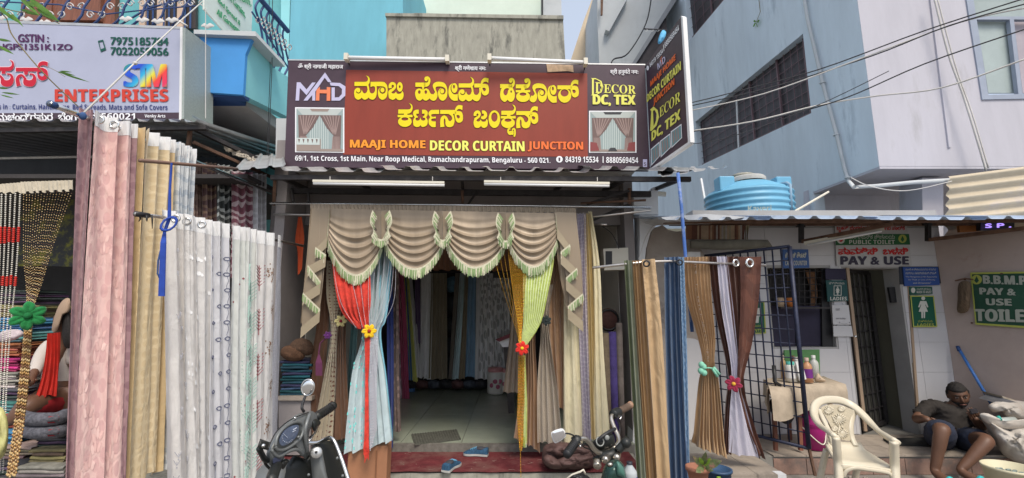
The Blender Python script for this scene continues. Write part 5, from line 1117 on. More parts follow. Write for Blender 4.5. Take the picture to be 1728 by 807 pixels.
# bundles on the floor of the back row, jars, shelf, box of papers
for k in range(7):
    x=682+k*20; c_=[(.03,.03,.035),(.10,.05,.05),(.05,.06,.08)][k%3]
    t=thing('cloth_bundle',['black','dark red','slate'][k%3]+' cloth bundle on the floor under the inner curtains, '+['leftmost','second from left','third from left','middle','third from right','second from right','rightmost'][k],'cloth bundle',P(x+10,652,7.5),'bundles under the inner curtains')
    pillow('bundle',[(x-1,645),(x+10,641),(x+21,645),(x+21,654),(x+10,657),(x,654)],at(7.5),.12,mat('bundle_%d'%(k%3),c_,.7,var=.5,vs=20),t,lump=.05)
for (x0,x1,y0,y1,lb) in ((822,850,620,664,'white jar with pink lid and rose print standing on the shop floor, left one'),(846,864,622,660,'white jar with pink lid half hidden behind the other jar')):
    c=P((x0+x1)/2,y1,7.3); r=(P(x1,y1,7.3)-P(x0,y1,7.3)).length/2; h=(P(x0,y0,7.3)-P(x0,y1,7.3)).length; t=thing('jar',lb,'jar',c,'pink lidded jars')
    MB().lathe(c,[(0,0),(r*.9,0),(r,.02),(r,h*.8),(r*.85,h*.86),(0,h*.86)],20).build('body',mat('jar_white',(.62,.60,.56),.3),t,True)
    MB().lathe(c,[(r*.9,h*.84),(r*.95,h*.86),(r*.95,h*.97),(r*.8,h),(0,h)],20).build('lid',mat('jar_pink',(.62,.28,.28),.4),t,True)
    for a,b in ((-.4,.35),(.3,.3),(0,.5),(.55,.5)): MB().ell(c+V((a*r,-math.sqrt(1-a*a)*r,h*b)),.035,.008,.035).build('rose_print',mat('rose',(.35,.08,.14),.5),t)
t=thing('paper_box','open box of leaning papers on a small dark stand, right side of the doorway','paper box',P(855,590,5.6))
plate('paper',[[(840,574),(866,570),(866,585),(848,586)]],at(5.6),.15,M_whitep,t); plate('cover',[[(836,573),(866,561),(870,566),(842,577)]],at(5.55),.02,mat('maroon_card',(.15,.03,.04),.6),t); plate('stand',[[(850,586),(866,585),(868,698),(858,698)]],at(5.62),.12,M_steeldark,t)
t=thing('hanging_board','small black panel hanging at the top right of the inner curtains','panel',P(845,460,5.8)); plate('panel',[rc(832,455,864,469)],at(5.9),.03,M_black,t)
for k in range(5):
    y=470+k*34; t=thing('shelf_bundle',['blue cloth bundle in the dark shelf gap behind the inner curtains, top one','dark folded bundle in the shelf gap, second from top','dark folded bundle in the shelf gap, middle','dark folded bundle in the shelf gap, second from bottom','dark folded bundle in the shelf gap, lowest'][k],'cloth bundle',P(762,y+10,7.6),'bundles in the shelf gap')
    pillow('bundle',[(754,y),(770,y-2),(771,y+20),(755,y+22)],at(7.62),.08,mat('gap_%d'%(k==0),(.10,.20,.28) if k==0 else (.03,.035,.04),.7,var=.5,vs=20),t,lump=.03)
# ---- left side: curtains & tie-back, red string curtain
G6='curtains hanging on the left side of the entrance'
def ptop(name,lab,rows,m,folds,amp,seed,group=None,cat='curtain',amps=None,**k):
    t=thing(name,lab,cat,(P(*rows[-1][0])+P(*rows[-1][1]))/2,group); o,S=cloth('cloth',pr(*rows),m,t,folds,amp,seed,amps=amps,**k); return t,S
C_br=cloth_mat('brown_plain',(.17,.085,.05),rough=.5); C_crm=cloth_mat('cream_spotted',(.56,.50,.38),(.20,.07,.05),'dots',26,.16)
ptop('curtain','dark brown curtain left of the cream tied one, behind the valance tail',(((540,420,4.5),(560,420,4.5)),((536,540,4.5),(556,540,4.5)),((522,640,4.5),(548,640,4.5)),((524,742,4.5),(545,742,4.5))),C_br,3,.03,101,G6)
ptop('curtain','cream curtain with maroon petals tied by a purple flower left of the entrance',(((552,440,4.42),(582,440,4.42)),((552,500,4.42),(580,500,4.42)),((560,562,4.42),(568,562,4.42)),((545,650,4.42),(565,650,4.42)),((527,745,4.42),(560,745,4.42))),C_crm,4,.035,102,G6)
ptop('curtain','brown satin curtain tied by a pale yellow flower beside the white and aqua curtain',(((578,450,4.46),(600,450,4.46)),((574,500,4.46),(590,500,4.46)),((572,545,4.46),(582,545,4.46)),((562,640,4.46),(584,640,4.46)),((556,742,4.46),(590,742,4.46))),cloth_mat('cocoa_satin',(.24,.13,.08),rough=.4),4,.035,103,G6)
t,S=ptop('curtain','white curtain with aqua leaves and sky blue edge, gathered under the yellow flower',(((582,400,4.34),(664,400,4.34)),((590,520,4.25),(650,520,4.25)),((612,562,4.2),(636,562,4.2)),((595,620,4.1),(646,620,4.1)),((585,700,3.98),(655,695,3.98)),((578,768,3.90),(662,744,3.90))),cloth_mat('white_aqua',(.55,.66,.69),trans=.25),6,.035,104,G6)
mb=MB(); r2=random.Random(5)
for k in range(60): a,b=r2.uniform(.05,.5),r2.uniform(.4,.97); an=r2.uniform(-.6,.6); ribbon(mb,S,[(a,b),(a+.02*math.sin(an),b+.012)],.009)
stuff(mb.build('leaf_print',pm('aqua_print',(.12,.55,.52)),t))
ptop('curtain','sky blue satin edge panel hanging beside the white aqua-leaf curtain',(((640,400,4.35),(666,400,4.35)),((638,530,4.28),(652,530,4.28)),((634,562,4.26),(642,562,4.26)),((640,640,4.26),(652,640,4.26)),((648,742,4.26),(663,738,4.26))),cloth_mat('sky_blue_satin',(.30,.62,.74),rough=.4),3,.02,105,G6)
for k,(rows,col,lb) in enumerate(((((652,455),(662,455),(652,600),(664,600),(658,757),(662,755)),(.02,.04,.18),'navy curtain strip right of the aqua-leaf curtain'),(((662,455),(672,455),(662,600),(672,600),(665,730),(676,728)),(.14,.10,.09),'dark brown printed curtain strip right of the navy strip'),(((600,470),(612,470),(590,600),(602,600),(586,742),(598,742)),(.18,.33,.33),'pale teal curtain strip behind the aqua-leaf curtain'))):
    a,b,c,d_,e,f_=rows; Y=4.6+.1*k
    ptop('curtain',lb,(((*a,Y),(*b,Y)),((*c,Y),(*d_,Y)),((*e,Y),(*f_,Y))),cloth_mat('strip_%d'%k,col,tuple(x*2 for x in col),'leaf' if k==1 else None,14,.25),2,.02,110+k,G6)
flower('purple_flower','dark purple felt flower tying the cream spotted curtain',P(553,566,4.33),.036,(.10,.02,.14),(.20,.05,.25))
flower('cream_flower','pale yellow felt flower with red centre tying the brown satin curtain',P(575,542,4.33),.055,(.62,.55,.25),(.25,.02,.04))
flower('yellow_flower','bright yellow felt flower tying the red string curtain',P(623,559,3.98),.060,(.80,.50,.01),(.35,.03,.02))
tsl=thing('purple_tassel','purple tassel tie hanging from the purple flower curtain','tassel',P(537,600,4.3)); mb=MB()
MB().tube([P(548,572,4.35),P(540,580,4.33),P(538,596,4.3)],.006,5).build('cord',mat('plum',(.12,.03,.08),.9),tsl)
for k in range(14): x=533+k*.8; mb.tube([P(538,596,4.3),P(x,612,4.29),P(x+.5*math.sin(k),634,4.3)],.0028,3)
stuff(mb.build('threads',MATS['plum'],tsl))
rc_=thing('string_curtain','red strings with white beads gathered by the yellow flower','string curtain',P(622,780,4.0))
M_red=mat('red_string',(.52,.035,.02),.8,var=.3,vs=30); M_wb=mat('silver_bead',(.62,.60,.66),.3,.2,bump=0)
sx=0
for k in range(52):
    u=k/51; x0=560+u*62; Y=4.08+.02*math.sin(k*7); xm=600+u*22; ym=552+4*math.sin(k)
    MB().tube(cr([tuple(P(x0,398,4.33)),tuple(P(x0+1,440,4.22)),tuple(P(x0+ (18-12*u)*.55,505,Y)),tuple(P((x0+xm)/2+3*(1-u),535,Y-.01)),tuple(P(xm+4*(1-u),ym,Y-.03))],False,3),.0036,3,False).build('string',M_red,rc_)
for k in range(26):
    u=k/25; MB().tube([P(616+u*10,565,4.0),P(617+u*4,640,3.97+.004*(k%5)),P(616+u*6,720,3.88),P(614+u*8+math.sin(k)*2,768+R.uniform(-12,14),3.83)],.0038,3,False).build('string',M_red,rc_)
for k,(x0,xm,x1,Y) in enumerate(((563,575,602,4.05),(590,602,612,4.04),(606,612,618,4.04),(622,622,624,4.04),(632,628,626,4.05),(640,634,628,4.05),(648,640,630,4.05),(656,646,631,4.06),(664,656,632,4.06),(660,651,640,4.07),(668,664,640,4.07))):
    beads([P(x0,402,4.31),P(x0,450,4.18),P(xm,510,Y),P(x1,555,Y-.02)],.012,.0042,1.2,lambda u,j:(M_wb,1),rc_,seed=k)
for k in range(8): beads([P(625+k*1.8,568,4.0),P(624+k*1.6,660,3.93),P(625+k*1.5,764-5*k,3.82)],.012,.0062,1.0,lambda u,j:(M_wb,1),rc_,seed=k)
t=thing('sheer_strip','silvery sheer strip falling behind the red strings','curtain',P(640,540,4.3)); cloth('cloth',pr(((624,400,4.34),(662,400,4.34)),((622,500,4.3),(648,500,4.3)),((622,555,4.25),(632,555,4.25))),cloth_mat('silver_sheer',(.42,.52,.52),trans=.3,alpha=.75),t,5,.02,7)
# ---- right side
G7='curtains hanging on the right side of the entrance'
M_gold=mat('gold_tinsel',(.70,.42,.04),.25,.7,bump=0); M_goldd=mat('amber_bead',(.50,.22,.02),.35,.3,bump=0); M_lime=mat('lime_string',(.33,.40,.09),.6,var=.3,vs=30); M_palel=mat('pale_lime_bead',(.62,.70,.42),.4)
gc=thing('string_curtain','lime green and gold bead strings gathered by the red flower','string curtain',P(880,780,4.0))
for k in range(40):
    u=k/39; x0=884+u*50; MB().tube(cr([tuple(P(x0,396,4.33)),tuple(P(x0,440,4.2)),tuple(P(x0-8*u-1,490,4.09)),tuple(P(884+u*28,545,4.06)),tuple(P(877+u*10,584,4.02))],False,3),.0036,3,False).build('string',M_lime if k%4 else M_palel,gc)
for k in range(22):
    u=k/21; x0=(832,842,850,857)[k] if k<4 else 858+(k-4)*1.9
    beads([P(x0,400,4.33),P(x0+1,430,4.2),P(x0+(878-x0)*.45,500,4.05),P(x0+(879-x0)*.85,560,4.03),P(876+u*4,584,4.0)],.013,.0042,1.5,lambda w_,j:((M_gold,1) if j%2 else (M_goldd,.9)),gc,seed=k)
for k in range(9):
    xb=872+k*1.1; beads([P(875+k*1.2,600,4.0-.01*(k%2)),P(874+k*1.3,680,4.0),P(873+k*1.3,700+0*k,4.0),P(877+k*.7,(806 if k==3 else 770-4*abs(k-3)),3.98)],.013,.0052,1.4,lambda w_,j:((M_gold,1) if j%2 else (M_goldd,.95)),gc,seed=k)
for k in range(12): MB().tube([P(880+k*.5,600,4.01),P(884+k*.45,680,4.01),P(883+k*.5,745+R.uniform(-10,12),4.01)],.0038,3,False).build('string',M_lime if k%3 else M_palel,gc)
flower('red_flower','bright red felt flower with yellow centre tying the gold and lime strings',P(881,588,3.93),.058,(.62,.02,.01),(.72,.48,.02))
flower('black_flower','black felt flower tying the cream diamond curtain',P(922,541,4.2),.046,(.02,.03,.03),(.04,.05,.05))
C_tan=cloth_mat('tan_satin',(.42,.26,.15),rough=.42); C_diam=cloth_mat('cream_diamond',(.60,.54,.44),(.33,.26,.20),'net',46,.25)
ptop('curtain','beige curtain with straight hem hanging inside the doorway by the paper box',(((868,480,5.0),(880,480,5.0)),((862,560,5.0),(878,560,5.0)),((850,662,5.0),(880,664,5.0))),cloth_mat('inner_beige',(.42,.34,.26)),3,.03,120,G7)
ptop('curtain','short tan satin curtain flaring out behind the gold and lime strings',(((886,480,4.4),(912,480,4.4)),((884,560,4.4),(902,560,4.4)),((880,640,4.36),(905,640,4.36)),((866,738,4.36),(910,762,4.36))),C_tan,5,.035,121,G7)
ptop('curtain','cream diamond lattice curtain tied by the black flower',(((905,480,4.38),(935,480,4.38)),((910,530,4.36),(926,530,4.36)),((914,560,4.33),(926,560,4.33)),((908,650,4.33),(941,650,4.33)),((908,746,4.33),(950,752,4.33))),C_diam,4,.03,122,G7)
ptop('curtain','caramel satin curtain falling straight behind the cream lattice one',(((924,430,4.42),(952,430,4.42)),((926,560,4.42),(952,560,4.42)),((935,690,4.42),(955,690,4.42))),C_tan,3,.03,123,G7)
C_yel=cloth_mat('pale_yellow_cloth',(.74,.67,.46)); C_ivo=cloth_mat('ivory_cloth',(.66,.60,.46)); C_lav=cloth_mat('lavender_sheer',(.58,.53,.62),(.70,.66,.72),'dam',30,.2,trans=.3); C_dy=cloth_mat('butter_yellow_cloth',(.68,.54,.26))
ptop('curtain','pale yellow curtain, first of the pale group right of the caramel one',(((950,420,4.36),(972,420,4.36)),((950,560,4.36),(975,560,4.36)),((950,750,4.36),(984,752,4.36))),C_yel,2,.028,124,G7)
ptop('curtain','lavender sheer curtain between two pale yellow ones at the doorway right side',(((972,360,4.36),(988,360,4.36)),((974,540,4.36),(992,540,4.36)),((984,742,4.36),(999,744,4.36))),C_lav,3,.03,125,G7)
ptop('curtain','ivory curtain with grey stripe edge behind the right valance tail',(((974,360,4.42),(985,360,4.42)),((976,540,4.42),(986,540,4.42)),((976,745,4.42),(987,745,4.42))),C_ivo,2,.03,126,G7)
ptop('curtain','butter yellow curtain with narrow folds, second from the right in the pale group',(((984,360,4.38),(997,360,4.38)),((990,540,4.38),(1004,540,4.38)),((996,742,4.38),(1010,742,4.38))),C_dy,2.5,.03,127,G7)
ptop('curtain','broad cream yellow curtain at the right edge of the pale group',(((992,357,4.38),(998,357,4.38)),((1000,450,4.38),(1012,450,4.38)),((1002,580,4.37),(1018,580,4.37)),((1003,740,4.36),(1029,736,4.36))),C_yel,2,.02,128,G7)
# things seen to the right: rolls and dark recess
for k,(x0,x1,y0,col,lb) in enumerate(((1016,1032,562,(.13,.10,.07),'brown rolled carpet standing in the dark recess'),(1030,1044,560,(.05,.035,.15),'dark violet cloth roll standing in the dark recess'),(1043,1054,545,(.13,.11,.10),'patterned grey roll standing beside the green grey curtain'))):
    t=thing('cloth_roll',lb,'cloth roll',P((x0+x1)/2,740,4.8),'rolls standing right of the doorway'); a=P((x0+x1)/2-4,y0,4.8); b=P((x0+x1)/2+2,775,4.7); r=(P(x1,650,4.8)-P(x0,650,4.8)).length/2
    MB().tube([b,a],r,14).build('roll',mat('roll_%d'%k,col,.9,var=.4,vs=12),t,True)
t=thing('round_basket','dark round basket lid leaning above the cloth rolls','basket',P(1027,540,5.0)); MB().ell(P(1027,540,5.0),.12,.04,.13).build('lid',mat('basket_brown',(.07,.03,.025),.8,var=.4,vs=30),t,True); MB().torus(P(1027,540,4.97),.11,.012,(0,1,0)).build('rim',M_black,t,True)
mb=MB(); t=thing('red_cloth_scrap','orange red cloth scrap hanging against the grey wall left of the valance','cloth scrap',P(507,400,4.6)); cloth('cloth',pr(((504,366,4.6),(510,366,4.6)),((499,405,4.6),(514,400,4.6)),((503,425,4.6),(512,425,4.6)),((503,463,4.6),(510,455,4.6))),mat('orange_red_cloth',(.45,.07,.02),.9),t,1,.01,9)
# left recess: shelf with folded dark cloths
t=thing('display_bench','low grey bench left of the entrance with folded cloths on it','bench',P(505,740,4.6)); plate('top',[[(468,669),(526,669),(526,676),(468,676)]],at(4.45),.6,M_tilegrey,t); plate('side',[[(470,676),(524,676),(524,768),(470,768)]],at(4.48),.55,M_inwall,t)
for k in range(4): folded('',474,524,668-k*15,14,4.5,(.02,.07,.10),'folded cloths on the grey bench',seed=60+k)['label']=['teal blue folded cloth lying directly on the grey bench','teal blue folded cloth, second up on the grey bench','dark teal folded cloth, third up on the grey bench','dark blue folded cloth just under the checked bundles'][k]
for k,(lp,c_,lb) in enumerate((([(474,600),(478,586),(500,582),(514,592),(512,606),(490,610)],(.11,.055,.03),'brown checked bundle lying lower left on the teal cloths'),([(486,588),(500,572),(522,574),(530,590),(522,600),(500,598)],(.09,.05,.03),'brown checked bundle lying upper right on the teal cloths'))):
    t=thing('checked_bundle',lb,'cloth bundle',P(500,600,4.5),'checked bundles'); pillow('bundle',lp,at(4.5),.07,cloth_mat('checked_brown',c_,(.3,.2,.12),'dots',60,.2) if 0 else mat('checked_%d'%k,c_,.9,var=.5,vs=60),t,lump=.03)
# cardboard box under the aqua curtain
t=thing('brown_box','plain brown board box standing under the white aqua-leaf curtain','box',P(620,800,3.9))
MB().box(P(586,780,3.95).x,P(653,780,3.95).x,3.95,4.09,.004,P(620,752,3.95).z).build('body',mat('brown_board',(.36,.17,.09),.7,var=.12,vs=3),t,bevel=.01)
MB().box(P(634,780,3.95).x,P(636,780,3.95).x,3.942,3.949,.02,P(620,760,3.95).z).build('corner_seam',mat('seam',(.22,.10,.05),.7),t)
# door mat, shoes
t=thing('door_mat','thin dark grey ribbed door mat lying on the tiled shop floor','door mat',PZ(736,740,ZF+.006)); mq=[PZ(694,734,ZF+.004),PZ(771,726,ZF+.004),PZ(778,742,ZF+.004),PZ(700,752,ZF+.004)]
MB().hexa(mq,V((0,0,.008))).build('mat',mat('mat_grey',(.085,.085,.07),.95,var=.3,vs=30),t)
for k in range(18):
    u=(k+.5)/18; a=mq[0].lerp(mq[1],u)+V((0,0,.011)); b=mq[3].lerp(mq[2],u)+V((0,0,.011)); MB().tube([a,b],.004,4).build('rib',MATS['mat_grey'],t)
def shoe(lab,px,py,z,ang,L_,group):
    c=PZ(px,py,z); t=thing('shoe',lab,'shoe',c,group); M=Matrix.Rotation(ang,3,'Z')
    prof=[(-.5,.36),(-.45,.5),(-.2,.42),(0,.40),(.22,.55),(.4,.5),(.5,.2)]
    ol=[(x,w_) for x,w_ in prof]; pts=[(x*L_,w_*L_*.36) for x,w_ in ol]+[(x*L_,-w_*L_*.34) for x,w_ in reversed(ol)]
    lp=[(q.x,q.y) for q in cr([(x,y,0) for x,y in pts],True,3)]; n=len(lp)
    vs=[c+M@V((x,y,0)) for x,y in lp]+[c+M@V((x,y,.018)) for x,y in lp]; mesh('sole',vs,[tuple(range(n))[::-1],tuple(range(n,2*n))]+[(i,(i+1)%n,n+(i+1)%n,n+i) for i in range(n)],mat('shoe_sole',(.42,.42,.40),.8),t)
    vs=[];fs=[];rings=[]
    for k in range(6):
        h=k/5
        for x,y in lp:
            top=.055*L_/.26*(1 if x<0 else 1-.75*x/(L_*.5)); s_=(1-.45*h**2)
            vs.append(c+M@V((x*(1-.1*h) - .01*h,y*s_*.92,.018+top*math.sin(h*PI/2))))
    for k in range(5):
        for i in range(n): fs.append((k*n+i,k*n+(i+1)%n,(k+1)*n+(i+1)%n,(k+1)*n+i))
    fs.append(tuple(5*n+i for i in range(n)))
    mesh('upper',vs,fs,mat('shoe_blue',(.025,.08,.15),.8,var=.4,vs=60,bump=.6,bs=200),t,True)
    MB().ell(c+M@V((-.2*L_,0,.062)),.055,.034,.016,M,12,6).build('opening',mat('shoe_inside',(.05,.05,.06),.9),t,True)
    for j in range(4): x=L_*(-.02+.07*j); MB().tube([c+M@V((x,-.022,.068-.006*j)),c+M@V((x+.004,0,.076-.007*j)),c+M@V((x,.022,.068-.006*j))],.0035,4).build('lace',mat('lace_blue',(.15,.40,.60),.8),t)
shoe('blue grey running shoe lying on the red carpet, left one pointing to the street',763,790,ZC+.01,math.radians(68),.24,'pair of blue running shoes'); shoe('blue grey running shoe lying by the threshold, right one turned sideways',803,768,ZC+.01,math.radians(172),.24,'pair of blue running shoes')
# bag bundle
bgb=thing('folded_bag','dusty dark brown folded bag slumped on the step under the cream curtains','bag',P(955,790,4.0))
M_bag=mat('brown_bag',(.09,.05,.045),.7,var=.4,vs=12,bump=.8,bs=30)
pillow('body',[(915,765),(922,750),(950,746),(985,752),(1010,758),(1012,778),(995,792),(960,796),(930,794),(916,782)],at(4.2),.16,M_bag,bgb,lump=.16,rings=9)
for k,l in enumerate(([(920,762),(950,752),(1000,758),(990,768),(945,766)],[(932,780),(965,768),(1005,770),(985,782),(950,790)],[(916,772),(930,768),(950,785),(938,792),(922,786)])): pillow('fold',l,at(4.07-.02*k),.05,M_bag,bgb,lump=.06,rings=6)
MB().tube([P(944,757,4.05),P(975,759,4.05),P(1000,760,4.07)],.006,5).build('zip',M_rod,bgb)
# =================== RIGHT SIDE: CURTAINS, TOILET BLOCK ===================
RY=3.62
rdd=thing('curtain_rod','thin rod holding the beige, blue and brown curtains right of the shop','curtain rod',P(1190,443,RY))
MB().tube([P(1000,452,3.55),P(1092,442,3.5),P(1130,441,3.58),P(1292,448,RY)],.011,8).build('tube',M_rod,rdd,True)
G8='curtains hanging on the rod right of the shop'
for k,(a,b,c,d_,col,fo,Y,lb) in enumerate(((1052,1059,1075,1082,(.20,.23,.13),1.3,3.5,'olive green curtain edge, leftmost on the rod right of the shop'),(1058,1066,1081,1090,(.24,.26,.19),1.3,3.48,'grey green curtain between the olive and the beige ones'),(1064,1086,1088,1112,(.40,.26,.13),4,3.5,'tan curtain with tight narrow pleats left of the smooth beige panel'))):
    ptop('curtain',lb,(((a,440,Y),(b,439,Y)),((a+(c-a)*.3,560,Y),(b+(d_-b)*.3,560,Y)),((c,830,Y-.05),(d_,830,Y-.05))),cloth_mat('rodcloth_%d'%k,col,rough=.6),fo,.025,200+k,G8,nv=16)
t,S=ptop('curtain','smooth beige curtain panel with one dark eyelet and creased face',(((1084,438,3.48),(1106,437,3.46)),((1094,560,3.46),(1118,560,3.44)),((1110,840,3.42),(1134,840,3.40))),cloth_mat('beige_satin',(.52,.36,.20),rough=.42),1,.018,205,G8,crease=.9,nv=60,nu=14); eyelet(P(1091,445,3.44),(-.5,-1,0),.022,t,M_black)
t,S=ptop('curtain','slate blue curtain with close folds beside the painted blue post',(((1122,434,3.6),(1148,433,3.56)),((1124,560,3.6),(1152,560,3.56)),((1130,835,3.55),(1166,835,3.5))),cloth_mat('slate_blue',(.06,.115,.22),rough=.6),3.5,.03,210,G8,nv=20); eyelet(P(1147,443,3.5),(-.4,-1,0),.020,t,M_black)
ptop('curtain','thin light blue curtain edge on the right of the slate blue one',(((1147,434,3.56),(1155,434,3.56)),((1151,560,3.56),(1159,560,3.56)),((1160,835,3.5),(1166,835,3.5))),cloth_mat('light_blue_edge',(.10,.19,.32),(.20,.30,.42),'leaf',30,.3),1,.01,211,G8)
t,S=ptop('curtain','tan curtain with glitter stripe, tied by a mint green tie into an hourglass',(((1153,434,RY),(1196,433,RY)),((1158,500,RY),(1200,500,RY)),((1178,570,RY),(1206,570,RY)),((1186,612,RY-.02),(1205,612,RY-.02)),((1180,650,RY),(1212,650,RY)),((1172,752,RY),(1223,770,RY))),cloth_mat('caramel_pleat',(.44,.29,.16),rough=.45),8,.022,212,G8,amps=[.02,.022,.02,.012,.025,.035])
mb=MB(); r2=random.Random(3)
for k in range(110): s_=r2.random()**1.1*.58; c0=.36+.04*(k%3); blob(mb,S,c0,s_+.01,.012,.0035,5,.008)
stuff(mb.build('glitter_stripe',pm('glitter',(.66,.60,.55),.3),t))
BR=cloth_mat('dark_brown_satin',(.085,.030,.018),rough=.35)
t,S=ptop('curtain','dark brown left curtain of the brown and white pair, tied with the maroon flower',(((1194,433,RY),(1212,433,RY)),((1204,520,RY),(1224,520,RY)),((1222,600,RY),(1236,600,RY)),((1228,640,RY),(1242,640,RY)),((1224,680,RY),(1238,680,RY)),((1219,762,RY),(1232,768,RY))),BR,3,.022,213,G8)
t,S=ptop('curtain','white lattice sheer curtain between the two dark brown ones',(((1210,433,RY-.02),(1225,433,RY-.02)),((1218,520,RY-.02),(1236,520,RY-.02)),((1232,600,RY-.03),(1244,600,RY-.03)),((1236,645,RY-.04),(1246,645,RY-.04)),((1233,690,RY-.03),(1258,690,RY-.03)),((1230,765,RY-.02),(1280,773,RY-.02))),cloth_mat('white_lattice',(.70,.68,.78),(.52,.50,.60),'net',80,.2,trans=.3),2.5,.014,214,G8)
t,S=ptop('curtain','dark brown curtain with silver eyelet just right of the white lattice sheer',(((1223,433,RY-.01),(1252,433,RY-.01)),((1232,520,RY-.01),(1256,520,RY-.01)),((1242,600,RY-.02),(1254,600,RY-.02)),((1246,645,RY-.03),(1254,645,RY-.03)),((1252,700,RY-.01),(1264,700,RY-.01)),((1276,772,RY),(1290,773,RY))),BR,3,.02,215,G8); eyelet(P(1242,444,RY-.06),(.3,-1,0),.026,t)
t,S=ptop('curtain','broad dark brown end panel with large silver eyelet at the right end of the rod',(((1248,434,RY-.05),(1284,433,RY-.08)),((1250,500,RY-.05),(1280,500,RY-.08)),((1247,580,RY-.05),(1268,580,RY-.07)),((1245,645,RY-.05),(1253,645,RY-.05)),((1254,700,RY-.02),(1266,700,RY-.02)),((1280,768,RY-.02),(1288,768,RY-.02))),cloth_mat('brown_end_panel',(.10,.034,.020),(.13,.045,.026),'dam',6,.3,rough=.35),1.2,.014,216,G8,crease=.5); eyelet(P(1265,444,RY-.10),(.2,-1,0),.030,t)
flower('maroon_flower','maroon felt flower with orange centre tying the brown and white curtains',P(1238,648,RY-.10),.058,(.26,.015,.05),(.62,.33,.04))
t=thing('mint_tie','mint green ball and leaf tie around the waist of the tan curtain','curtain tie',P(1192,622,RY-.05)); M_mint=mat('mint_felt',(.22,.52,.38),.9,bump=.5,bs=200)
for q in ((1184,616),(1183,626),(1188,629),(1187,619)): MB().ell(P(*q,RY-.06),.024,.024,.026).build('ball',M_mint,t,True)
MB().tube([P(1184,622,RY-.07),P(1196,621,RY-.09),P(1206,622,RY-.04)],.005,6).build('cord',M_mint,t,True)
for (a,b) in (((1204,620),(1214,632)),((1202,622),(1211,636))): MB().tube([P(*a,RY-.05),P(*b,RY-.05)],.011,6).build('leaf',M_mint,t,True)
# painted post
t=thing('painted_post','thin blue and white painted post standing before the plaster wall','post',P(1156,440,3.75)); MB().tube([P(1144,292,3.72),P(1150,350,3.72),P(1157,436,3.72),P(1168,560,3.75)],.015,8).build('pole',mat('post_blue',(.07,.16,.45),.6,stain=((.35,.40,.52),.50,.8),stains=9),t,True)
t=thing('wall_cable','grey cable looping down from the pillar over the plaster wall','cable',P(1090,400,4.6)); MB().tube(cr([tuple(P(*p)) for p in ((1112,372,4.6),(1100,384,4.6),(1088,405,4.62),(1078,438,4.62))],False,5),.005,5).build('cable',M_wirew,t)
t=thing('box_cable','black cable running from the right pillar down to the meter box','cable',P(1040,400,4.65)); MB().tube(cr([tuple(P(*p)) for p in ((1010,378,4.65),(1030,392,4.65),(1040,408,4.65),(1044,420,4.65))],False,5),.004,5).build('cable',M_wire,t)
# ---- toilet block
TY=5.0
tb_=thing('public_toilet','public toilet block with white tiled walls and a dark barred doorway','toilet building',P(1480,700,TY))
TZ=.17
xl,xr_=P(1185,600,TY).x,P(1618,600,TY).x; ZT=P(1400,372,TY).z+.12
# wall as one plate with openings (window, door) then tiles proud of it
wh_=[(1297,452),(1405,452),(1405,586),(1297,586)]
X=lambda x,y: V((P(x,y,TY).x,P(x,y,TY).z,0))
wx0,wx1=X(1300,500).x,X(1404,500).x; wz0,wz1=X(1350,586).y,X(1350,452).y
dx0,dx1=X(1440,600).x,X(1536,600).x; dz1=X(1480,453).y
lo=[[V((xl,0,0)),V((dx0,0,0)),V((dx0,dz1,0)),V((dx1,dz1,0)),V((dx1,0,0)),V((xr_,0,0)),V((xr_,ZT,0)),V((xl,ZT,0))],[V((wx0,wz0,0)),V((wx1,wz0,0)),V((wx1,wz1,0)),V((wx0,wz1,0))]]
tr=tessellate_polygon(lo); fl_=[q for l in lo for q in l]; N_=len(fl_); mb=MB(); mb.add([(q.x,TY+.012,q.y) for q in fl_]+[(q.x,TY+.22,q.y) for q in fl_],[tuple(t_) for t_ in tr]+[tuple(N_+i for i in t_) for t_ in tr])
b=0
for l in lo:
    k=len(l); mb.add([(q.x,TY+.012,q.y) for q in l]+[(q.x,TY+.22,q.y) for q in l],[(i,(i+1)%k,k+(i+1)%k,k+i) for i in range(k)])
wall=mb.build('front_wall',mat('grout',(.36,.35,.34),.9),tb_)
gw_,gh=.40,.32
def rects_minus(x0,x1,z0,z1,holes):
    rs=[(x0,x1,z0,z1)]
    for (a,b,c,d_) in holes:
        out=[]
        for (p,q,r,s) in rs:
            if q<=a or p>=b or s<=c or r>=d_: out.append((p,q,r,s)); continue
            if p<a: out.append((p,a,r,s))
            if q>b: out.append((b,q,r,s))
            if r<c: out.append((max(p,a),min(q,b),r,c))
            if s>d_: out.append((max(p,a),min(q,b),d_,s))
        rs=out
    return rs
i=0; x=xl
while x<xr_:
    z=TZ
    while z<2.36:
        for (p,q,r,s) in rects_minus(x+.0015,min(x+gw_,xr_)-.0015,z+.0015,z+gh-.0015,[(wx0-.03,wx1+.02,wz0-.02,wz1+.03),(dx0-.02,dx1+.02,-1,dz1+.02)]):
            if q-p>.02 and s-r>.02: MB().box(p,q,TY+.004+.001*R.random(),TY+.0125,r,s).build('tile',M_tilew,wall)
        z+=gh
    x+=gw_
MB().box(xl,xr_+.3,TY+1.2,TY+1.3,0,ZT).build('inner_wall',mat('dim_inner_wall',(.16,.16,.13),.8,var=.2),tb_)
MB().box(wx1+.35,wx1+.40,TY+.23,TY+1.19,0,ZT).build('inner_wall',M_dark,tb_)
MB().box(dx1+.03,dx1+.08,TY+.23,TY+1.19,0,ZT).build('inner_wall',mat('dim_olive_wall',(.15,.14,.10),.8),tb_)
struct(MB().box(P(1165,770,3.9).x,8,4.33,6.3,.003,TZ-.012).build('step_base',M_mortar))
stp=thing('tiled_step','worn brown tiled step running along the front of the toilet wall','step',V((3.2,4.2,0)))
x=P(1318,780,4.2).x; k=0
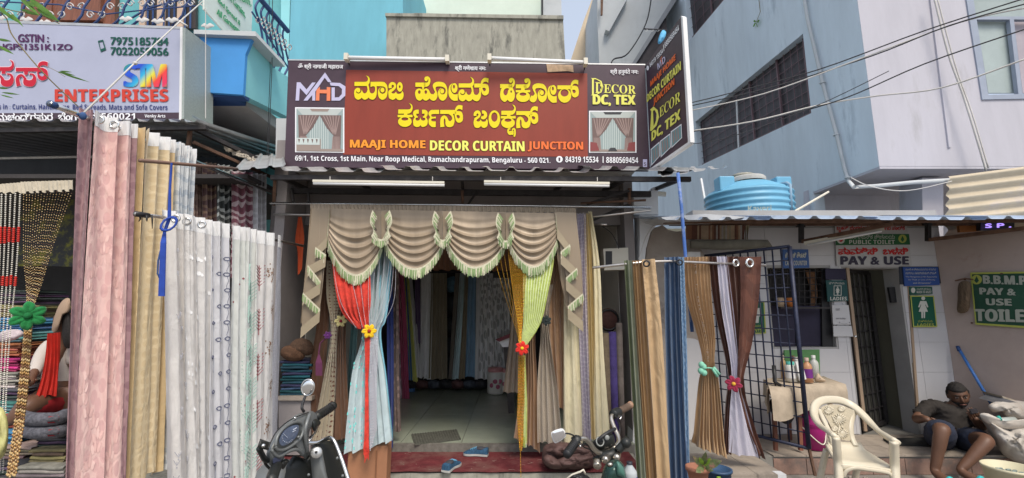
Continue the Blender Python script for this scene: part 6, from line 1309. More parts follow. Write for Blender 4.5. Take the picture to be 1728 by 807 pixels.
while x<5.6:
    w_=.30
    MB().box(x+.003,x+w_-.003,4.318+.004*R.random(),4.329,.004,TZ-.03).build('riser_tile',M_terra,stp)
    y=4.312
    while y<4.98:
        MB().box(x+.002,x+w_-.002,y+.002,min(y+.3,4.99)-.002,TZ-.0115,TZ+.002*R.random()).build('tread_tile',M_tilegrey,stp); y+=.3
    x+=w_
# nearer left step block under the curtains
nb=thing('tiled_block','low tiled block with a chipped white corner under the brown and white curtains','step block',P(1260,800,3.6))
zb_=P(1260,770,3.9).z; x0=P(1165,790,3.7).x; x1=P(1318,800,3.55).x
MB().box(x0,x1-.012,3.50,3.97,.003,zb_-.012).build('core',M_mortar,nb)
for i in range(3):
    xa=x0+(x1-x0)*i/3; xb_=x0+(x1-x0)*(i+1)/3
    MB().box(xa+.002,xb_-.002,3.488,3.972,zb_-.0115,zb_).build('top_tile',M_tilegrey,nb); MB().box(xa+.002,xb_-.002,3.488,3.499,.004,zb_-.012).build('front_tile',M_tilegrey,nb)
MB().box(x1-.06,x1+.002,3.486,3.56,zb_-.03,zb_+.002).build('chipped_corner',M_whitep,nb)
# window counter
wn=thing('counter_window','dark barred ticket window with purple shutters in the toilet wall','window',V(((wx0+wx1)/2,TY,wz0)))
M_pur=mat('purple_shutter',(.028,.024,.05),.7,var=.3); cx=lambda x,y,o=0:P(x,y,TY+.08-o)
MB().box(wx0+.002,wx1-.002,TY+.20,TY+.21,wz0,wz1).build('dark_back',M_dark,wn)
for a,b in ((1299,1341),(1345,1386)): plate('shutter',[[(a,516),(b,516),(b+1,584),(a+2,584)]],cx,.02,M_pur,wn)
plate('black_post',[[(1386,453),(1404,453),(1405,585),(1388,585)]],at(TY+.05),.05,M_black,wn)
for k in range(9): x=1300+k*9.5; MB().tube([cx(x,453,.02),cx(x+1,516,.02)],.006,5).build('bar',M_steeldark,wn)
for k in range(6): y=458+k*11; MB().tube([cx(1300,y,.025),cx(1386,y,.025)],.006,5).build('bar',M_steeldark,wn)
plate('cloth_hanging',[[(1359,456),(1376,458),(1380,500),(1374,518),(1367,516),(1370,495)]],at(TY+.12),.01,mat('brown_thing',(.20,.10,.05),.9,var=.5,vs=30),wn)
for x,col,lb in ((1317,(.45,.33,.22),'beige plastic mug on the ticket window ledge'),(1334,(.50,.16,.04),'orange plastic mug on the ticket window ledge')):
    c=P(x,518,TY-.03); t=thing('mug',lb,'mug',c,'mugs on the window ledge'); MB().lathe(c,[(0,0),(.036,0),(.043,.10),(.040,.10),(.034,.01)],14).build('cup',pm('mug_%d'%x,col,.4),t,True); MB().torus(c+V((.042,0,.055)),.022,.005,(0,1,0),10,5).build('handle',MATS['mug_%d'%x],t,True)
MB().box(wx0+.05,wx0+.58,TY-.10,TY+.003,P(1320,518,TY-.03).z-.02,P(1320,518,TY-.03).z-.002).build('ledge',M_steeldark,wn)
pb=plate('painted_square',[[(1392,453),(1426,454),(1428,472),(1393,472)]],at(TY-.002),-.006,M_pur,None); tag(pb,'dark blue painted panel above the small ladies sign','wall panel')
pb=plate('painted_rectangle',[[(1517,450),(1606,450),(1607,478),(1518,480)]],at(TY-.001),-.004,M_black if 0 else mat('navy_black',(.025,.03,.045),.5),None); tag(pb,'black painted panel behind the small blue notice right of the barred door','wall panel')
# door grille (open inward, hinged at the left)
dr=thing('barred_door','dark iron grid door standing half open in the toilet doorway','door',P(1470,720,5.1))
D=[P(1432,458,5.05),P(1510,466,5.35),P(1531,729,5.35),P(1461,706,5.05)]
D=[V((dx0+.02,TY+.05,dz1-.02)),V((dx0+.60,TY+.42,dz1-.02)),V((dx0+.60,TY+.42,TZ+.03)),V((dx0+.02,TY+.05,TZ+.03))]
bl=lambda u,v: D[0].lerp(D[1],u).lerp(D[3].lerp(D[2],u),v)
for a,b in (((0,0),(1,0)),((1,0),(1,1)),((1,1),(0,1)),((0,1),(0,0))): MB().tube([bl(*a),bl(*b)],.03,4).build('frame_bar',M_steeldark,dr)
for i in range(1,5): MB().tube([bl(i/5,0),bl(i/5,1)],.009,5).build('bar',M_steeldark,dr)
for i in range(1,10): MB().tube([bl(0,i/10),bl(1,i/10)],.009,5).build('bar',M_steeldark,dr)
mb=MB(); mb.add([bl(0,.0)+V((0,.03,0)),bl(1,.0)+V((0,.03,0)),bl(1,.999)+V((0,.03,0)),bl(0,.999)+V((0,.03,0))],[(0,1,2,3)]); mb.build('mesh_sheet',mat('dusty_mesh',(.075,.072,.06),.9,var=.3),dr)
plate('lock_plate',[[(1500,485),(1518,484),(1522,510),(1505,511)]],at(5.08),.03,M_black,dr); MB().ell(P(1443,568,5.0),.018,.02,.018).build('latch',M_chrome,dr,True)
mb=MB(); plate('door_jamb',[[(1428,452),(1433,452),(1464,728),(1459,728)]],at(TY-.006),.02,mat('jamb',(.36,.26,.18),.8),dr)
plate('door_jamb',[[(1531,470),(1535,470),(1553,712),(1549,712)]],at(TY-.006),.02,MATS['jamb'],dr)
# ---- notices
def board(name,lab,loop,f,col,th=.012,cat='sign',off=.004,border=None):
    t=thing(name,lab,cat,f((loop[0][0]+loop[2][0])/2,(loop[0][1]+loop[2][1])/2))
    plate('board',[loop],f,V((0,th,0)),pm('b_%s_%d'%(name,int(loop[0][0])),col,.5),t,off=.02)
    if border:
        cx_=sum(p[0] for p in loop)/4; cy_=sum(p[1] for p in loop)/4; k=.93
        inn=[(cx_+(x-cx_)*(1-3/abs(loop[1][0]-loop[0][0])*1.2),cy_+(y-cy_)*(1-3/abs(loop[2][1]-loop[1][1])*1.2)) for x,y in loop]
        plate('border',[loop,inn],f,None,border,t,off=.0225)
    return t
TF=at(TY); TF2=lambda x,y,o=0: P(x,y,TY-.022-o); TF2.n=V((0,-1,0)); TF.n=V((0,-1,0)) if 0 else None
def tx(body,x0,y0,x1,y1,m,par,f=TF2,dy=0,dxt=0,**k): text(body,f,(x0,y1),(x1,y1+dy),(x0-dxt,y0),m,par,off=.003,**k)
M_wr=pm('print_red',(.52,.03,.03)); M_gw=pm('print_offwhite',(.58,.58,.52)); M_gy=pm('print_yellow_green',(.42,.45,.10)); M_nb=pm('print_near_black',(.05,.045,.07)); M_gb=pm('board_green',(.03,.13,.05)); 
t=board('toilet_sign','white and green board reading public toilet above the barred door','x' and [(1409,379),(1530,379),(1539,448),(1412,449)],TF,(.50,.49,.48))
plate('green_band',[[(1410,395),(1534,395),(1536,413),(1410,414)]],TF2,None,M_gb,t,off=.002)
tx('ಬೃಹತ್ ಬೆಂಗಳೂರು ಮಹಾನಗರ ಪಾಲಿಕೆ',1412,381,1527,392,M_wr,t,bold=.002); tx('ಸಾರ್ವಜನಿಕ ಶೌಚಾಲಯ',1431,396,1510,403,M_gw,t); tx(B_('PUBLIC TOILET'),1433,405,1510,412,M_gw,t); 
tx('ಪಾವತಿಸಿ  ಬಳಸಿ',1415,418,1532,430,M_wr,t,bold=.006); tx(B_('PAY & USE'),1419,433,1533,447,M_nb,t,bold=.006)
plate('emblem',[el(1523,403,7,7)],TF2,None,M_gy,t,off=.003); plate('emblem_mark',[[(1523,398),(1526,404),(1524,408),(1522,408),(1520,404)]],TF2,None,M_gb,t,off=.005); plate('emblem',[el(1419,405,6.5,6.5)],TF2,None,M_gw,t,off=.003); plate('emblem_mark',[el(1419,405,3.5,3.5)],TF2,None,M_wr,t,off=.005)
t=board('counter_sign','small blue cash counter sign above the barred ticket window',[(1321,421),(1364,421),(1366,452),(1322,453)],TF,(.06,.13,.33)); tx('ಕ್ಯಾಶ್ ಕೌಂಟರ್',1325,426,1361,435,M_gw,t,bold=.002); tx(B_('CASH COUNTER'),1325,440,1362,448,M_gw,t)
t=board('ladies_sign','small dark teal ladies sign between the ticket window and the barred door',[(1394,473),(1429,473),(1432,508),(1397,509)],TF,(.02,.075,.075)); tx('ಸ್ತ್ರೀಯರು',1399,476,1425,480,M_gw,t); tx(B_('LADIES'),1401,501,1429,507,M_gw,t)
plate('icon_frame',[rc(1407,482,1420,499),rc(1408,483,1419,498)],TF2,None,M_gw,t,off=.003)
def lady(cx_,cy_,s,par,m):
    plate('figure_head',[el(cx_,cy_-s*.43,s*.09,s*.09)],TF2,None,m,par,off=.004)
    plate('figure',[[(cx_+a*s,cy_+b*s) for a,b in ((-.14,-.3),(.14,-.3),(.24,-.02),(.17,0),(.11,-.16),(.10,-.1),(.22,.2),(.09,.2),(.08,.5),(.02,.5),(.01,.2),(-.01,.2),(-.02,.5),(-.08,.5),(-.09,.2),(-.22,.2),(-.10,-.1),(-.11,-.16),(-.17,0),(-.24,-.02))]],TF2,None,m,par,off=.004)
lady(1413.5,491,14,t,M_gw)
t=board('ladies_sign','larger green ladies sign with a woman figure right of the barred door',[(1536,499),(1576,499),(1582,552),(1541,552)],TF,(.015,.10,.06),border=M_gy); lady(1558,519,36,t,M_gw); tx('ಮಹಿಳೆಯರು',1549,540,1574,544,M_gy,t); tx(B_('LADIES'),1548,546,1576,550.5,M_gy,t)
t=board('mask_sign','tiny green mask notice just above the larger ladies sign',[(1535,484),(1573,484),(1574,496),(1536,498)],TF,(.03,.10,.08)); tx('ಮಾಸ್ಕ್ ಕಡ್ಡಾಯ',1547,486,1571,490,M_gw,t); tx(B_('MASK IS MUST'),1547,491,1572,495,M_gw,t); plate('emblem',[el(1541,490,3.6,4.6)],TF2,None,M_gw,t,off=.003)
t=board('management_sign','blue management notice with white lines of text on the black panel',[(1524,451),(1583,451),(1586,481),(1527,483)],TF,(.04,.09,.30)); tx('ಸೂಚನೆ ಈ ಶೌಚಾಲಯವನ್ನು ಸ್ವಚ್ಛ',1528,453,1579,457,M_gw,t); tx('ವಾಗಿಡಲು ಸಹಕರಿಸಬೇಕಾಗಿ ವಿನಂತಿ',1528,459,1580,463,M_gw,t); tx('"The Management is Not Responsible',1528,466,1581,469,M_gw,t); tx('for Theft or Loss of Money',1533,471,1578,474,M_gw,t); tx('and Ornaments"',1541,476,1571,479,M_gw,t)
t=board('gents_sign','green gents sign partly hidden behind the brown curtain and grille',[(1258,508),(1290,509),(1293,563),(1258,564)],TF,(.015,.10,.06),border=M_gy); tx(B_('GENTS'),1264,555,1286,560,M_gy,t); tx('ಪುರುಷರ',1266,548,1284,552,M_gy,t)
plate('figure',[[(1270,520),(1282,520),(1284,534),(1281,534),(1280,545),(1272,545),(1271,534),(1268,534)]],TF2,None,M_gw,t,off=.004)
for k,(l,lb) in enumerate((([(1404,515),(1432,515),(1436,548),(1406,548)],'white paper notice with small print under the small ladies sign'),([(1406,550),(1437,550),(1440,568),(1407,568)],'blank white paper below the printed notice by the door'))):
    t=board('paper_notice',lb,l,TF,(.58,.57,.57),.003,'notice')
    if k==0: tx('ಸೂಚನೆ',1410,520,1417,524,M_nb,t); tx('ಸಾರ್ವಜನಿಕರು',1411,536,1427,539,M_nb,t); tx('9 ................ 4',1416,543,1434,546,M_nb,t)
# right side wall with big green board
RW0=P(1605,600,TY+.0); RW1=P(1745,600,4.35)
RWf=plane(RW0,RW1,RW0+V((0,0,1)))
rw=thing('side_wall','pinkish plaster wall at the far right carrying the big green pay and use board','wall',V((RW0.x,RW0.y,0)))
u_=(RW1-RW0); u_.z=0; u_.normalize()
M_pink=mat('pinkish_plaster',(.46,.37,.33),.95,var=.1,vs=2,bump=.3,stain=((.30,.17,.13),.6,.5),stains=2.5)
a=V((RW0.x,RW0.y,0)); MB().hexa([a,a+u_*3,a+u_*3+V((0,0,2.22)),a+V((0,0,2.3))],V((.1,.25,0))).build('wall',M_pink,rw)
t=thing('toilet_board','big green board with yellow border reading pay and use toilet, cut by the right edge','sign',RWf(1690,505))
RF=lambda x,y,o=0: RWf(x,y,.02+o); RF.n=RWf.n
lp=[(1637,460),(1750,458),(1758,556),(1646,548)]; plate('board',[lp],RF,RWf.n*-.015,mat('big_green',(.02,.075,.045),.6,var=.2,vs=4,stain=((.10,.13,.10),.58,.5),stains=5),t); plate('border',[lp,[(1640,463),(1747,461),(1754,552),(1648,545)]],RF,None,M_gy,t,off=.002)
def tr_(s,x0,y0,x1,y1,m,**k): text(s,RF,(x0,y1),(x1,y1+(x1-x0)*.03),(x0-1,y0),m,t,off=.004,**k)
M_bw2=pm('print_grey_white',(.40,.42,.36)); tr_(B_('B.B.M.P.'),1660,465,1737,479,M_bw2,bold=.004); tr_(B_('PAY &'),1654,486,1714,497,M_bw2,bold=.004); tr_(B_('USE'),1665,504,1707,515,M_bw2,bold=.004); tr_(B_('TOILET'),1647,522,1748,542,M_bw2,bold=.006)
plate('emblem',[el(1648,472,9,8)],RF,None,M_gy,t,off=.003); plate('emblem_mark',[[(1648,466),(1652,474),(1648,478),(1644,474)]],RF,None,MATS['big_green'],t,off=.005)
for (x,y) in ((1628,472),(1640,545),(1690,462)): MB().ell(RWf(x,y,.02),.008,.012,.008).build('nail',M_rust,t)
t=thing('hanging_bag','old brown whisk bundle hanging on the pinkish wall beside the green board','broom',P(1627,500,4.85)); mb=MB()
pillow('bundle',[(1618,478),(1636,476),(1638,500),(1634,525),(1616,527),(1616,505)],lambda x,y:RWf(x,y,.06),.05,mat('old_straw',(.16,.11,.07),.95,var=.5,vs=30,bump=1,bs=80,stretch=(4,4,.6)),t,lump=.03); MB().tube([RWf(1612,474,.05),RWf(1628,470,.05),RWf(1642,472,.05)],.008,5).build('tie',M_rust,t)
# ---- toilet roof: corrugated blue-grey sheets sloping down to the street
rf=thing('toilet_roof','blue grey corrugated roof sheets over the public toilet, sloping to the street','roof',P(1450,365,4.0))
zf=P(1450,372,3.95).z; 
def zr(x): return zf+.02*(x-3)
xs0=P(1112,370,3.95).x; xe0=6.2; nsh=5; w_=(xe0-xs0)/nsh
for i in range(nsh):
    a=xs0+i*w_-.02; b=a+w_+.06; mb=MB(); e=.005*(i%2); yb=3.93-.02*(i%2)
    corr(mb,V((a,yb,zf-.0+e)),V((b,yb,zf+.0+e)),V((b,5.35,zf+.31+e)),V((a,5.35,zf+.31+e)),5,.028,V((0,0,1)),'trap',12,1)
    mb.build('sheet',M_zincblue,rf)
mb=MB(); plate('loose_sheet',[[(1112,367),(1190,361),(1262,366),(1240,370),(1130,373)]],at(4.0),V((0,.5,.05)),M_zinc,rf)
beam([P(1120,374,4.2),P(1740,372,4.2)],.02,.018,'beam',M_rust,rf); beam([P(1130,378,4.9),P(1740,378,4.9)],.02,.02,'beam',M_rust,rf)
for (bx0,by0,bx1,by1) in ((1352,408,1506,378),(1566,405,1740,384)):
    beam([P(bx0,by0-30,4.85),P(bx0,by0+2,4.85)],.02,.02,'bracket_post',M_steeldark,rf); beam([P(bx0,by0,4.85),P(bx1,by1,4.15)],.018,.018,'bracket_arm',M_rust,rf); beam([P(bx0-8,by0-26,4.86),P(bx0+6,by0-26,4.86)],.012,.012,'bracket_plate',M_steeldark,rf)
t=thing('tube_lamp','pale unlit tube lamp under the toilet roof in front of the red lettering','tube lamp',P(1420,396,4.6)); beam([P(1357,411,4.75),P(1492,386,4.35)],.018,.018,'batten',M_creamp,t); MB().tube([P(1362,414,4.72),P(1488,390,4.33)],.012,8).build('tube',M_whitep,t,True)
t=thing('striped_panel','wooden striped slat panel under the left end of the toilet roof','slat panel',P(1210,392,4.75)); r2=random.Random(8)
for k in range(34):
    x=1158+k*3.15; c_=[(.42,.30,.20),(.25,.12,.07),(.40,.36,.32),(.14,.06,.04),(.32,.27,.18)][r2.randrange(5)]
    plate('slat',[[(x,380+r2.random()*2),(x+2.9,380),(x+2.9-(4 if k>30 else 0),404),(x,404)]],at(4.78),.01+.004*r2.random(),mat('slat_%s'%str(c_[0]),c_,.8,var=.2,vs=10),t)
t=thing('rolled_tarp','grey rolled tarpaulin hanging below the striped panel','tarpaulin',P(1235,414,4.7)); MB().tube([P(1166,412,4.7),P(1210,413,4.68),P(1260,413,4.66),P(1294,411,4.64),P(1302,420,4.64)],[.045,.055,.055,.04,.02],12).build('roll',mat('tarp_grey',(.17,.16,.13),.9,var=.3,vs=6,bump=.6,bs=20),t,True)
t=thing('led_sign','partly visible purple lit led letters under the toilet roof at the far right','led sign',P(1690,382,4.9)); text('S P .',lambda x,y,o=0:P(x,y,4.75-o),(1663,385),(1706,384),(1663,378),mat('led_purple',(.3,.2,.8),.5,emit=((.45,.30,1.0),.9)),t,bold=.006); plate('box',[[(1655,376),(1712,376),(1712,388),(1655,389)]],at(4.78),.05,M_black,t)
t=thing('orange_board','small orange brown board tucked under the toilet roof beside the led letters','board',P(1640,384,4.85)); plate('board',[[(1618,376),(1656,376),(1656,390),(1620,392)]],at(4.9),.03,mat('orange_brown',(.40,.15,.04),.8),t)
# ---- grille gate standing open toward the street
gt=thing('grille_gate','dark blue iron grille gate standing open toward the street right of the curtains','gate',P(1350,780,4.3))
Gq=[P(1180,432,5.2),P(1333,416,4.12),P(1366,757,4.12),P(1225,709,5.2)]
xg0,xg1=P(1215,600,5.0),P(1350,600,4.12)
zt0,zt1=P(1333,416,4.12).z,P(1366,757,4.12).z; GA=V((P(1190,600,4.95).x,4.95,0)); GB=V((P(1350,600,4.12).x,4.12,0))
gp=lambda u,v: GA.lerp(GB,u)+V((0,0,zt0+(zt1-zt0)*v))
M_gate=mat('gate_blue',(.025,.03,.06),.5,.2,var=.4,vs=20,stain=((.16,.10,.07),.62,.6),stains=9)
for k in range(13): u=k/12; MB().tube([gp(u,0),gp(u,1)],.0075 if k<12 else .02,6).build('bar' if k<12 else 'frame_post',M_gate,gt,True)
for k in range(15): v=k/14; MB().tube([gp(0,v),gp(1,v)],.006 if k not in(0,14) else .016,6).build('rail',M_gate,gt,True)
MB().tube([gp(1,1),gp(1,1)+V((.03,0,-.22))],.014,6).build('foot',M_rust,gt)
MB().tube([gp(.75,.62),gp(.75,.7)+V((-.02,-.03,0)),gp(.8,.72)],.018,6).build('latch',M_black,gt,True)
# ---- table with cloth, bottles, bin
tt=thing('side_table','small wooden table under a dirty beige cloth beside the grille gate','table',P(1350,750,4.6))
fx=lambda x,y: P(x,y,4.55)
for (x,y0,y1,Y) in ((1306,680,760,4.4),(1400,672,742,4.7),(1348,680,760,4.4),(1330,672,742,4.8)): MB().tube([P(x,y0,Y),P(x+3,y1,Y)],.022,4).build('leg',M_wood,tt)
zt_=PZ(1360,640,1).z
q=[P(1292,641,4.75),P(1390,638,4.9),P(1428,655,4.4),P(1300,672,4.15)]; zz=P(1360,645,4.5).z
q=[V((p.x,p.y,zz-.01)) for p in q]; MB().hexa(q,V((0,0,-.05))).build('top',M_wood,tt)
tc_=thing('table_cloth','dirty beige cloth draped over the small table beside the gate','tablecloth',P(1350,650,4.4)); n=14; vs=[];fs=[]
for j in range(7):
    for i in range(n+1):
        u=i/n; k=j-2
        a=q[0].lerp(q[1],u); b=q[3].lerp(q[2],u)
        if j<=3: p=a.lerp(b,j/3)+V((0,0,.006))
        else: d_=(j-3)/3; p=b+V((.0,-.02-.015*math.sin(u*17)*d_,-.20*d_*(1+.35*math.sin(u*5+1))))
        vs.append(p+V((0,0,.003*noise.noise(p*20))))
for j in range(6):
    for i in range(n): fs.append((j*(n+1)+i,j*(n+1)+i+1,(j+1)*(n+1)+i+1,(j+1)*(n+1)+i))
C_tc=mat('dirty_beige_cloth',(.40,.33,.25),.95,var=.2,vs=8,stain=((.22,.17,.12),.58,.6))
mesh('cloth',vs,fs,C_tc,tc_,True)
cloth('side_drop',[(q[0]+V((-.01,0,.005)),q[3]+V((-.01,0,.005))),(q[0]+V((-.03,0,-.15)),q[3]+V((-.03,0,-.22)))],C_tc,tc_,2,.015,4,nv=8)
t=thing('dark_sack','black sack hanging under the cloth of the small table','sack',P(1320,700,4.4)); pillow('sack',[(1300,674),(1338,676),(1342,700),(1332,716),(1318,712),(1302,698)],at(4.42),.10,mat('sack_black',(.02,.02,.022),.7,var=.4,bump=.5),t,lump=.04)
t=thing('pink_drum','magenta pink plastic drum with lid and handle under the small table','drum',P(1375,756,4.5)); c=P(1374,756,4.5); r=(P(1394,740,4.5)-P(1355,740,4.5)).length/2; h=(P(1374,694,4.5)-c).length; M_pk=mat('magenta_plastic',(.33,.015,.15),.35,var=.06,bump=0)
MB().lathe(c,[(0,0),(r*.85,0),(r,h*.55),(r,h*.6),(r*1.05,h*.62),(r*1.05,h*.68)],22).build('body',M_pk,t,True); MB().lathe(c,[(r*1.08,h*.68),(r*1.08,h*.72),(r*.9,h*.9),(r*.4,h),(0,h)],22).build('lid',M_pk,t,True); MB().tube(cr([tuple(c+V((-r*1.05,-.02,h*.6))),tuple(c+V((0,-r*1.2,h*.2))),tuple(c+V((r*1.05,-.02,h*.6)))],False,8),.006,5).build('handle',M_creamp,t,True)
def bottle(lab,x,y0,y1,w_,Y,col,cap,labcol=None,shape=0,name='bottle'):
    c=P(x,y1,Y); c.z=zz+.008; h=(P(x,y0,Y)-P(x,y1,Y)).length; r=w_/750*Y/2*1.02; t=thing(name,lab,'bottle',c,'bottles on the small table')
    pf=[(0,0),(r,0),(r,h*.62),(r*.85,h*.72),(r*.4,h*.82),(r*.4,h*.88)] if shape==0 else [(0,0),(r,0),(r,h*.8),(r*.7,h*.86)]
    MB().lathe(c,pf,16).build('body',mat('bottle_%d'%x,col,.35,var=.08,bump=0),t,True); MB().lathe(c,[(r*.48,h*.86),(r*.48,h),(0,h)] if shape==0 else [(r*.75,h*.84),(r*.75,h),(0,h)],14).build('cap',pm('cap_%d'%x,cap,.4),t,True)
    if labcol: MB().lathe(c,[(r*1.02,h*.18),(r*1.02,h*.55)],16).build('label',pm('blabel_%d'%x,labcol,.5),t,True)
bottle('small amber bottle at the left of the table bottles',1324,602,640,9,4.7,(.45,.30,.15),(.5,.4,.3)); bottle('white bottle with teal cap and white label on the table',1336,612,645,16,4.5,(.66,.66,.62),(.10,.42,.36),(.70,.70,.70),1)
bottle('white spray bottle with teal mark in the middle of the table',1347,604,642,13,4.6,(.60,.60,.58),(.60,.58,.55),(.3,.5,.5)); bottle('purple labelled amber juice bottle at the front of the table',1364,600,641,14,4.45,(.48,.25,.13),(.45,.33,.28),(.15,.03,.20))
bottle('clear white bottle with white cap at the right of the table bottles',1375,593,630,13,4.75,(.55,.56,.52),(.72,.72,.68)); bottle('dark brown bottle behind the spray bottle',1341,598,632,10,4.85,(.25,.10,.05),(.15,.08,.05))
t=thing('green_card','green printed card standing against the wall behind the table bottles','card',P(1352,600,4.93)); plate('card',[[(1324,591),(1383,590),(1384,636),(1326,636)]],at(4.95),.02,mat('card_green',(.10,.25,.09),.6),t); 
t=thing('small_packet','small white packet leaning beside the purple labelled bottle','packet',P(1351,640,4.4)); plate('packet',[[(1343,612),(1353,611),(1361,640),(1350,643)]],at(4.42),.02,M_whitep,t)
t=thing('soap_dish','small crumpled beige wrapper lying on the right of the small table','wrapper',P(1386,640,4.5)); pillow('wrapper',[(1374,642),(1380,630),(1386,636),(1394,643),(1384,645)],at(4.5),.03,mat('wrap_beige',(.46,.36,.26),.8),t,lump=.02)
# black mat behind the man, foot ledge
t=thing('black_mat','black cloth mat lying on the step behind the seated man','mat',P(1520,745,4.4)); MB().hexa([PZ(1490,742,TZ+.006),PZ(1505,752,TZ+.006),PZ(1630,755,TZ+.006),PZ(1625,738,TZ+.006)],V((0,0,.012))).build('mat',mat('mat_black',(.02,.02,.02),.95),t)
# blue mop pole
t=thing('mop_pole','bright blue mop pole leaning in the corner beside the seated man','pole',P(1678,692,4.3)); MB().tube([P(1617,587,4.9),P(1680,694,4.6)],.014,8).build('pole',mat('pole_blue',(.05,.16,.45),.4,var=.1),t,True); MB().tube([P(1616,585,4.91),P(1619,592,4.88)],.017,8).build('grip',M_navy,t,True)
# sacks
M_sack=mat('white_sack',(.52,.48,.43),.85,var=.12,vs=6,bump=.8,bs=25,stain=((.34,.26,.20),.54,.6),stains=6)
sk=thing('rubbish_sack','big dirty white woven sack stuffed with plastic at the right edge','sack',P(1700,780,4.0))
pillow('body',[(1654,702),(1680,714),(1728,716),(1760,710),(1766,760),(1750,786),(1722,784),(1692,768),(1676,740)],at(4.35),.30,M_sack,sk,lump=.16,rings=9)
pillow('rim_fold',[(1653,700),(1668,698),(1700,712),(1740,706),(1740,720),(1700,724),(1668,716)],at(4.20),.06,M_sack,sk,lump=.05,rings=6)
pillow('torn_mouth',[(1668,684),(1690,676),(1730,678),(1745,690),(1735,708),(1700,704),(1690,694),(1675,696)],at(4.42),.12,M_sack,sk,lump=.12,rings=8)
t=thing('plastic_bottle','clear crushed plastic bottle with teal cap lying in the sack mouth','bottle',P(1690,712,3.9)); MB().tube([P(1675,713,4.22),P(1690,712,4.2),P(1712,709,4.2)],[.03,.036,.03],10).build('body',mat('clear_plastic',(.40,.44,.42),.2,bump=.3),t,True); MB().tube([P(1684,703,4.17),P(1688,709,4.17)],.015,8).build('cap',pm('teal_cap',(.05,.40,.33),.4),t,True)
for k,(l,c_,lb) in enumerate((([(1690,668),(1728,680),(1760,684),(1760,690),(1728,688),(1700,680)],(.42,.36,.28),'cardboard sheet sticking out on top of the sack'),([(1684,681),(1700,674),(1730,684),(1728,688)],(.12,.12,.13),'dark plastic sheet lying under the cardboard on the sack'))):
    t=thing('waste_sheet',lb,'cardboard' if k==0 else 'plastic sheet',P(*l[0],4.1)); plate('sheet',[l],at(4.42-.04*k),V((.02,.2,.01)),mat('waste_%d'%k,c_,.85,var=.3,vs=8),t)
bk=thing('paint_bucket','cream paint bucket with rubble and green print at the bottom right corner','bucket',P(1715,820,3.55)); c=P(1716,860,3.4); r=(P(1752,800,3.4)-P(1681,800,3.4)).length/2; h=P(1716,787,3.4).z-c.z
MB().lathe(c,[(0,0),(r*.8,0),(r*.97,h*.93),(r*1.03,h*.94),(r*1.03,h),(r*.97,h),(r*.93,h*.8),(0,h*.8)],28).build('shell',mat('bucket_cream',(.60,.55,.38),.5,var=.08),bk,True)
mb=MB()
for k in range(50): a,b=r2.uniform(0,6.28),r2.random()**.5*r*.8; mb.ell(c+V((b*math.cos(a),b*math.sin(a),h*.82)),.012+.012*r2.random(),.012,.009,None,5,4)
stuff(mb.build('rubble',mat('rubble',(.20,.24,.22),.9,var=.6,vs=40),bk)); MB().tube([c+V((-r*.5,-r*.80,h*.62)),c+V((0,-r*.96,h*.7)),c+V((r*.5,-r*.82,h*.52))],.014,5).build('print_band',mat('lime_print',(.30,.50,.05),.5),bk)
# ground rubble
mb=MB()
for k in range(400):
    p=V((r2.uniform(2.2,5.2),r2.uniform(3.5,4.3),0)); s=.004+.014*r2.random()**2; mb.ell(p+V((0,0,s*.3)),s*1.3,s,s*.8,None,5,3)
g_=mb.build('gravel',mat('gravel',(.30,.26,.22),.95,var=.4,vs=20)); tag(g_,'loose grit and pebbles on the ground before the step','gravel',None,'stuff')
# ---- water tank
tk=thing('water_tank','round light blue plastic water tank with ribs standing on the toilet roof','water tank',P(1265,362,5.9))
c=P(1265,382,5.9); r=(P(1333,330,5.9)-P(1197,330,5.9)).length/2; h=P(1265,308,5.9).z-c.z; M_tank=mat('tank_blue',(.15,.40,.58),.45,var=.08,vs=3,stain=((.30,.48,.60),.6,.4))
pr_=[(r*.97,0)]
for k in range(5): z=h*(.10+.13*k); pr_+=[(r*.97,z),(r,z+.015),(r,z+.035),(r*.97,z+.05)]
pr_+=[(r*.96,h*.66),(r*.90,h*.76),(r*.55,h*.93),(r*.2,h),(0,h)]
MB().lathe(c,pr_,40).build('body',M_tank,tk,True)
for a in (-2.75,-.35,1.2): q=c+V((math.cos(a)*r*.74,math.sin(a)*r*.74,0)); mb=MB(); mb.box(q.x-.10,q.x+.10,q.y-.09,q.y+.09,c.z+h*.7,c.z+h*1.03); mb.build('lug',M_tank,tk,False,.015)
MB().lathe(c+V((0,-.05,h*.97)),[(.22,0),(.22,.05),(.20,.07),(0,.07)],20).build('lid',mat('tank_lid',(.45,.45,.43),.8,var=.3),tk,True); MB().ell(c+V((-.05,-.05,h*1.12)),.16,.12,.045).build('stone',M_conc,tk,True)
text(B_('Kaveri'),lambda x,y,o=0:P(x,y,5.9-r-.015-o),(1262,357),(1302,356),(1262,347),mat('faded_print',(.30,.36,.34),.8),tk)
MB().tube([P(1318,311,5.6),P(1328,309,5.5),P(1333,312,5.45),P(1335,360,5.45)],.022,8).build('pipe',mat('pipe_grey_blue',(.22,.34,.45),.6),tk,True)
t=thing('white_pole','thin white pole leaning on the blue wall left of the water tank','pole',P(1192,360,6)); MB().tube([P(1183,302,6.2),P(1194,365,6.0)],.018,6).build('pole',M_whitep,t)
t=thing('yellow_pipe','thin cream pipe sticking up behind the toilet roof edge right of the tank','pipe',P(1340,360,5.2)); MB().tube([P(1334,361,5.2),P(1398,324,5.3)],.014,6).build('pipe',M_creamp,t)
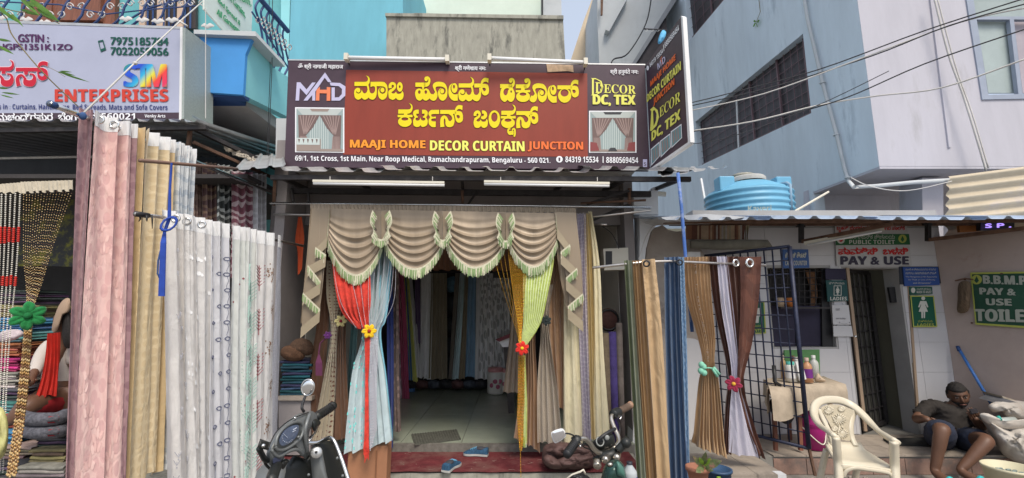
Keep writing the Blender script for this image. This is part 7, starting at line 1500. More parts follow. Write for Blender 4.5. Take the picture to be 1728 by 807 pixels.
# ---- overhead wires
def wire(lab,pts,r=.006,m=None,n=5):
    t=thing('overhead_wire',lab,'wire',P(*pts[0]),'overhead wires'); MB().tube(cr([tuple(P(*p)) for p in pts],False,n),r,4).build('cable',m or M_wire,t,True)
wire('topmost black wire crossing the pale blue building',((1160,175,4.6),(1230,158,4.5),(1380,118,4.1),(1560,52,3.6),(1740,-6,3.2)))
wire('second black wire from the top crossing the pale blue building',((1160,180,4.6),(1300,148,4.3),(1470,95,3.9),(1600,44,3.5),(1740,4,3.2)))
wire('third black wire with a pale stretch on its left part',((1160,188,4.6),(1290,158,4.3),(1450,100,3.9),(1620,38,3.5),(1740,12,3.2)),.006,M_wirew)
wire('black wire meeting the corner of the building below the upper bundle',((1170,222,4.6),(1300,200,4.3),(1420,168,4.0),(1560,108,3.6),(1740,46,3.2)))
wire('sagging lowest wire with a thick pale left part',((1160,222,4.6),(1270,205,4.3),(1380,178,4.1),(1480,162,3.9),(1590,148,3.6),(1740,96,3.2)),.007,M_wirew)
wire('thin wire starting beside the side sign and rising right',((1160,244,4.6),(1230,232,4.4),(1370,182,4.1),(1500,120,3.8)),.004)
wire('looped cable hanging down the lilac street face to the soffit',((1575,-10,5.2),(1600,90,5.2),(1625,160,5.2),(1650,240,5.2),(1664,288,5.2)),.012,M_wirew)
wire('second loop cable beside the first on the lilac street face',((1580,-10,5.2),(1612,110,5.2),(1640,190,5.2),(1668,284,5.2)),.008,M_wirew)
wire('pale cable sagging below the bent pipe under the overhang',((1436,300,5.0),(1470,315,5.0),(1530,322,5.0),(1606,306,5.0)),.006,M_wirew)
wire('cable running down the grey white balcony building',((1100,-10,10.5),(1090,40,10.5),(1060,90,10.5),(1036,100,10.5),(1030,112,10.5)),.02)
t=thing('wall_plant','small green weed growing out of the pale blue wall high up','plant',PXp(1276,40,XB-.02)); MB().tube([PXp(1280,-5,XB-.02),PXp(1283,20,XB-.03),PXp(1276,38,XB-.04)],.005,4).build('stem',M_st,t)
for (a,b) in (((1276,38),(1270,46)),((1277,38),(1282,34)),((1275,38),(1279,46)),((1276,36),(1271,36))): 
    mb=MB(); p,q_=PXp(*a,XB-.04),PXp(*b,XB-.05); s_=V((0,0,.03)); mb.add([p,(p+q_)/2+s_,q_,(p+q_)/2-s_],[(0,1,2,3)]); mb.build('leaf',M_lf,t)
t=thing('street_bracket','iron arm with hooks and a blue cloth sticking out above the side sign','bracket',P(1105,50,4.8)); MB().tube([P(1088,49,4.8),P(1125,51,5.2)],.010,6).build('arm',M_steeldark,t)
for x in (1090,1100,1110): MB().torus(P(x,51,4.8+(x-1088)/90),.016,.004,(0,1,0),8,4).build('hook',M_whitep,t)
pillow('blue_cloth',[(1118,51),(1124,54),(1122,64),(1114,74),(1110,72),(1113,60)],at(5.0),.04,mat('sky_rag',(.12,.40,.65),.8,var=.3,vs=20),t,lump=.04)
# cream cable mess by the left awning rafter
t=thing('rag_bundle','frayed pale rag bundle hanging on the rusty rafter left of the main sign','rag',P(405,262,4.5)); M_rag=mat('rag_pale',(.45,.40,.33),.95,var=.4,vs=30)
mb=MB()
for k in range(26):
    x,y=376+k*2.4,245+k*1.1; p=P(x,y,4.5); mb.tube(cr([tuple(p),tuple(p+V((r2.uniform(-.03,.05),-.02,r2.uniform(-.06,.02)))),tuple(p+V((r2.uniform(0,.10),-.01,r2.uniform(-.09,-.01))))],False,3),.009,4)
stuff(mb.build('rag',M_rag,t))
# =================== CHAIR ===================
Zc=lambda x,y:(1260+x/5.49,660+y/5.49)
M_ch=mat('cream_chair_plastic',(.58,.52,.40),.38,var=.05,vs=4,bump=.04,spec=.5,stain=((.50,.44,.34),.62,.4),stains=5)
ch=thing('plastic_chair','cream plastic armchair with a flower patterned backrest standing before the step','chair',V((2.25,3.1,0)))
def zp(l): return [P(*Zc(x,y),Y) for x,y,Y in l]
def band(pts,wid,th,name,up=None):
    """flat moulded plastic band: rounded rectangle section"""
    q=[V(p) for p in cr([tuple(p) for p in pts],False,6)]; n=len(q); vs=[];K=10
    ws=wid if isinstance(wid,(list,tuple)) else [wid,wid]
    for i,p in enumerate(q):
        t=(q[min(i+1,n-1)]-q[max(i-1,0)]).normalized(); a=(up or V((0,-1,.25))); s_=t.cross(a).normalized(); b=s_.cross(t); w_=ws[0]+(ws[-1]-ws[0])*i/(n-1) if len(ws)==2 else ws[min(int(i/(n-1)*(len(ws)-1)),len(ws)-1)]
        for k in range(K): an=2*PI*k/K; c_,s2=math.cos(an),math.sin(an); vs.append(p+s_*w_*(abs(c_)**.6)*(1 if c_>0 else -1)+b*th*(abs(s2)**.6)*(1 if s2>0 else -1))
    fs=[(i*K+k,i*K+(k+1)%K,(i+1)*K+(k+1)%K,(i+1)*K+k) for i in range(n-1) for k in range(K)]+[tuple(range(K))[::-1],tuple((n-1)*K+k for k in range(K))]
    return mesh(name,vs,fs,M_ch,ch,True)
band(zp([(822,425,2.93),(760,375,3.02),(680,320,3.14),(628,230,3.26),(632,140,3.34),(690,92,3.38),(780,80,3.40),(880,92,3.40),(980,140,3.37),(1070,215,3.30),(1160,310,3.2),(1240,385,3.08),(1320,435,2.97),(1385,468,2.90)]),.028,.016,'arm_and_back_frame')
band(zp([(826,430,2.93),(838,560,2.95),(845,660,2.97),(855,800,2.95),(850,1000,2.93),(845,1620,2.9)]),[.020,.024],.02,'front_leg',V((0,-1,0))); band(zp([(1365,470,2.9),(1368,560,2.92),(1372,690,2.94),(1378,820,2.92),(1385,1000,2.9),(1392,1620,2.87)]),[.022,.024],.02,'front_leg',V((0,-1,0)))
band(zp([(740,545,3.25),(715,640,3.28),(690,760,3.30),(650,940,3.33),(600,1310,3.36)]),.018,.016,'back_leg',V((0,-1,0))); band(zp([(1030,700,3.25),(1010,780,3.28),(1000,900,3.3),(985,1310,3.33)]),.018,.016,'back_leg',V((0,-1,0)))
band(zp([(665,170,3.33),(700,250,3.31),(750,350,3.28),(785,440,3.26),(800,500,3.25)]),.016,.012,'back_strip'); band(zp([(1010,170,3.35),(975,250,3.33),(962,340,3.30),(975,430,3.28),(1010,510,3.25)]),.018,.012,'back_strip')
f=lambda x,y,o=0: P(*Zc(x,y),3.34-(y-100)*.0002-o)
pan=[(690,160),(760,128),(860,130),(940,155),(995,190),(965,250),(948,320),(950,400),(962,458),(900,455),(845,430),(800,370),(755,280),(715,210)]
pl_=[(q.x,q.y) for q in cr([(x,y,0) for x,y in pan],True,3)]
plate('back_panel',[pl_],f,.008,mat('panel_plastic',(.46,.40,.29),.6,var=.12,vs=60,bump=.6,bs=300),ch)
for (cx_,cy_,r) in ((762,180,46),(860,262,62),(880,165,34),(890,395,52),(815,350,30)):
    mb=MB()
    for k in range(14):
        a=2*PI*k/14; p,q=f(cx_+r*.3*math.cos(a),cy_+r*.3*math.sin(a),.003),f(cx_+r*math.cos(a),cy_+r*.85*math.sin(a),.004); mb.tube([p,q],[.003,.0045],5)
    mb.ell(f(cx_,cy_,.003),r*.00035,.004,r*.00035,None,8,5); stuff(mb.build('raised_flower',M_ch,ch,True))
for pts in (((860,320),(850,380),(855,430)),((880,330),(900,350)),((790,230),(830,300),(850,330))): MB().tube([f(x,y,.003) for x,y in pts],.004,5).build('raised_stem',M_ch,ch,True)
# seat: curved grid
S0=zp([(752,505,3.27),(1062,520,3.27)]); S1=zp([(862,650,2.96),(1362,705,2.95)])
vs=[];fs=[];n=16
for j in range(n+1):
    for i in range(n+1):
        u=i/n;v=j/n; a=S0[0].lerp(S0[1],u); b=S1[0].lerp(S1[1],u); p=a.lerp(b,v); dip=-.022*math.sin(PI*u)*math.sin(PI*min(1,v*1.1)); roll=-.035*max(0,(v-.86)/.14)**2; vs.append(p+V((0,0,dip+roll+ (.03*max(0,1-v*5)**2)))); 
for j in range(n):
    for i in range(n): fs.append((j*(n+1)+i,(j+1)*(n+1)+i,(j+1)*(n+1)+i+1,j*(n+1)+i+1))
o=mesh('seat',vs,fs,M_ch,ch,True); md=o.modifiers.new('t','SOLIDIFY'); md.thickness=.01; md.offset=-1
band([S1[0]+V((0,-.004,-.03)),(S1[0]+S1[1])/2+V((0,-.02,-.02)),S1[1]+V((0,-.004,-.03))],.018,.008,'seat_apron',V((0,-1,0)))
band(zp([(900,790,2.95),(925,740,2.94),(1000,712,2.93),(1120,725,2.93),(1260,745,2.93),(1330,770,2.93),(1352,830,2.93)]),.010,.008,'seat_apron',V((0,-1,0)))
band(zp([(745,510,3.25),(790,590,3.1),(835,660,2.98)]),.014,.010,'seat_side',V((0,-1,0)))
# =================== PEOPLE ===================
RK=1.085
def skinned(name,chains,m,parent,sub=2,root=0,lump=0):
    """one continuous body surface grown round a tree of joints: chains of (key,(pos,radius)) ; first key of a chain may repeat"""
    keys={};vs=[];rs=[];es=[]
    for c in chains:
        prev=None
        for k,*r in c:
            if k not in keys: keys[k]=len(vs); vs.append(V(r[0])); rs.append(r[1])
            i=keys[k]
            if prev is not None and prev!=i: es.append((prev,i))
            prev=i
    off=worldloc(parent); me=bpy.data.meshes.new(name); me.from_pydata([tuple(v-off) for v in vs],es,[]); o=bpy.data.objects.new(name,me); COL.objects.link(o); o.parent=parent
    md=o.modifiers.new('skin','SKIN'); md.use_smooth_shade=True; md.branch_smoothing=.6
    for i,r in enumerate(rs):
        rr=r if isinstance(r,tuple) else (r,r); rr=(rr[0]*RK,rr[1]*RK); me.skin_vertices[0].data[i].radius=rr
    me.skin_vertices[0].data[root].use_root=True
    o.modifiers.new('sub','SUBSURF').levels=sub; o.modifiers['sub'].render_levels=sub
    dg=bpy.context.evaluated_depsgraph_get(); dg.update(); nm=bpy.data.meshes.new_from_object(o.evaluated_get(dg)); o.modifiers.clear(); o.data=nm; nm.materials.clear(); nm.materials.append(m); nm.polygons.foreach_set('use_smooth',[True]*len(nm.polygons)); nm.name=name
    if lump:
        nm.update(); nr=[v.normal.copy() for v in nm.vertices]
        for v,n_ in zip(nm.vertices,nr):
            q=v.co*11; w_=noise.noise(q*2+V((0,0,3)))*1.5; r_=1-2*abs(noise.noise(V((q.x+w_,q.y,q.z*1.9+w_)))); v.co+=n_*(lump*(r_**3-.2)+lump*.5*noise.noise(q*.8))
    return o
M_skin=mat('skin_brown',(.135,.068,.042),.5,var=.12,vs=12,bump=.1,bs=120); M_hair=mat('hair_dark',(.018,.015,.014),.8,var=.5,vs=60,bump=.8,bs=200); M_shirt=mat('shirt_brown_black',(.030,.025,.022),.9,var=.2,vs=12,bump=.5,bs=25); M_short=mat('shorts_navy',(.022,.028,.05),.9,var=.2,vs=12,bump=.5,bs=25)
mn=thing('person','seated man in dark t-shirt and navy shorts looking at the phone in his hand','person',P(1600,765,4.1))
MK=1.085
p=lambda x,y,Y: P(x,y,Y*MK)
hip=p(1600,738,4.32); che=p(1603,698,4.36); nk=p(1613,684,4.33)
hL=p(1583,742,4.27); hR=p(1622,744,4.27); kL=p(1590,722,3.80); kR=p(1668,742,3.80); aL=p(1577,796,3.82); aR=p(1619,795,3.82)
sL=p(1570,683,4.38); sR=p(1640,698,4.28); eL=p(1546,708,4.28); eR=p(1658,722,4.15); wL=p(1561,706,4.02); wR=p(1645,708,4.03)
body=[[('hip',hip,(.135,.12)),('belly',p(1601,718,4.33),(.14,.12)),('chest',che,(.155,.115)),('nb',p(1610,687,4.34),.075),('neck',nk,.056),('hd',p(1616,676,4.31),.06)],
[('hip',),('hL',hL,.095),('tL',(hL+kL)/2,.082),('kL',kL,.055),('cL',kL.lerp(aL,.33),.051),('c2',kL.lerp(aL,.7),.040),('aL',aL,.036),('fL',aL+V((-.015,-.10,-.035)),.038),('ftL',aL+V((-.02,-.19,-.055)),.030)],
[('hip',),('hR',hR,.095),('tR',(hR+kR)/2,.082),('kR',kR,.055),('cR',kR.lerp(aR,.33),.051),('cR2',kR.lerp(aR,.7),.040),('aR',aR,.036),('fR',aR+V((.03,-.10,-.035)),.038),('ftR',aR+V((.05,-.18,-.055)),.030)],
[('chest',),('sL',sL,.054),('uL',(sL+eL)/2,.046),('eL',eL,.042),('lL',(eL+wL)/2,.037),('wL',wL,.027),('pL',wL+V((.03,-.03,-.02)),(.040,.022))],
[('chest',),('sR',sR,.054),('uR',(sR+eR)/2,.046),('eR',eR,.042),('lR',(eR+wR)/2,.037),('wR',wR,.027),('pR',wR+V((-.03,-.02,.03)),(.040,.022))]]
bd=skinned('body',body,M_skin,mn)
# fingers
def fingers(base,dir_,side,curl,par,L_=.075):
    for k,(o_,l) in enumerate(((-.030,.9),(-.010,1),(.010,.95),(.028,.75))):
        a=base+side*o_; b=a+dir_*L_*.5*l; c=b+(dir_*.55+curl*.8).normalized()*L_*.4*l; d_=c+(dir_*.1+curl).normalized()*L_*.28*l
        MB().tube([a-dir_*.02,a,b,c,d_],[.010,.0095,.009,.008,.005],8).build('finger',M_skin,par,True)
    a=base-side*.035-dir_*.03; MB().tube([a,a-side*.02+dir_*.025,a-side*.015+dir_*.05+curl*.02],[.011,.010,.006],8).build('thumb',M_skin,par,True)
pL=wL+V((.035,-.04,-.025)); fingers(pL,V((.75,-.55,-.35)).normalized(),V((.45,.2,.85)).normalized(),V((0,-.2,-1)),bd)
pR=wR+V((-.035,-.025,.035)); fingers(pR,V((-.55,-.3,.75)).normalized(),V((.75,-.1,.55)).normalized()*-1,V((-.5,.2,.75)),bd)
# head with features
hc=P(1617,667,4.30*MK); HS=.98; fd=V((-.48,-.84,-.24)).normalized(); rt=fd.cross(V((0,0,1))).normalized(); tilt=Matrix.Rotation(math.radians(7),3,fd); rt=tilt@rt; up=rt.cross(fd).normalized()
HM=Matrix((rt,-fd,up)).transposed()  # local x right, y back, z up
def hsq(q):
    q=V(q)
    if q.z<0: q.x*=1-.28*(-q.z/.125)**1.6; 
    if q.y<0 and q.z<-.03: q.y*=1.04
    if q.y>0: q.y*=1.06
    # brow, eye sockets, cheeks
    if q.y<-.04:
        q.y+=.010*math.exp(-((q.z-.012)/.016)**2)*math.exp(-((abs(q.x)-.033)/.018)**2); q.y-=.006*math.exp(-((q.z-.035)/.012)**2); q.y-=.006*math.exp(-((q.z+.025)/.025)**2)*math.exp(-((abs(q.x)-.045)/.02)**2); q.y+=.004*math.exp(-((q.z+.045)/.008)**2); q.y-=.008*math.exp(-((q.z+.095)/.02)**2)*math.exp(-(q.x/.03)**2)
    return q
MB().ell(hc,.079,.096,.122,HM@Matrix.Scale(HS,3),40,32,hsq).build('head',M_skin,bd,True)
L3=lambda x,y,z: hc+HM@V((x*HS,y*HS,z*HS))
MB().tube([L3(0,-.088,.028),L3(0,-.104,0),L3(0,-.116,-.022),L3(0,-.100,-.032)],[.006,.008,.012,.008],10).build('nose',M_skin,bd,True)
for s_ in (-1,1):
    MB().ell(L3(s_*.033,-.083,.010),.013,.008,.007,HM,12,8).build('eye',pm('eye_white',(.45,.42,.38)),bd,True); MB().ell(L3(s_*.033,-.090,.009),.006,.004,.006,HM,10,6).build('iris',M_black,bd,True)
    MB().tube([L3(s_*.016,-.099,.030),L3(s_*.035,-.096,.036),L3(s_*.052,-.083,.030)],[.004,.0055,.003],6).build('eyebrow',M_hair,bd,True); MB().ell(L3(s_*.081,.005,-.005),.008,.018,.030,HM,10,8).build('ear',M_skin,bd,True)
    MB().tube([L3(s_*.018,-.093,.018),L3(s_*.034,-.092,.020),L3(s_*.048,-.082,.015)],.003,5).build('eyelid',M_skin,bd,True)
MB().tube([L3(-.026,-.096,-.058),L3(0,-.104,-.056),L3(.026,-.096,-.058)],[.004,.007,.004],8).build('mouth',mat('lips',(.16,.065,.05),.5),bd,True)
def cap(name,test,grow,m):
    vs=[];fs=[];nu,nv=40,32; idx={}
    for j in range(nv+1):
        for i in range(nu):
            th=PI*j/nv; ph=2*PI*i/nu; q=hsq((.079*math.sin(th)*math.cos(ph),.096*math.sin(th)*math.sin(ph),.122*math.cos(th))); n_=V((q.x/.079,q.y/.096,q.z/.122)).normalized()
            idx[(i,j)]=len(vs); g=grow*(1+.5*noise.noise(q*60)) if test(q) else -.004; vs.append(hc+HM@((q+n_*g)*HS))
    for j in range(nv):
        for i in range(nu):
            qd=[(i,j),(i,j+1),((i+1)%nu,j+1),((i+1)%nu,j)]
            fs.append(tuple(idx[k] for k in qd))
    return mesh(name,vs,fs,m,bd,True)
cap('hair',lambda q: q.z>.062 or (q.y>-.01 and q.z>-.03) or (q.y>.03 and q.z>-.06),.012,M_hair)
cap('beard',lambda q: q.y<.0 and q.z<-.036 and not (abs(q.x)<.020 and -.068<q.z<-.047) and not(abs(q.x)<.02 and q.z>-.04),.004,mat('beard_grey',(.035,.03,.028),.9,var=.7,vs=80,bump=.8,bs=200))
# clothes
sh=[[('hip',hip+V((0,.0,.03)),(.150,.138)),('belly',p(1601,718,4.33),(.160,.138)),('chest',che,(.165,.122)),('nb',p(1610,688,4.345),(.095,.085)),('col',p(1612,685,4.335),.066)],
[('chest',),('sL',sL,.066),('uL',sL.lerp(eL,.55),.060),('e2',sL.lerp(eL,.85),.056)],[('chest',),('sR',sR,.066),('uR',sR.lerp(eR,.55),.060),('e3',sR.lerp(eR,.8),.056)]]
skinned('t_shirt',sh,M_shirt,mn,3,lump=.016)
st=[[('hip',hip+V((0,.0,-.02)),(.160,.145)),('up',hip+V((0,0,.05)),(.15,.14))],[('hip',),('hL',hL,.118),('tL',hL.lerp(kL,.5),.108),('kL',hL.lerp(kL,.86),.094)],[('hip',),('hR',hR,.118),('tR',hR.lerp(kR,.5),.108),('kR',hR.lerp(kR,.72),.10)]]
skinned('shorts',st,M_short,mn,3,lump=.012)
for s_,a,dx in ((1,aL,-.02),(-1,aR,.05)):
    ft=a+V((dx*.6,-.10,-.062)); mb=MB(); mb.ell(ft+V((0,-.02,-.010)),.048,.135,.014,None,16,6); mb.build('sandal_sole',M_black,mn,True)
    MB().tube(cr([tuple(ft+V((-.045,-.03,0))),tuple(ft+V((0,-.05,.062))),tuple(ft+V((.045,-.03,0)))],False,6),.016,8).build('sandal_strap',mat('turquoise_strap',(.03,.42,.45),.5),mn,True)
    for k in range(5): MB().ell(ft+V((-.028+.014*k,-.115+.006*abs(k-(1 if s_>0 else 3)),.008)),.009,.018,.009,None,8,6).build('toe',M_skin,bd,True)
P_=P; P=lambda x,y,Y: P_(x,y,Y*MK)
ph=thing('phone','dark smartphone held in the seated man\'s raised hand','phone',P(1644,694,3.98)); q=[P(1636,690,3.97),P(1648,689,3.99),P(1652,696,3.93),P(1640,698,3.91)]; MB().hexa(q,V((.0,.012,-.012))).build('body',mat('phone_black',(.02,.02,.025),.15),ph,False,.003)
P=P_
# woman in left shop
RK=1
wo=thing('person','woman in a white dotted top and red scarf sitting in the left shop, mostly behind the pink curtain','person',P(90,660,4.3)); wo['label']='woman in white dotted top and red scarf, half hidden behind the pink curtain'
Wz=lambda x,y,Y: P(x/2.468,480+y/2.468,Y)
wb_=[[('hip',Wz(240,480,4.35),(.15,.12)),('b',Wz(245,400,4.35),(.13,.10)),('ch',Wz(245,290,4.35),(.15,.10)),('nk',Wz(262,215,4.33),.055),('hd',Wz(265,170,4.3),.075),('top',Wz(262,110,4.3),.085)],
[('ch',),('s1',Wz(205,240,4.28),.06),('el',Wz(160,330,4.15),.045),('wr',Wz(130,395,4.0),.03),('ha',Wz(125,415,3.95),.03)],[('hip',),('k1',Wz(120,500,3.95),.09),('a1',Wz(30,590,3.9),.05)],[('ch',),('s2',Wz(300,250,4.4),.06),('e2',Wz(310,350,4.35),.045)]]
wbod=skinned('body',wb_,M_skin,wo)
skinned('top',[[('hip',Wz(240,480,4.35),(.165,.135)),('b',Wz(245,400,4.35),(.145,.12)),('ch',Wz(245,290,4.35),(.165,.12)),('nk',Wz(260,235,4.33),.07)],[('ch',),('s1',Wz(205,240,4.28),.075),('el',Wz(165,320,4.17),.06),('w',Wz(140,380,4.05),.045)],[('ch',),('s2',Wz(300,250,4.4),.075),('e2',Wz(310,340,4.35),.06)]],mat('dotted_white',(.52,.47,.43),.9,var=.1,stain=((.2,.12,.1),.66,.9),stains=40),wo)
skinned('trousers',[[('hip',Wz(240,490,4.34),(.17,.14)),('k1',Wz(120,505,3.97),.105),('a1',Wz(45,580,3.92),.065)]],mat('red_cotton',(.34,.015,.02),.85,var=.25,vs=8,bump=.5,bs=30),wo)
cloth('scarf',[(Wz(196,205,4.12),Wz(250,200,4.14)),(Wz(190,300,4.10),Wz(250,300,4.14)),(Wz(175,390,4.06),Wz(245,390,4.12)),(Wz(150,470,4.0),Wz(240,462,4.1))],mat('red_scarf',(.50,.025,.015),.75,trans=.15,var=.2,vs=8),wo,4,.02,5,nv=14)
pillow('hair',[(262,110),(285,100),(300,180),(296,260),(268,258),(258,200)],lambda x,y:Wz(x,y,4.25),.05,M_hair,wo); pillow('shawl',[(215,190),(235,110),(262,66),(290,60),(290,110),(262,130),(240,190)],lambda x,y:Wz(x,y,4.22),.05,mat('shawl_beige',(.34,.24,.17),.9,var=.2),wo)
fingers(Wz(128,405,3.97),V((-.6,-.3,-.6)).normalized(),V((0,1,0)),V((.3,0,-1)),wbod,.06)
# =================== SCOOTER ===================
Sz=lambda x,y:(430+x/4.317,620+y/4.317)
sYm=lambda px: 1.78+(px-440)*.0036
sfm=lambda x,y,o=0: P(*Sz(x,y),sYm(Sz(x,y)[0])-o)
sc_=thing('scooter','matte grey scooter parked in front of the entrance, seen from the rider side, with one round mirror','scooter',V((-.95,2.1,0))); sc_['label']='matte grey scooter with a round mirror parked before the entrance'
M_sg=mat('scooter_grey',(.17,.18,.18),.42,.25,var=.10,vs=6,bump=.05,spec=.5); M_sb=mat('scooter_black',(.018,.020,.019),.42,var=.2,bump=.15,bs=150); 
cowl=[(85,650),(92,600),(130,520),(190,440),(290,352),(400,318),(442,335),(462,375),(445,415),(405,450),(395,505),(392,560),(396,615),(372,668),(340,640),(300,598),(250,612),(215,650),(200,695),(160,722),(110,715)]
pillow('handlebar_cowl',cowl,sfm,.07,M_sg,sc_,.10,9,c=(260,500),p=2.6)
def sct(nm,pts,r,m,o=.0,n=8): 
    return MB().tube([sfm(x,y,d_) for x,y,d_ in [tuple(V(q)) for q in cr(pts,False,4)]],r,n).build(nm,m,sc_,True)
rim=[(150,575),(165,505),(215,440),(290,400),(340,408),(352,450),(335,510),(285,560),(215,600),(165,600)]
sct('dial_rim',[(x,y,.062) for x,y in rim+rim[:1]],.006,M_sg)
pillow('dial_surround',rim,lambda x,y:sfm(x,y,.055),.010,mat('scooter_dark_grey',(.06,.065,.065),.5),sc_,.01,5,c=(250,505))
dl=[(178,545),(195,485),(245,435),(312,420),(322,450),(305,500),(265,545),(205,572)]
dg_=pillow('speedometer',dl,lambda x,y:sfm(x,y,.064),.006,mat('dial_glass',(.10,.13,.20),.10,var=.25,vs=20,bump=0,spec=.9),sc_,.004,5,c=(250,500))
mb=MB()
for k in range(11): a=PI*.15+k*.34; p1=sfm(238+34*math.cos(a),510+34*math.sin(a),.072); p2=sfm(238+42*math.cos(a),510+42*math.sin(a),.072); mb.tube([p1,p2],.0007,4)
mb.tube([sfm(238,512,.073),sfm(215,490,.073)],.001,4); mb.tube([sfm(280,455,.073),sfm(305,440,.073)],.002,4); mb.tube([sfm(275,470,.073),sfm(298,458,.073)],.0015,4)
stuff(mb.build('dial_marks',pm('dial_white',(.55,.60,.70)),dg_))
sct('cowl_ridge',[(400,340,.05),(380,400,.07),(365,470,.07),(372,560,.055),(380,620,.03)],.008,M_sg); sct('cowl_ridge',[(120,600,.04),(170,650,.05),(250,610,.06),(310,600,.06),(350,640,.03)],.007,M_sg)
sct('cowl_seam',[(110,560,.05),(150,480,.055),(220,410,.055),(300,362,.05),(390,330,.04)],.0025,M_black)
plate('indicator_switch',[[(130,668),(172,662),(170,695),(132,700)]],lambda x,y,o=0:sfm(x,y,.05),.02,mat('switch_blue',(.05,.06,.11),.4),sc_)
for l in ([(195,688),(225,665),(250,680),(232,710),(205,745),(190,720)],[(415,395),(440,375),(470,385),(480,410),(455,440),(440,470),(420,450)]): pillow('switch_box',l,lambda x,y:sfm(x,y,.03),.03,M_sb,sc_,.03,5)
sct('screw',[(318,508,.075),(319,509,.08)],.006,M_sg); sct('screw',[(292,370,.05),(293,371,.06)],.005,M_chrome)
sct('grip',[(448,362,.0),(480,338,-.03),(560,286,-.12)],.019,M_sb); 
for k in range(7): MB().torus(sfm(465+k*14,350-k*9,-.02-.013*k),.0195,.0022,sfm(560,286,-.12)-sfm(448,362,0),12,5).build('grip_ring',M_black,sc_,True)
MB().tube([sfm(555,289,-.115),sfm(568,281,-.13)],.022,12).build('grip_end',M_sb,sc_,True)
sct('grip',[(160,720,.03),(140,760,.09),(118,830,.17)],.021,M_sb); sct('brake_lever',[(455,440,.0),(430,490,.02),(400,530,.03),(385,548,.02)],.004,M_chrome)
t=sct('mirror_stem',[(358,322,.02),(344,300,.02),(348,265,.01),(368,212,.0)],.006,M_black)
mm=Matrix.Rotation(math.radians(24),3,V((0,1,0))); MB().ell(sfm(386,147,-.0),.031,.016,.036,mm,20,12).build('mirror_shell',M_sb,sc_,True); c=sfm(386,147,.014); MB().ell(c,.026,.004,.032,mm,20,8).build('mirror_glass',mat('mirror_glass',(.85,.85,.85),.03,1,var=0,bump=0),sc_,True); MB().torus(c+V((0,.001,0)),.0285,.003,(0.0,-1,0),24,6,1.2).build('mirror_rim',M_chrome,sc_,True)
for l in ([(18,585),(38,520),(118,548),(100,606)],): pillow('brake_reservoir',l,lambda x,y:sfm(x,y,.06),.04,M_sb,sc_,.04,4,curve=False,p=6)
plate('reservoir_lid',[[(34,533),(108,556),(100,590),(30,580)]],lambda x,y,o=0:sfm(x,y,.09),.004,mat('lid_plate',(.10,.10,.10),.4),sc_); sct('reservoir_arm',[(30,590,.04),(50,630,.03),(72,670,.02),(95,680,.0)],.010,M_sb); sct('screw',[(62,570,.1),(63,571,.11)],.007,M_chrome)
# leg shield seen from inside
shl_=[(250,900),(225,760),(240,700),(290,640),(360,660),(400,610),(430,565),(500,532),(550,545),(590,600),(625,680),(650,760),(668,900)]
pillow('leg_shield',shl_,lambda x,y:P(*Sz(x,y),2.12+(x-400)*.0006),.05,M_sb,sc_,.06,8,c=(440,760),p=3)
pillow('lock_housing',[(405,670),(400,610),(440,582),(485,592),(497,640),(520,760),(540,900),(440,900)],lambda x,y:P(*Sz(x,y),2.06),.03,M_sg,sc_,.03,6)
lk=MB().lathe(P(*Sz(450,622),2.02),[(.0,.012),(.020,.012),(.023,.006),(.023,0)],22,EYE-P(*Sz(450,622),2.02)).build('ignition_lock',mat('lock_silver',(.55,.55,.54),.35,.7),sc_,True); MB().ell(P(*Sz(447,618),2.003),.006,.006,.006).build('key_hole',M_black,lk,True)
MB().tube([P(*Sz(x,y),Y) for x,y,Y in [tuple(V(q)) for q in cr([(390,548,2.16),(460,548,2.14),(520,520,2.12),(552,515,2.11),(580,540,2.10),(610,610,2.09),(650,720,2.07),(685,830,2.05)],False,5)]],.009,8).build('chrome_trim',M_chrome,sc_,True)
sct('cable',[(455,440,-.02),(440,480,-.02),(400,510,-.02)],.004,M_black); sct('cable',[(60,640,.0),(75,700,-.02),(110,740,-.03)],.005,M_black)
for (x,y) in ((600,662),(392,783),(640,790)): MB().ell(P(*Sz(x,y),2.02),.006,.005,.006).build('rivet',M_sg,sc_,True)
b0=V((-1.0,2.2,.28)); MB().torus(V((-1.28,2.42,.23)),.17,.055,(.5,.86,0),26,10).build('front_wheel',M_black,sc_,True); MB().tube([V((-1.05,2.15,.75)),V((-1.22,2.34,.36))],.10,10).build('front_fork_cover',M_sg,sc_,True); MB().box(-1.05,-.72,1.35,2.08,.24,.30).build('floorboard',M_sb,sc_,False,.02); MB().torus(V((-.62,1.15,.23)),.17,.055,(.5,.86,0),26,10).build('rear_wheel',M_black,sc_,True)
# =================== MOTORCYCLE ===================
Mz=lambda x,y:(900+x/5.489,660+y/5.489)
mp=lambda x,y,Y: P(*Mz(x,y),Y)
mo=thing('motorcycle','dark green motorcycle with bent chrome handlebar parked right of the entrance','motorcycle',V((.55,2.6,0)))
def mt(nm,pts,r,m,n=8,par=None): return MB().tube([mp(*V(q)) for q in cr(pts,False,4)],r,n).build(nm,m,par or mo,True)
M_cu=mat('worn_steel',(.50,.46,.40),.28,.9,var=.2,vs=10,bump=0,stain=((.25,.13,.07),.62,.6),stains=12)
mt('handlebar',[(390,470,2.45),(430,442,2.48),(480,442,2.5),(530,490,2.52),(565,540,2.54),(610,574,2.56),(665,578,2.58),(710,550,2.6),(755,515,2.63),(788,480,2.66),(786,420,2.7),(760,360,2.73),(735,300,2.76),(722,245,2.79),(745,212,2.82),(790,192,2.86)],.0125,M_cu,10)
mt('grip',[(395,465,2.45),(350,530,2.40),(308,592,2.35)],.021,M_black,12)
for k in range(8): MB().torus(mp(385-k*9.5,482+k*13.5,2.44-.011*k),.0215,.002,mp(308,592,2.35)-mp(395,465,2.45),12,5).build('grip_ring',M_sb,mo,True)
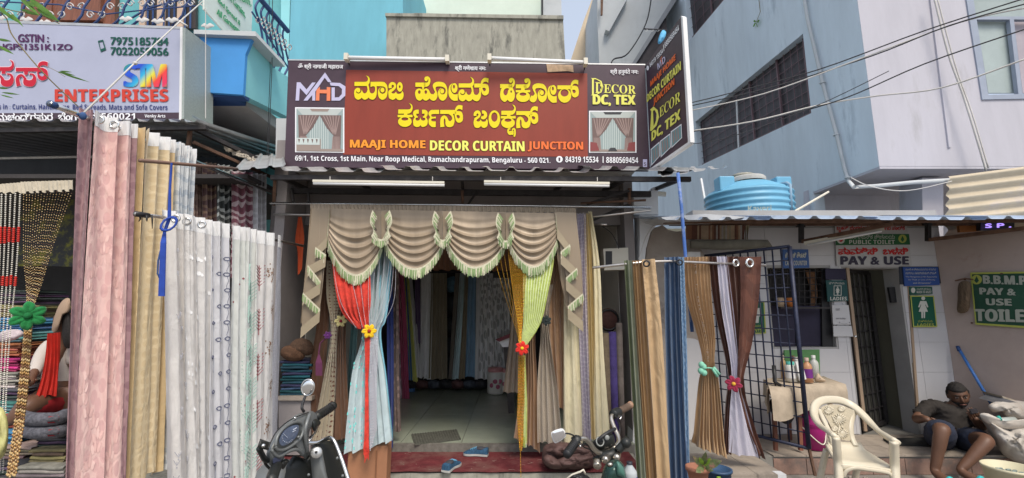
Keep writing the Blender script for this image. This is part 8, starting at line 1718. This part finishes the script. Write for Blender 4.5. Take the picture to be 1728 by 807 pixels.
mt('grip',[(790,192,2.86),(850,160,2.9),(902,130,2.95)],.022,mat('grip_brown',(.10,.065,.045),.8,var=.3,vs=30),12); MB().ell(mp(898,128,2.93),.020,.022,.022).build('grip_end',mat('worn_copper',(.42,.24,.15),.6,stain=((.1,.08,.07),.5,.7),stains=30),mo,True)
mt('switch_box',[(740,220,2.8),(770,200,2.83),(790,195,2.85)],.028,M_sb,10); mt('lever',[(800,225,2.84),(812,240,2.83),(800,262,2.82)],.006,M_chrome)
mt('switch_box',[(375,470,2.45),(400,450,2.45),(415,462,2.45)],.024,M_sb,10); mt('clutch_lever',[(425,470,2.44),(440,495,2.42),(432,515,2.40)],.006,M_chrome)
st_=mt('mirror_stem',[(392,440,2.45),(375,415,2.43),(340,398,2.4),(298,392,2.38)],.004,M_black)
ml=[(165,402),(180,372),(255,347),(285,360),(300,398),(296,428),(225,478),(190,474)]
pillow('mirror_shell',ml,lambda x,y:mp(x,y,2.39),.004,M_whitep,mo,.03,5,c=(232,412)); pillow('mirror_glass',[(232+(x-232)*.88,412+(y-412)*.88) for x,y in ml],lambda x,y:mp(x,y,2.383),.003,mat('pale_mirror',(.88,.88,.92),.08,1,var=0,bump=0),mo,.002,4,c=(232,412))
pillow('instrument_pod',[(545,490),(590,450),(640,425),(715,392),(745,410),(758,470),(748,505),(700,540),(645,560),(590,548)],lambda x,y:mp(x,y,2.62),.05,M_sb,mo,.06,7,c=(655,480))
mt('pod_strap',[(560,478,2.58),(600,455,2.56),(640,420,2.56),(700,380,2.58),(755,352,2.62)],.010,M_black); MB().torus(mp(618,468,2.56),.022,.004,(.3,-1,.3),16,5).build('dial_ring',mat('dull_grey',(.25,.26,.25),.4),mo,True); MB().ell(mp(682,432,2.56),.014,.008,.014).build('key_knob',MATS['dull_grey'],mo,True)
mt('clamp',[(620,600,2.58),(700,600,2.56),(760,570,2.58)],.028,M_sb); mt('clamp_bolt',[(735,512,2.6),(745,530,2.6)],.02,M_cu); mt('indicator',[(785,550,2.55),(830,500,2.55),(868,470,2.55)],.022,M_sb,12); MB().ell(mp(858,480,2.54),.028,.028,.028).build('indicator_lens',M_sb,mo,True)
mt('fork_top',[(660,640,2.5),(700,600,2.56),(710,560,2.6)],.018,M_cu); mt('fork_top',[(770,620,2.5),(780,590,2.56),(775,545,2.62)],.018,M_cu)
M_tank2=mat('tank_dark_green',(.02,.055,.045),.25,.2,var=.3,vs=12,bump=.03,stain=((.10,.11,.10),.60,.5),stains=10)
pillow('fuel_tank',[(630,900),(634,780),(655,700),(700,650),(760,632),(815,655),(850,715),(866,800),(872,900)],lambda x,y:mp(x,y,2.30),.12,M_tank2,mo,.14,8,c=(750,800),p=2.6)
pillow('tank_cap',[(680,690),(695,660),(725,650),(742,670),(735,700),(705,708)],lambda x,y:mp(x,y,2.17),.014,M_sb,mo,.02,5); MB().ell(mp(712,680,2.15),.012,.008,.008).build('cap_key',M_cu,mo,True)
pillow('tank_highlight',[(768,660),(800,664),(838,720),(850,800),(800,790),(775,770)],lambda x,y:mp(x,y,2.19),.02,mat('tank_highlight_teal',(.06,.15,.12),.3,var=.2,vs=20),mo,.02,5)  # lighter green strip, a highlight painted onto the tank
mt('brake_fluid_can',[(590,650,2.55),(592,700,2.52)],.022,M_cu,10); mt('cable',[(430,470,2.5),(470,520,2.55),(520,540,2.6),(600,600,2.6),(640,640,2.55)],.004,M_black); mt('cable',[(760,230,2.78),(800,330,2.8),(790,440,2.75),(760,540,2.6)],.004,M_black); mt('cable',[(450,490,2.5),(500,500,2.52),(560,600,2.6),(600,660,2.6)],.003,M_black); mt('horn_bracket',[(560,640,2.6),(600,620,2.6),(660,640,2.58)],.014,M_sb)
MB().torus(V((.72,1.9,.3)),.24,.05,(.95,.25,0),28,10).build('rear_wheel',M_black,mo,True)
# drinking bottle near the motorcycle
bt=thing('water_bottle','clear water bottle with blue label standing behind the green motorcycle tank','bottle',mp(895,900,2.35)); c=mp(898,860,2.3); r=.034; h=(mp(868,655,2.3)-c).length
MB().lathe(c,[(0,0),(r,0),(r,h*.5),(r*.96,h*.58),(r*.35,h*.86),(r*.35,h*.9)],20).build('body',mat('bottle_clear',(.62,.66,.68),.12,var=.08,bump=0,trans=.3),bt,True); MB().lathe(c,[(r*.42,h*.89),(r*.42,h),(0,h)],14).build('cap',pm('cap_black',(.03,.03,.04),.4),bt,True); MB().lathe(c,[(r*1.02,h*.1),(r*1.02,h*.36)],20).build('label',pm('label_blue',(.05,.08,.35),.5),bt,True)
tb2=thing('torn_bag','dark bag with torn pale edges at the bottom edge below the brown folded bag','bag',P(978,806,3.6)); pillow('bag',[(954,812),(962,802),(975,798),(988,800),(996,812)],at(3.6),.06,M_black,tb2,lump=.05); MB().tube([P(955,809,3.55),P(966,801,3.55),P(980,796,3.53),P(984,793,3.53),P(988,800,3.55)],.008,5).build('torn_edge',M_creamp,tb2,True)
# =================== POTTED PLANT ===================
pz=lambda x,y:(1020+x/3.9,600+y/3.9)
pp2=thing('potted_plant','small potted plant with pink and green striped leaves at the foot of the tiled block','plant',P(1186,830,3.3))
MB().lathe(P(*pz(620,860),3.2),[(.045,0),(.06,.05),(.07,.10),(.078,.10),(.078,.125),(.066,.125),(.055,.09),(0,.09)],20).build('pot',mat('terracotta_pot',(.30,.13,.08),.8,var=.2),pp2,True)
M_cr=mat('croton_leaf',(.13,.17,.07),.5,var=.5,vs=30,stain=((.42,.17,.15),.5,.8),stains=35,trans=.2); M_cg=mat('croton_bright',(.25,.42,.05),.5,var=.3,vs=30,trans=.3)
for k,(a,b,w_,mm) in enumerate((((655,730),(775,692),.028,M_cr),((650,725),(668,632),.020,M_cr),((650,735),(580,660),.020,M_cr),((652,725),(622,668),.014,M_cg),((655,728),(700,672),.014,M_cg),((655,735),(600,770),.022,M_cr),((660,740),(720,760),.016,M_cr))):
    mb=MB(); leaf(mb,(*pz(*a),3.15),(*pz(*b),3.08),w_,.3*math.sin(k*2)); mb.build('leaf',mm,pp2,True)
MB().tube([P(*pz(640,790),3.18),P(*pz(655,728),3.15)],.006,6).build('stem',M_st,pp2,True)
tb3=thing('plastic_tub','dark blue plastic tub with greenery beside the striped-leaf plant','tub',P(1214,830,3.3)); MB().lathe(P(*pz(755,880),3.3),[(0,0),(.075,0),(.085,.12),(.094,.12),(.094,.135),(.08,.135),(.07,.11),(0,.11)],24).build('tub',mat('tub_blue',(.03,.07,.14),.5),tb3,True); MB().ell(P(*pz(752,803),3.22),.016,.012,.008).build('leaf',M_cg,tb3,True)
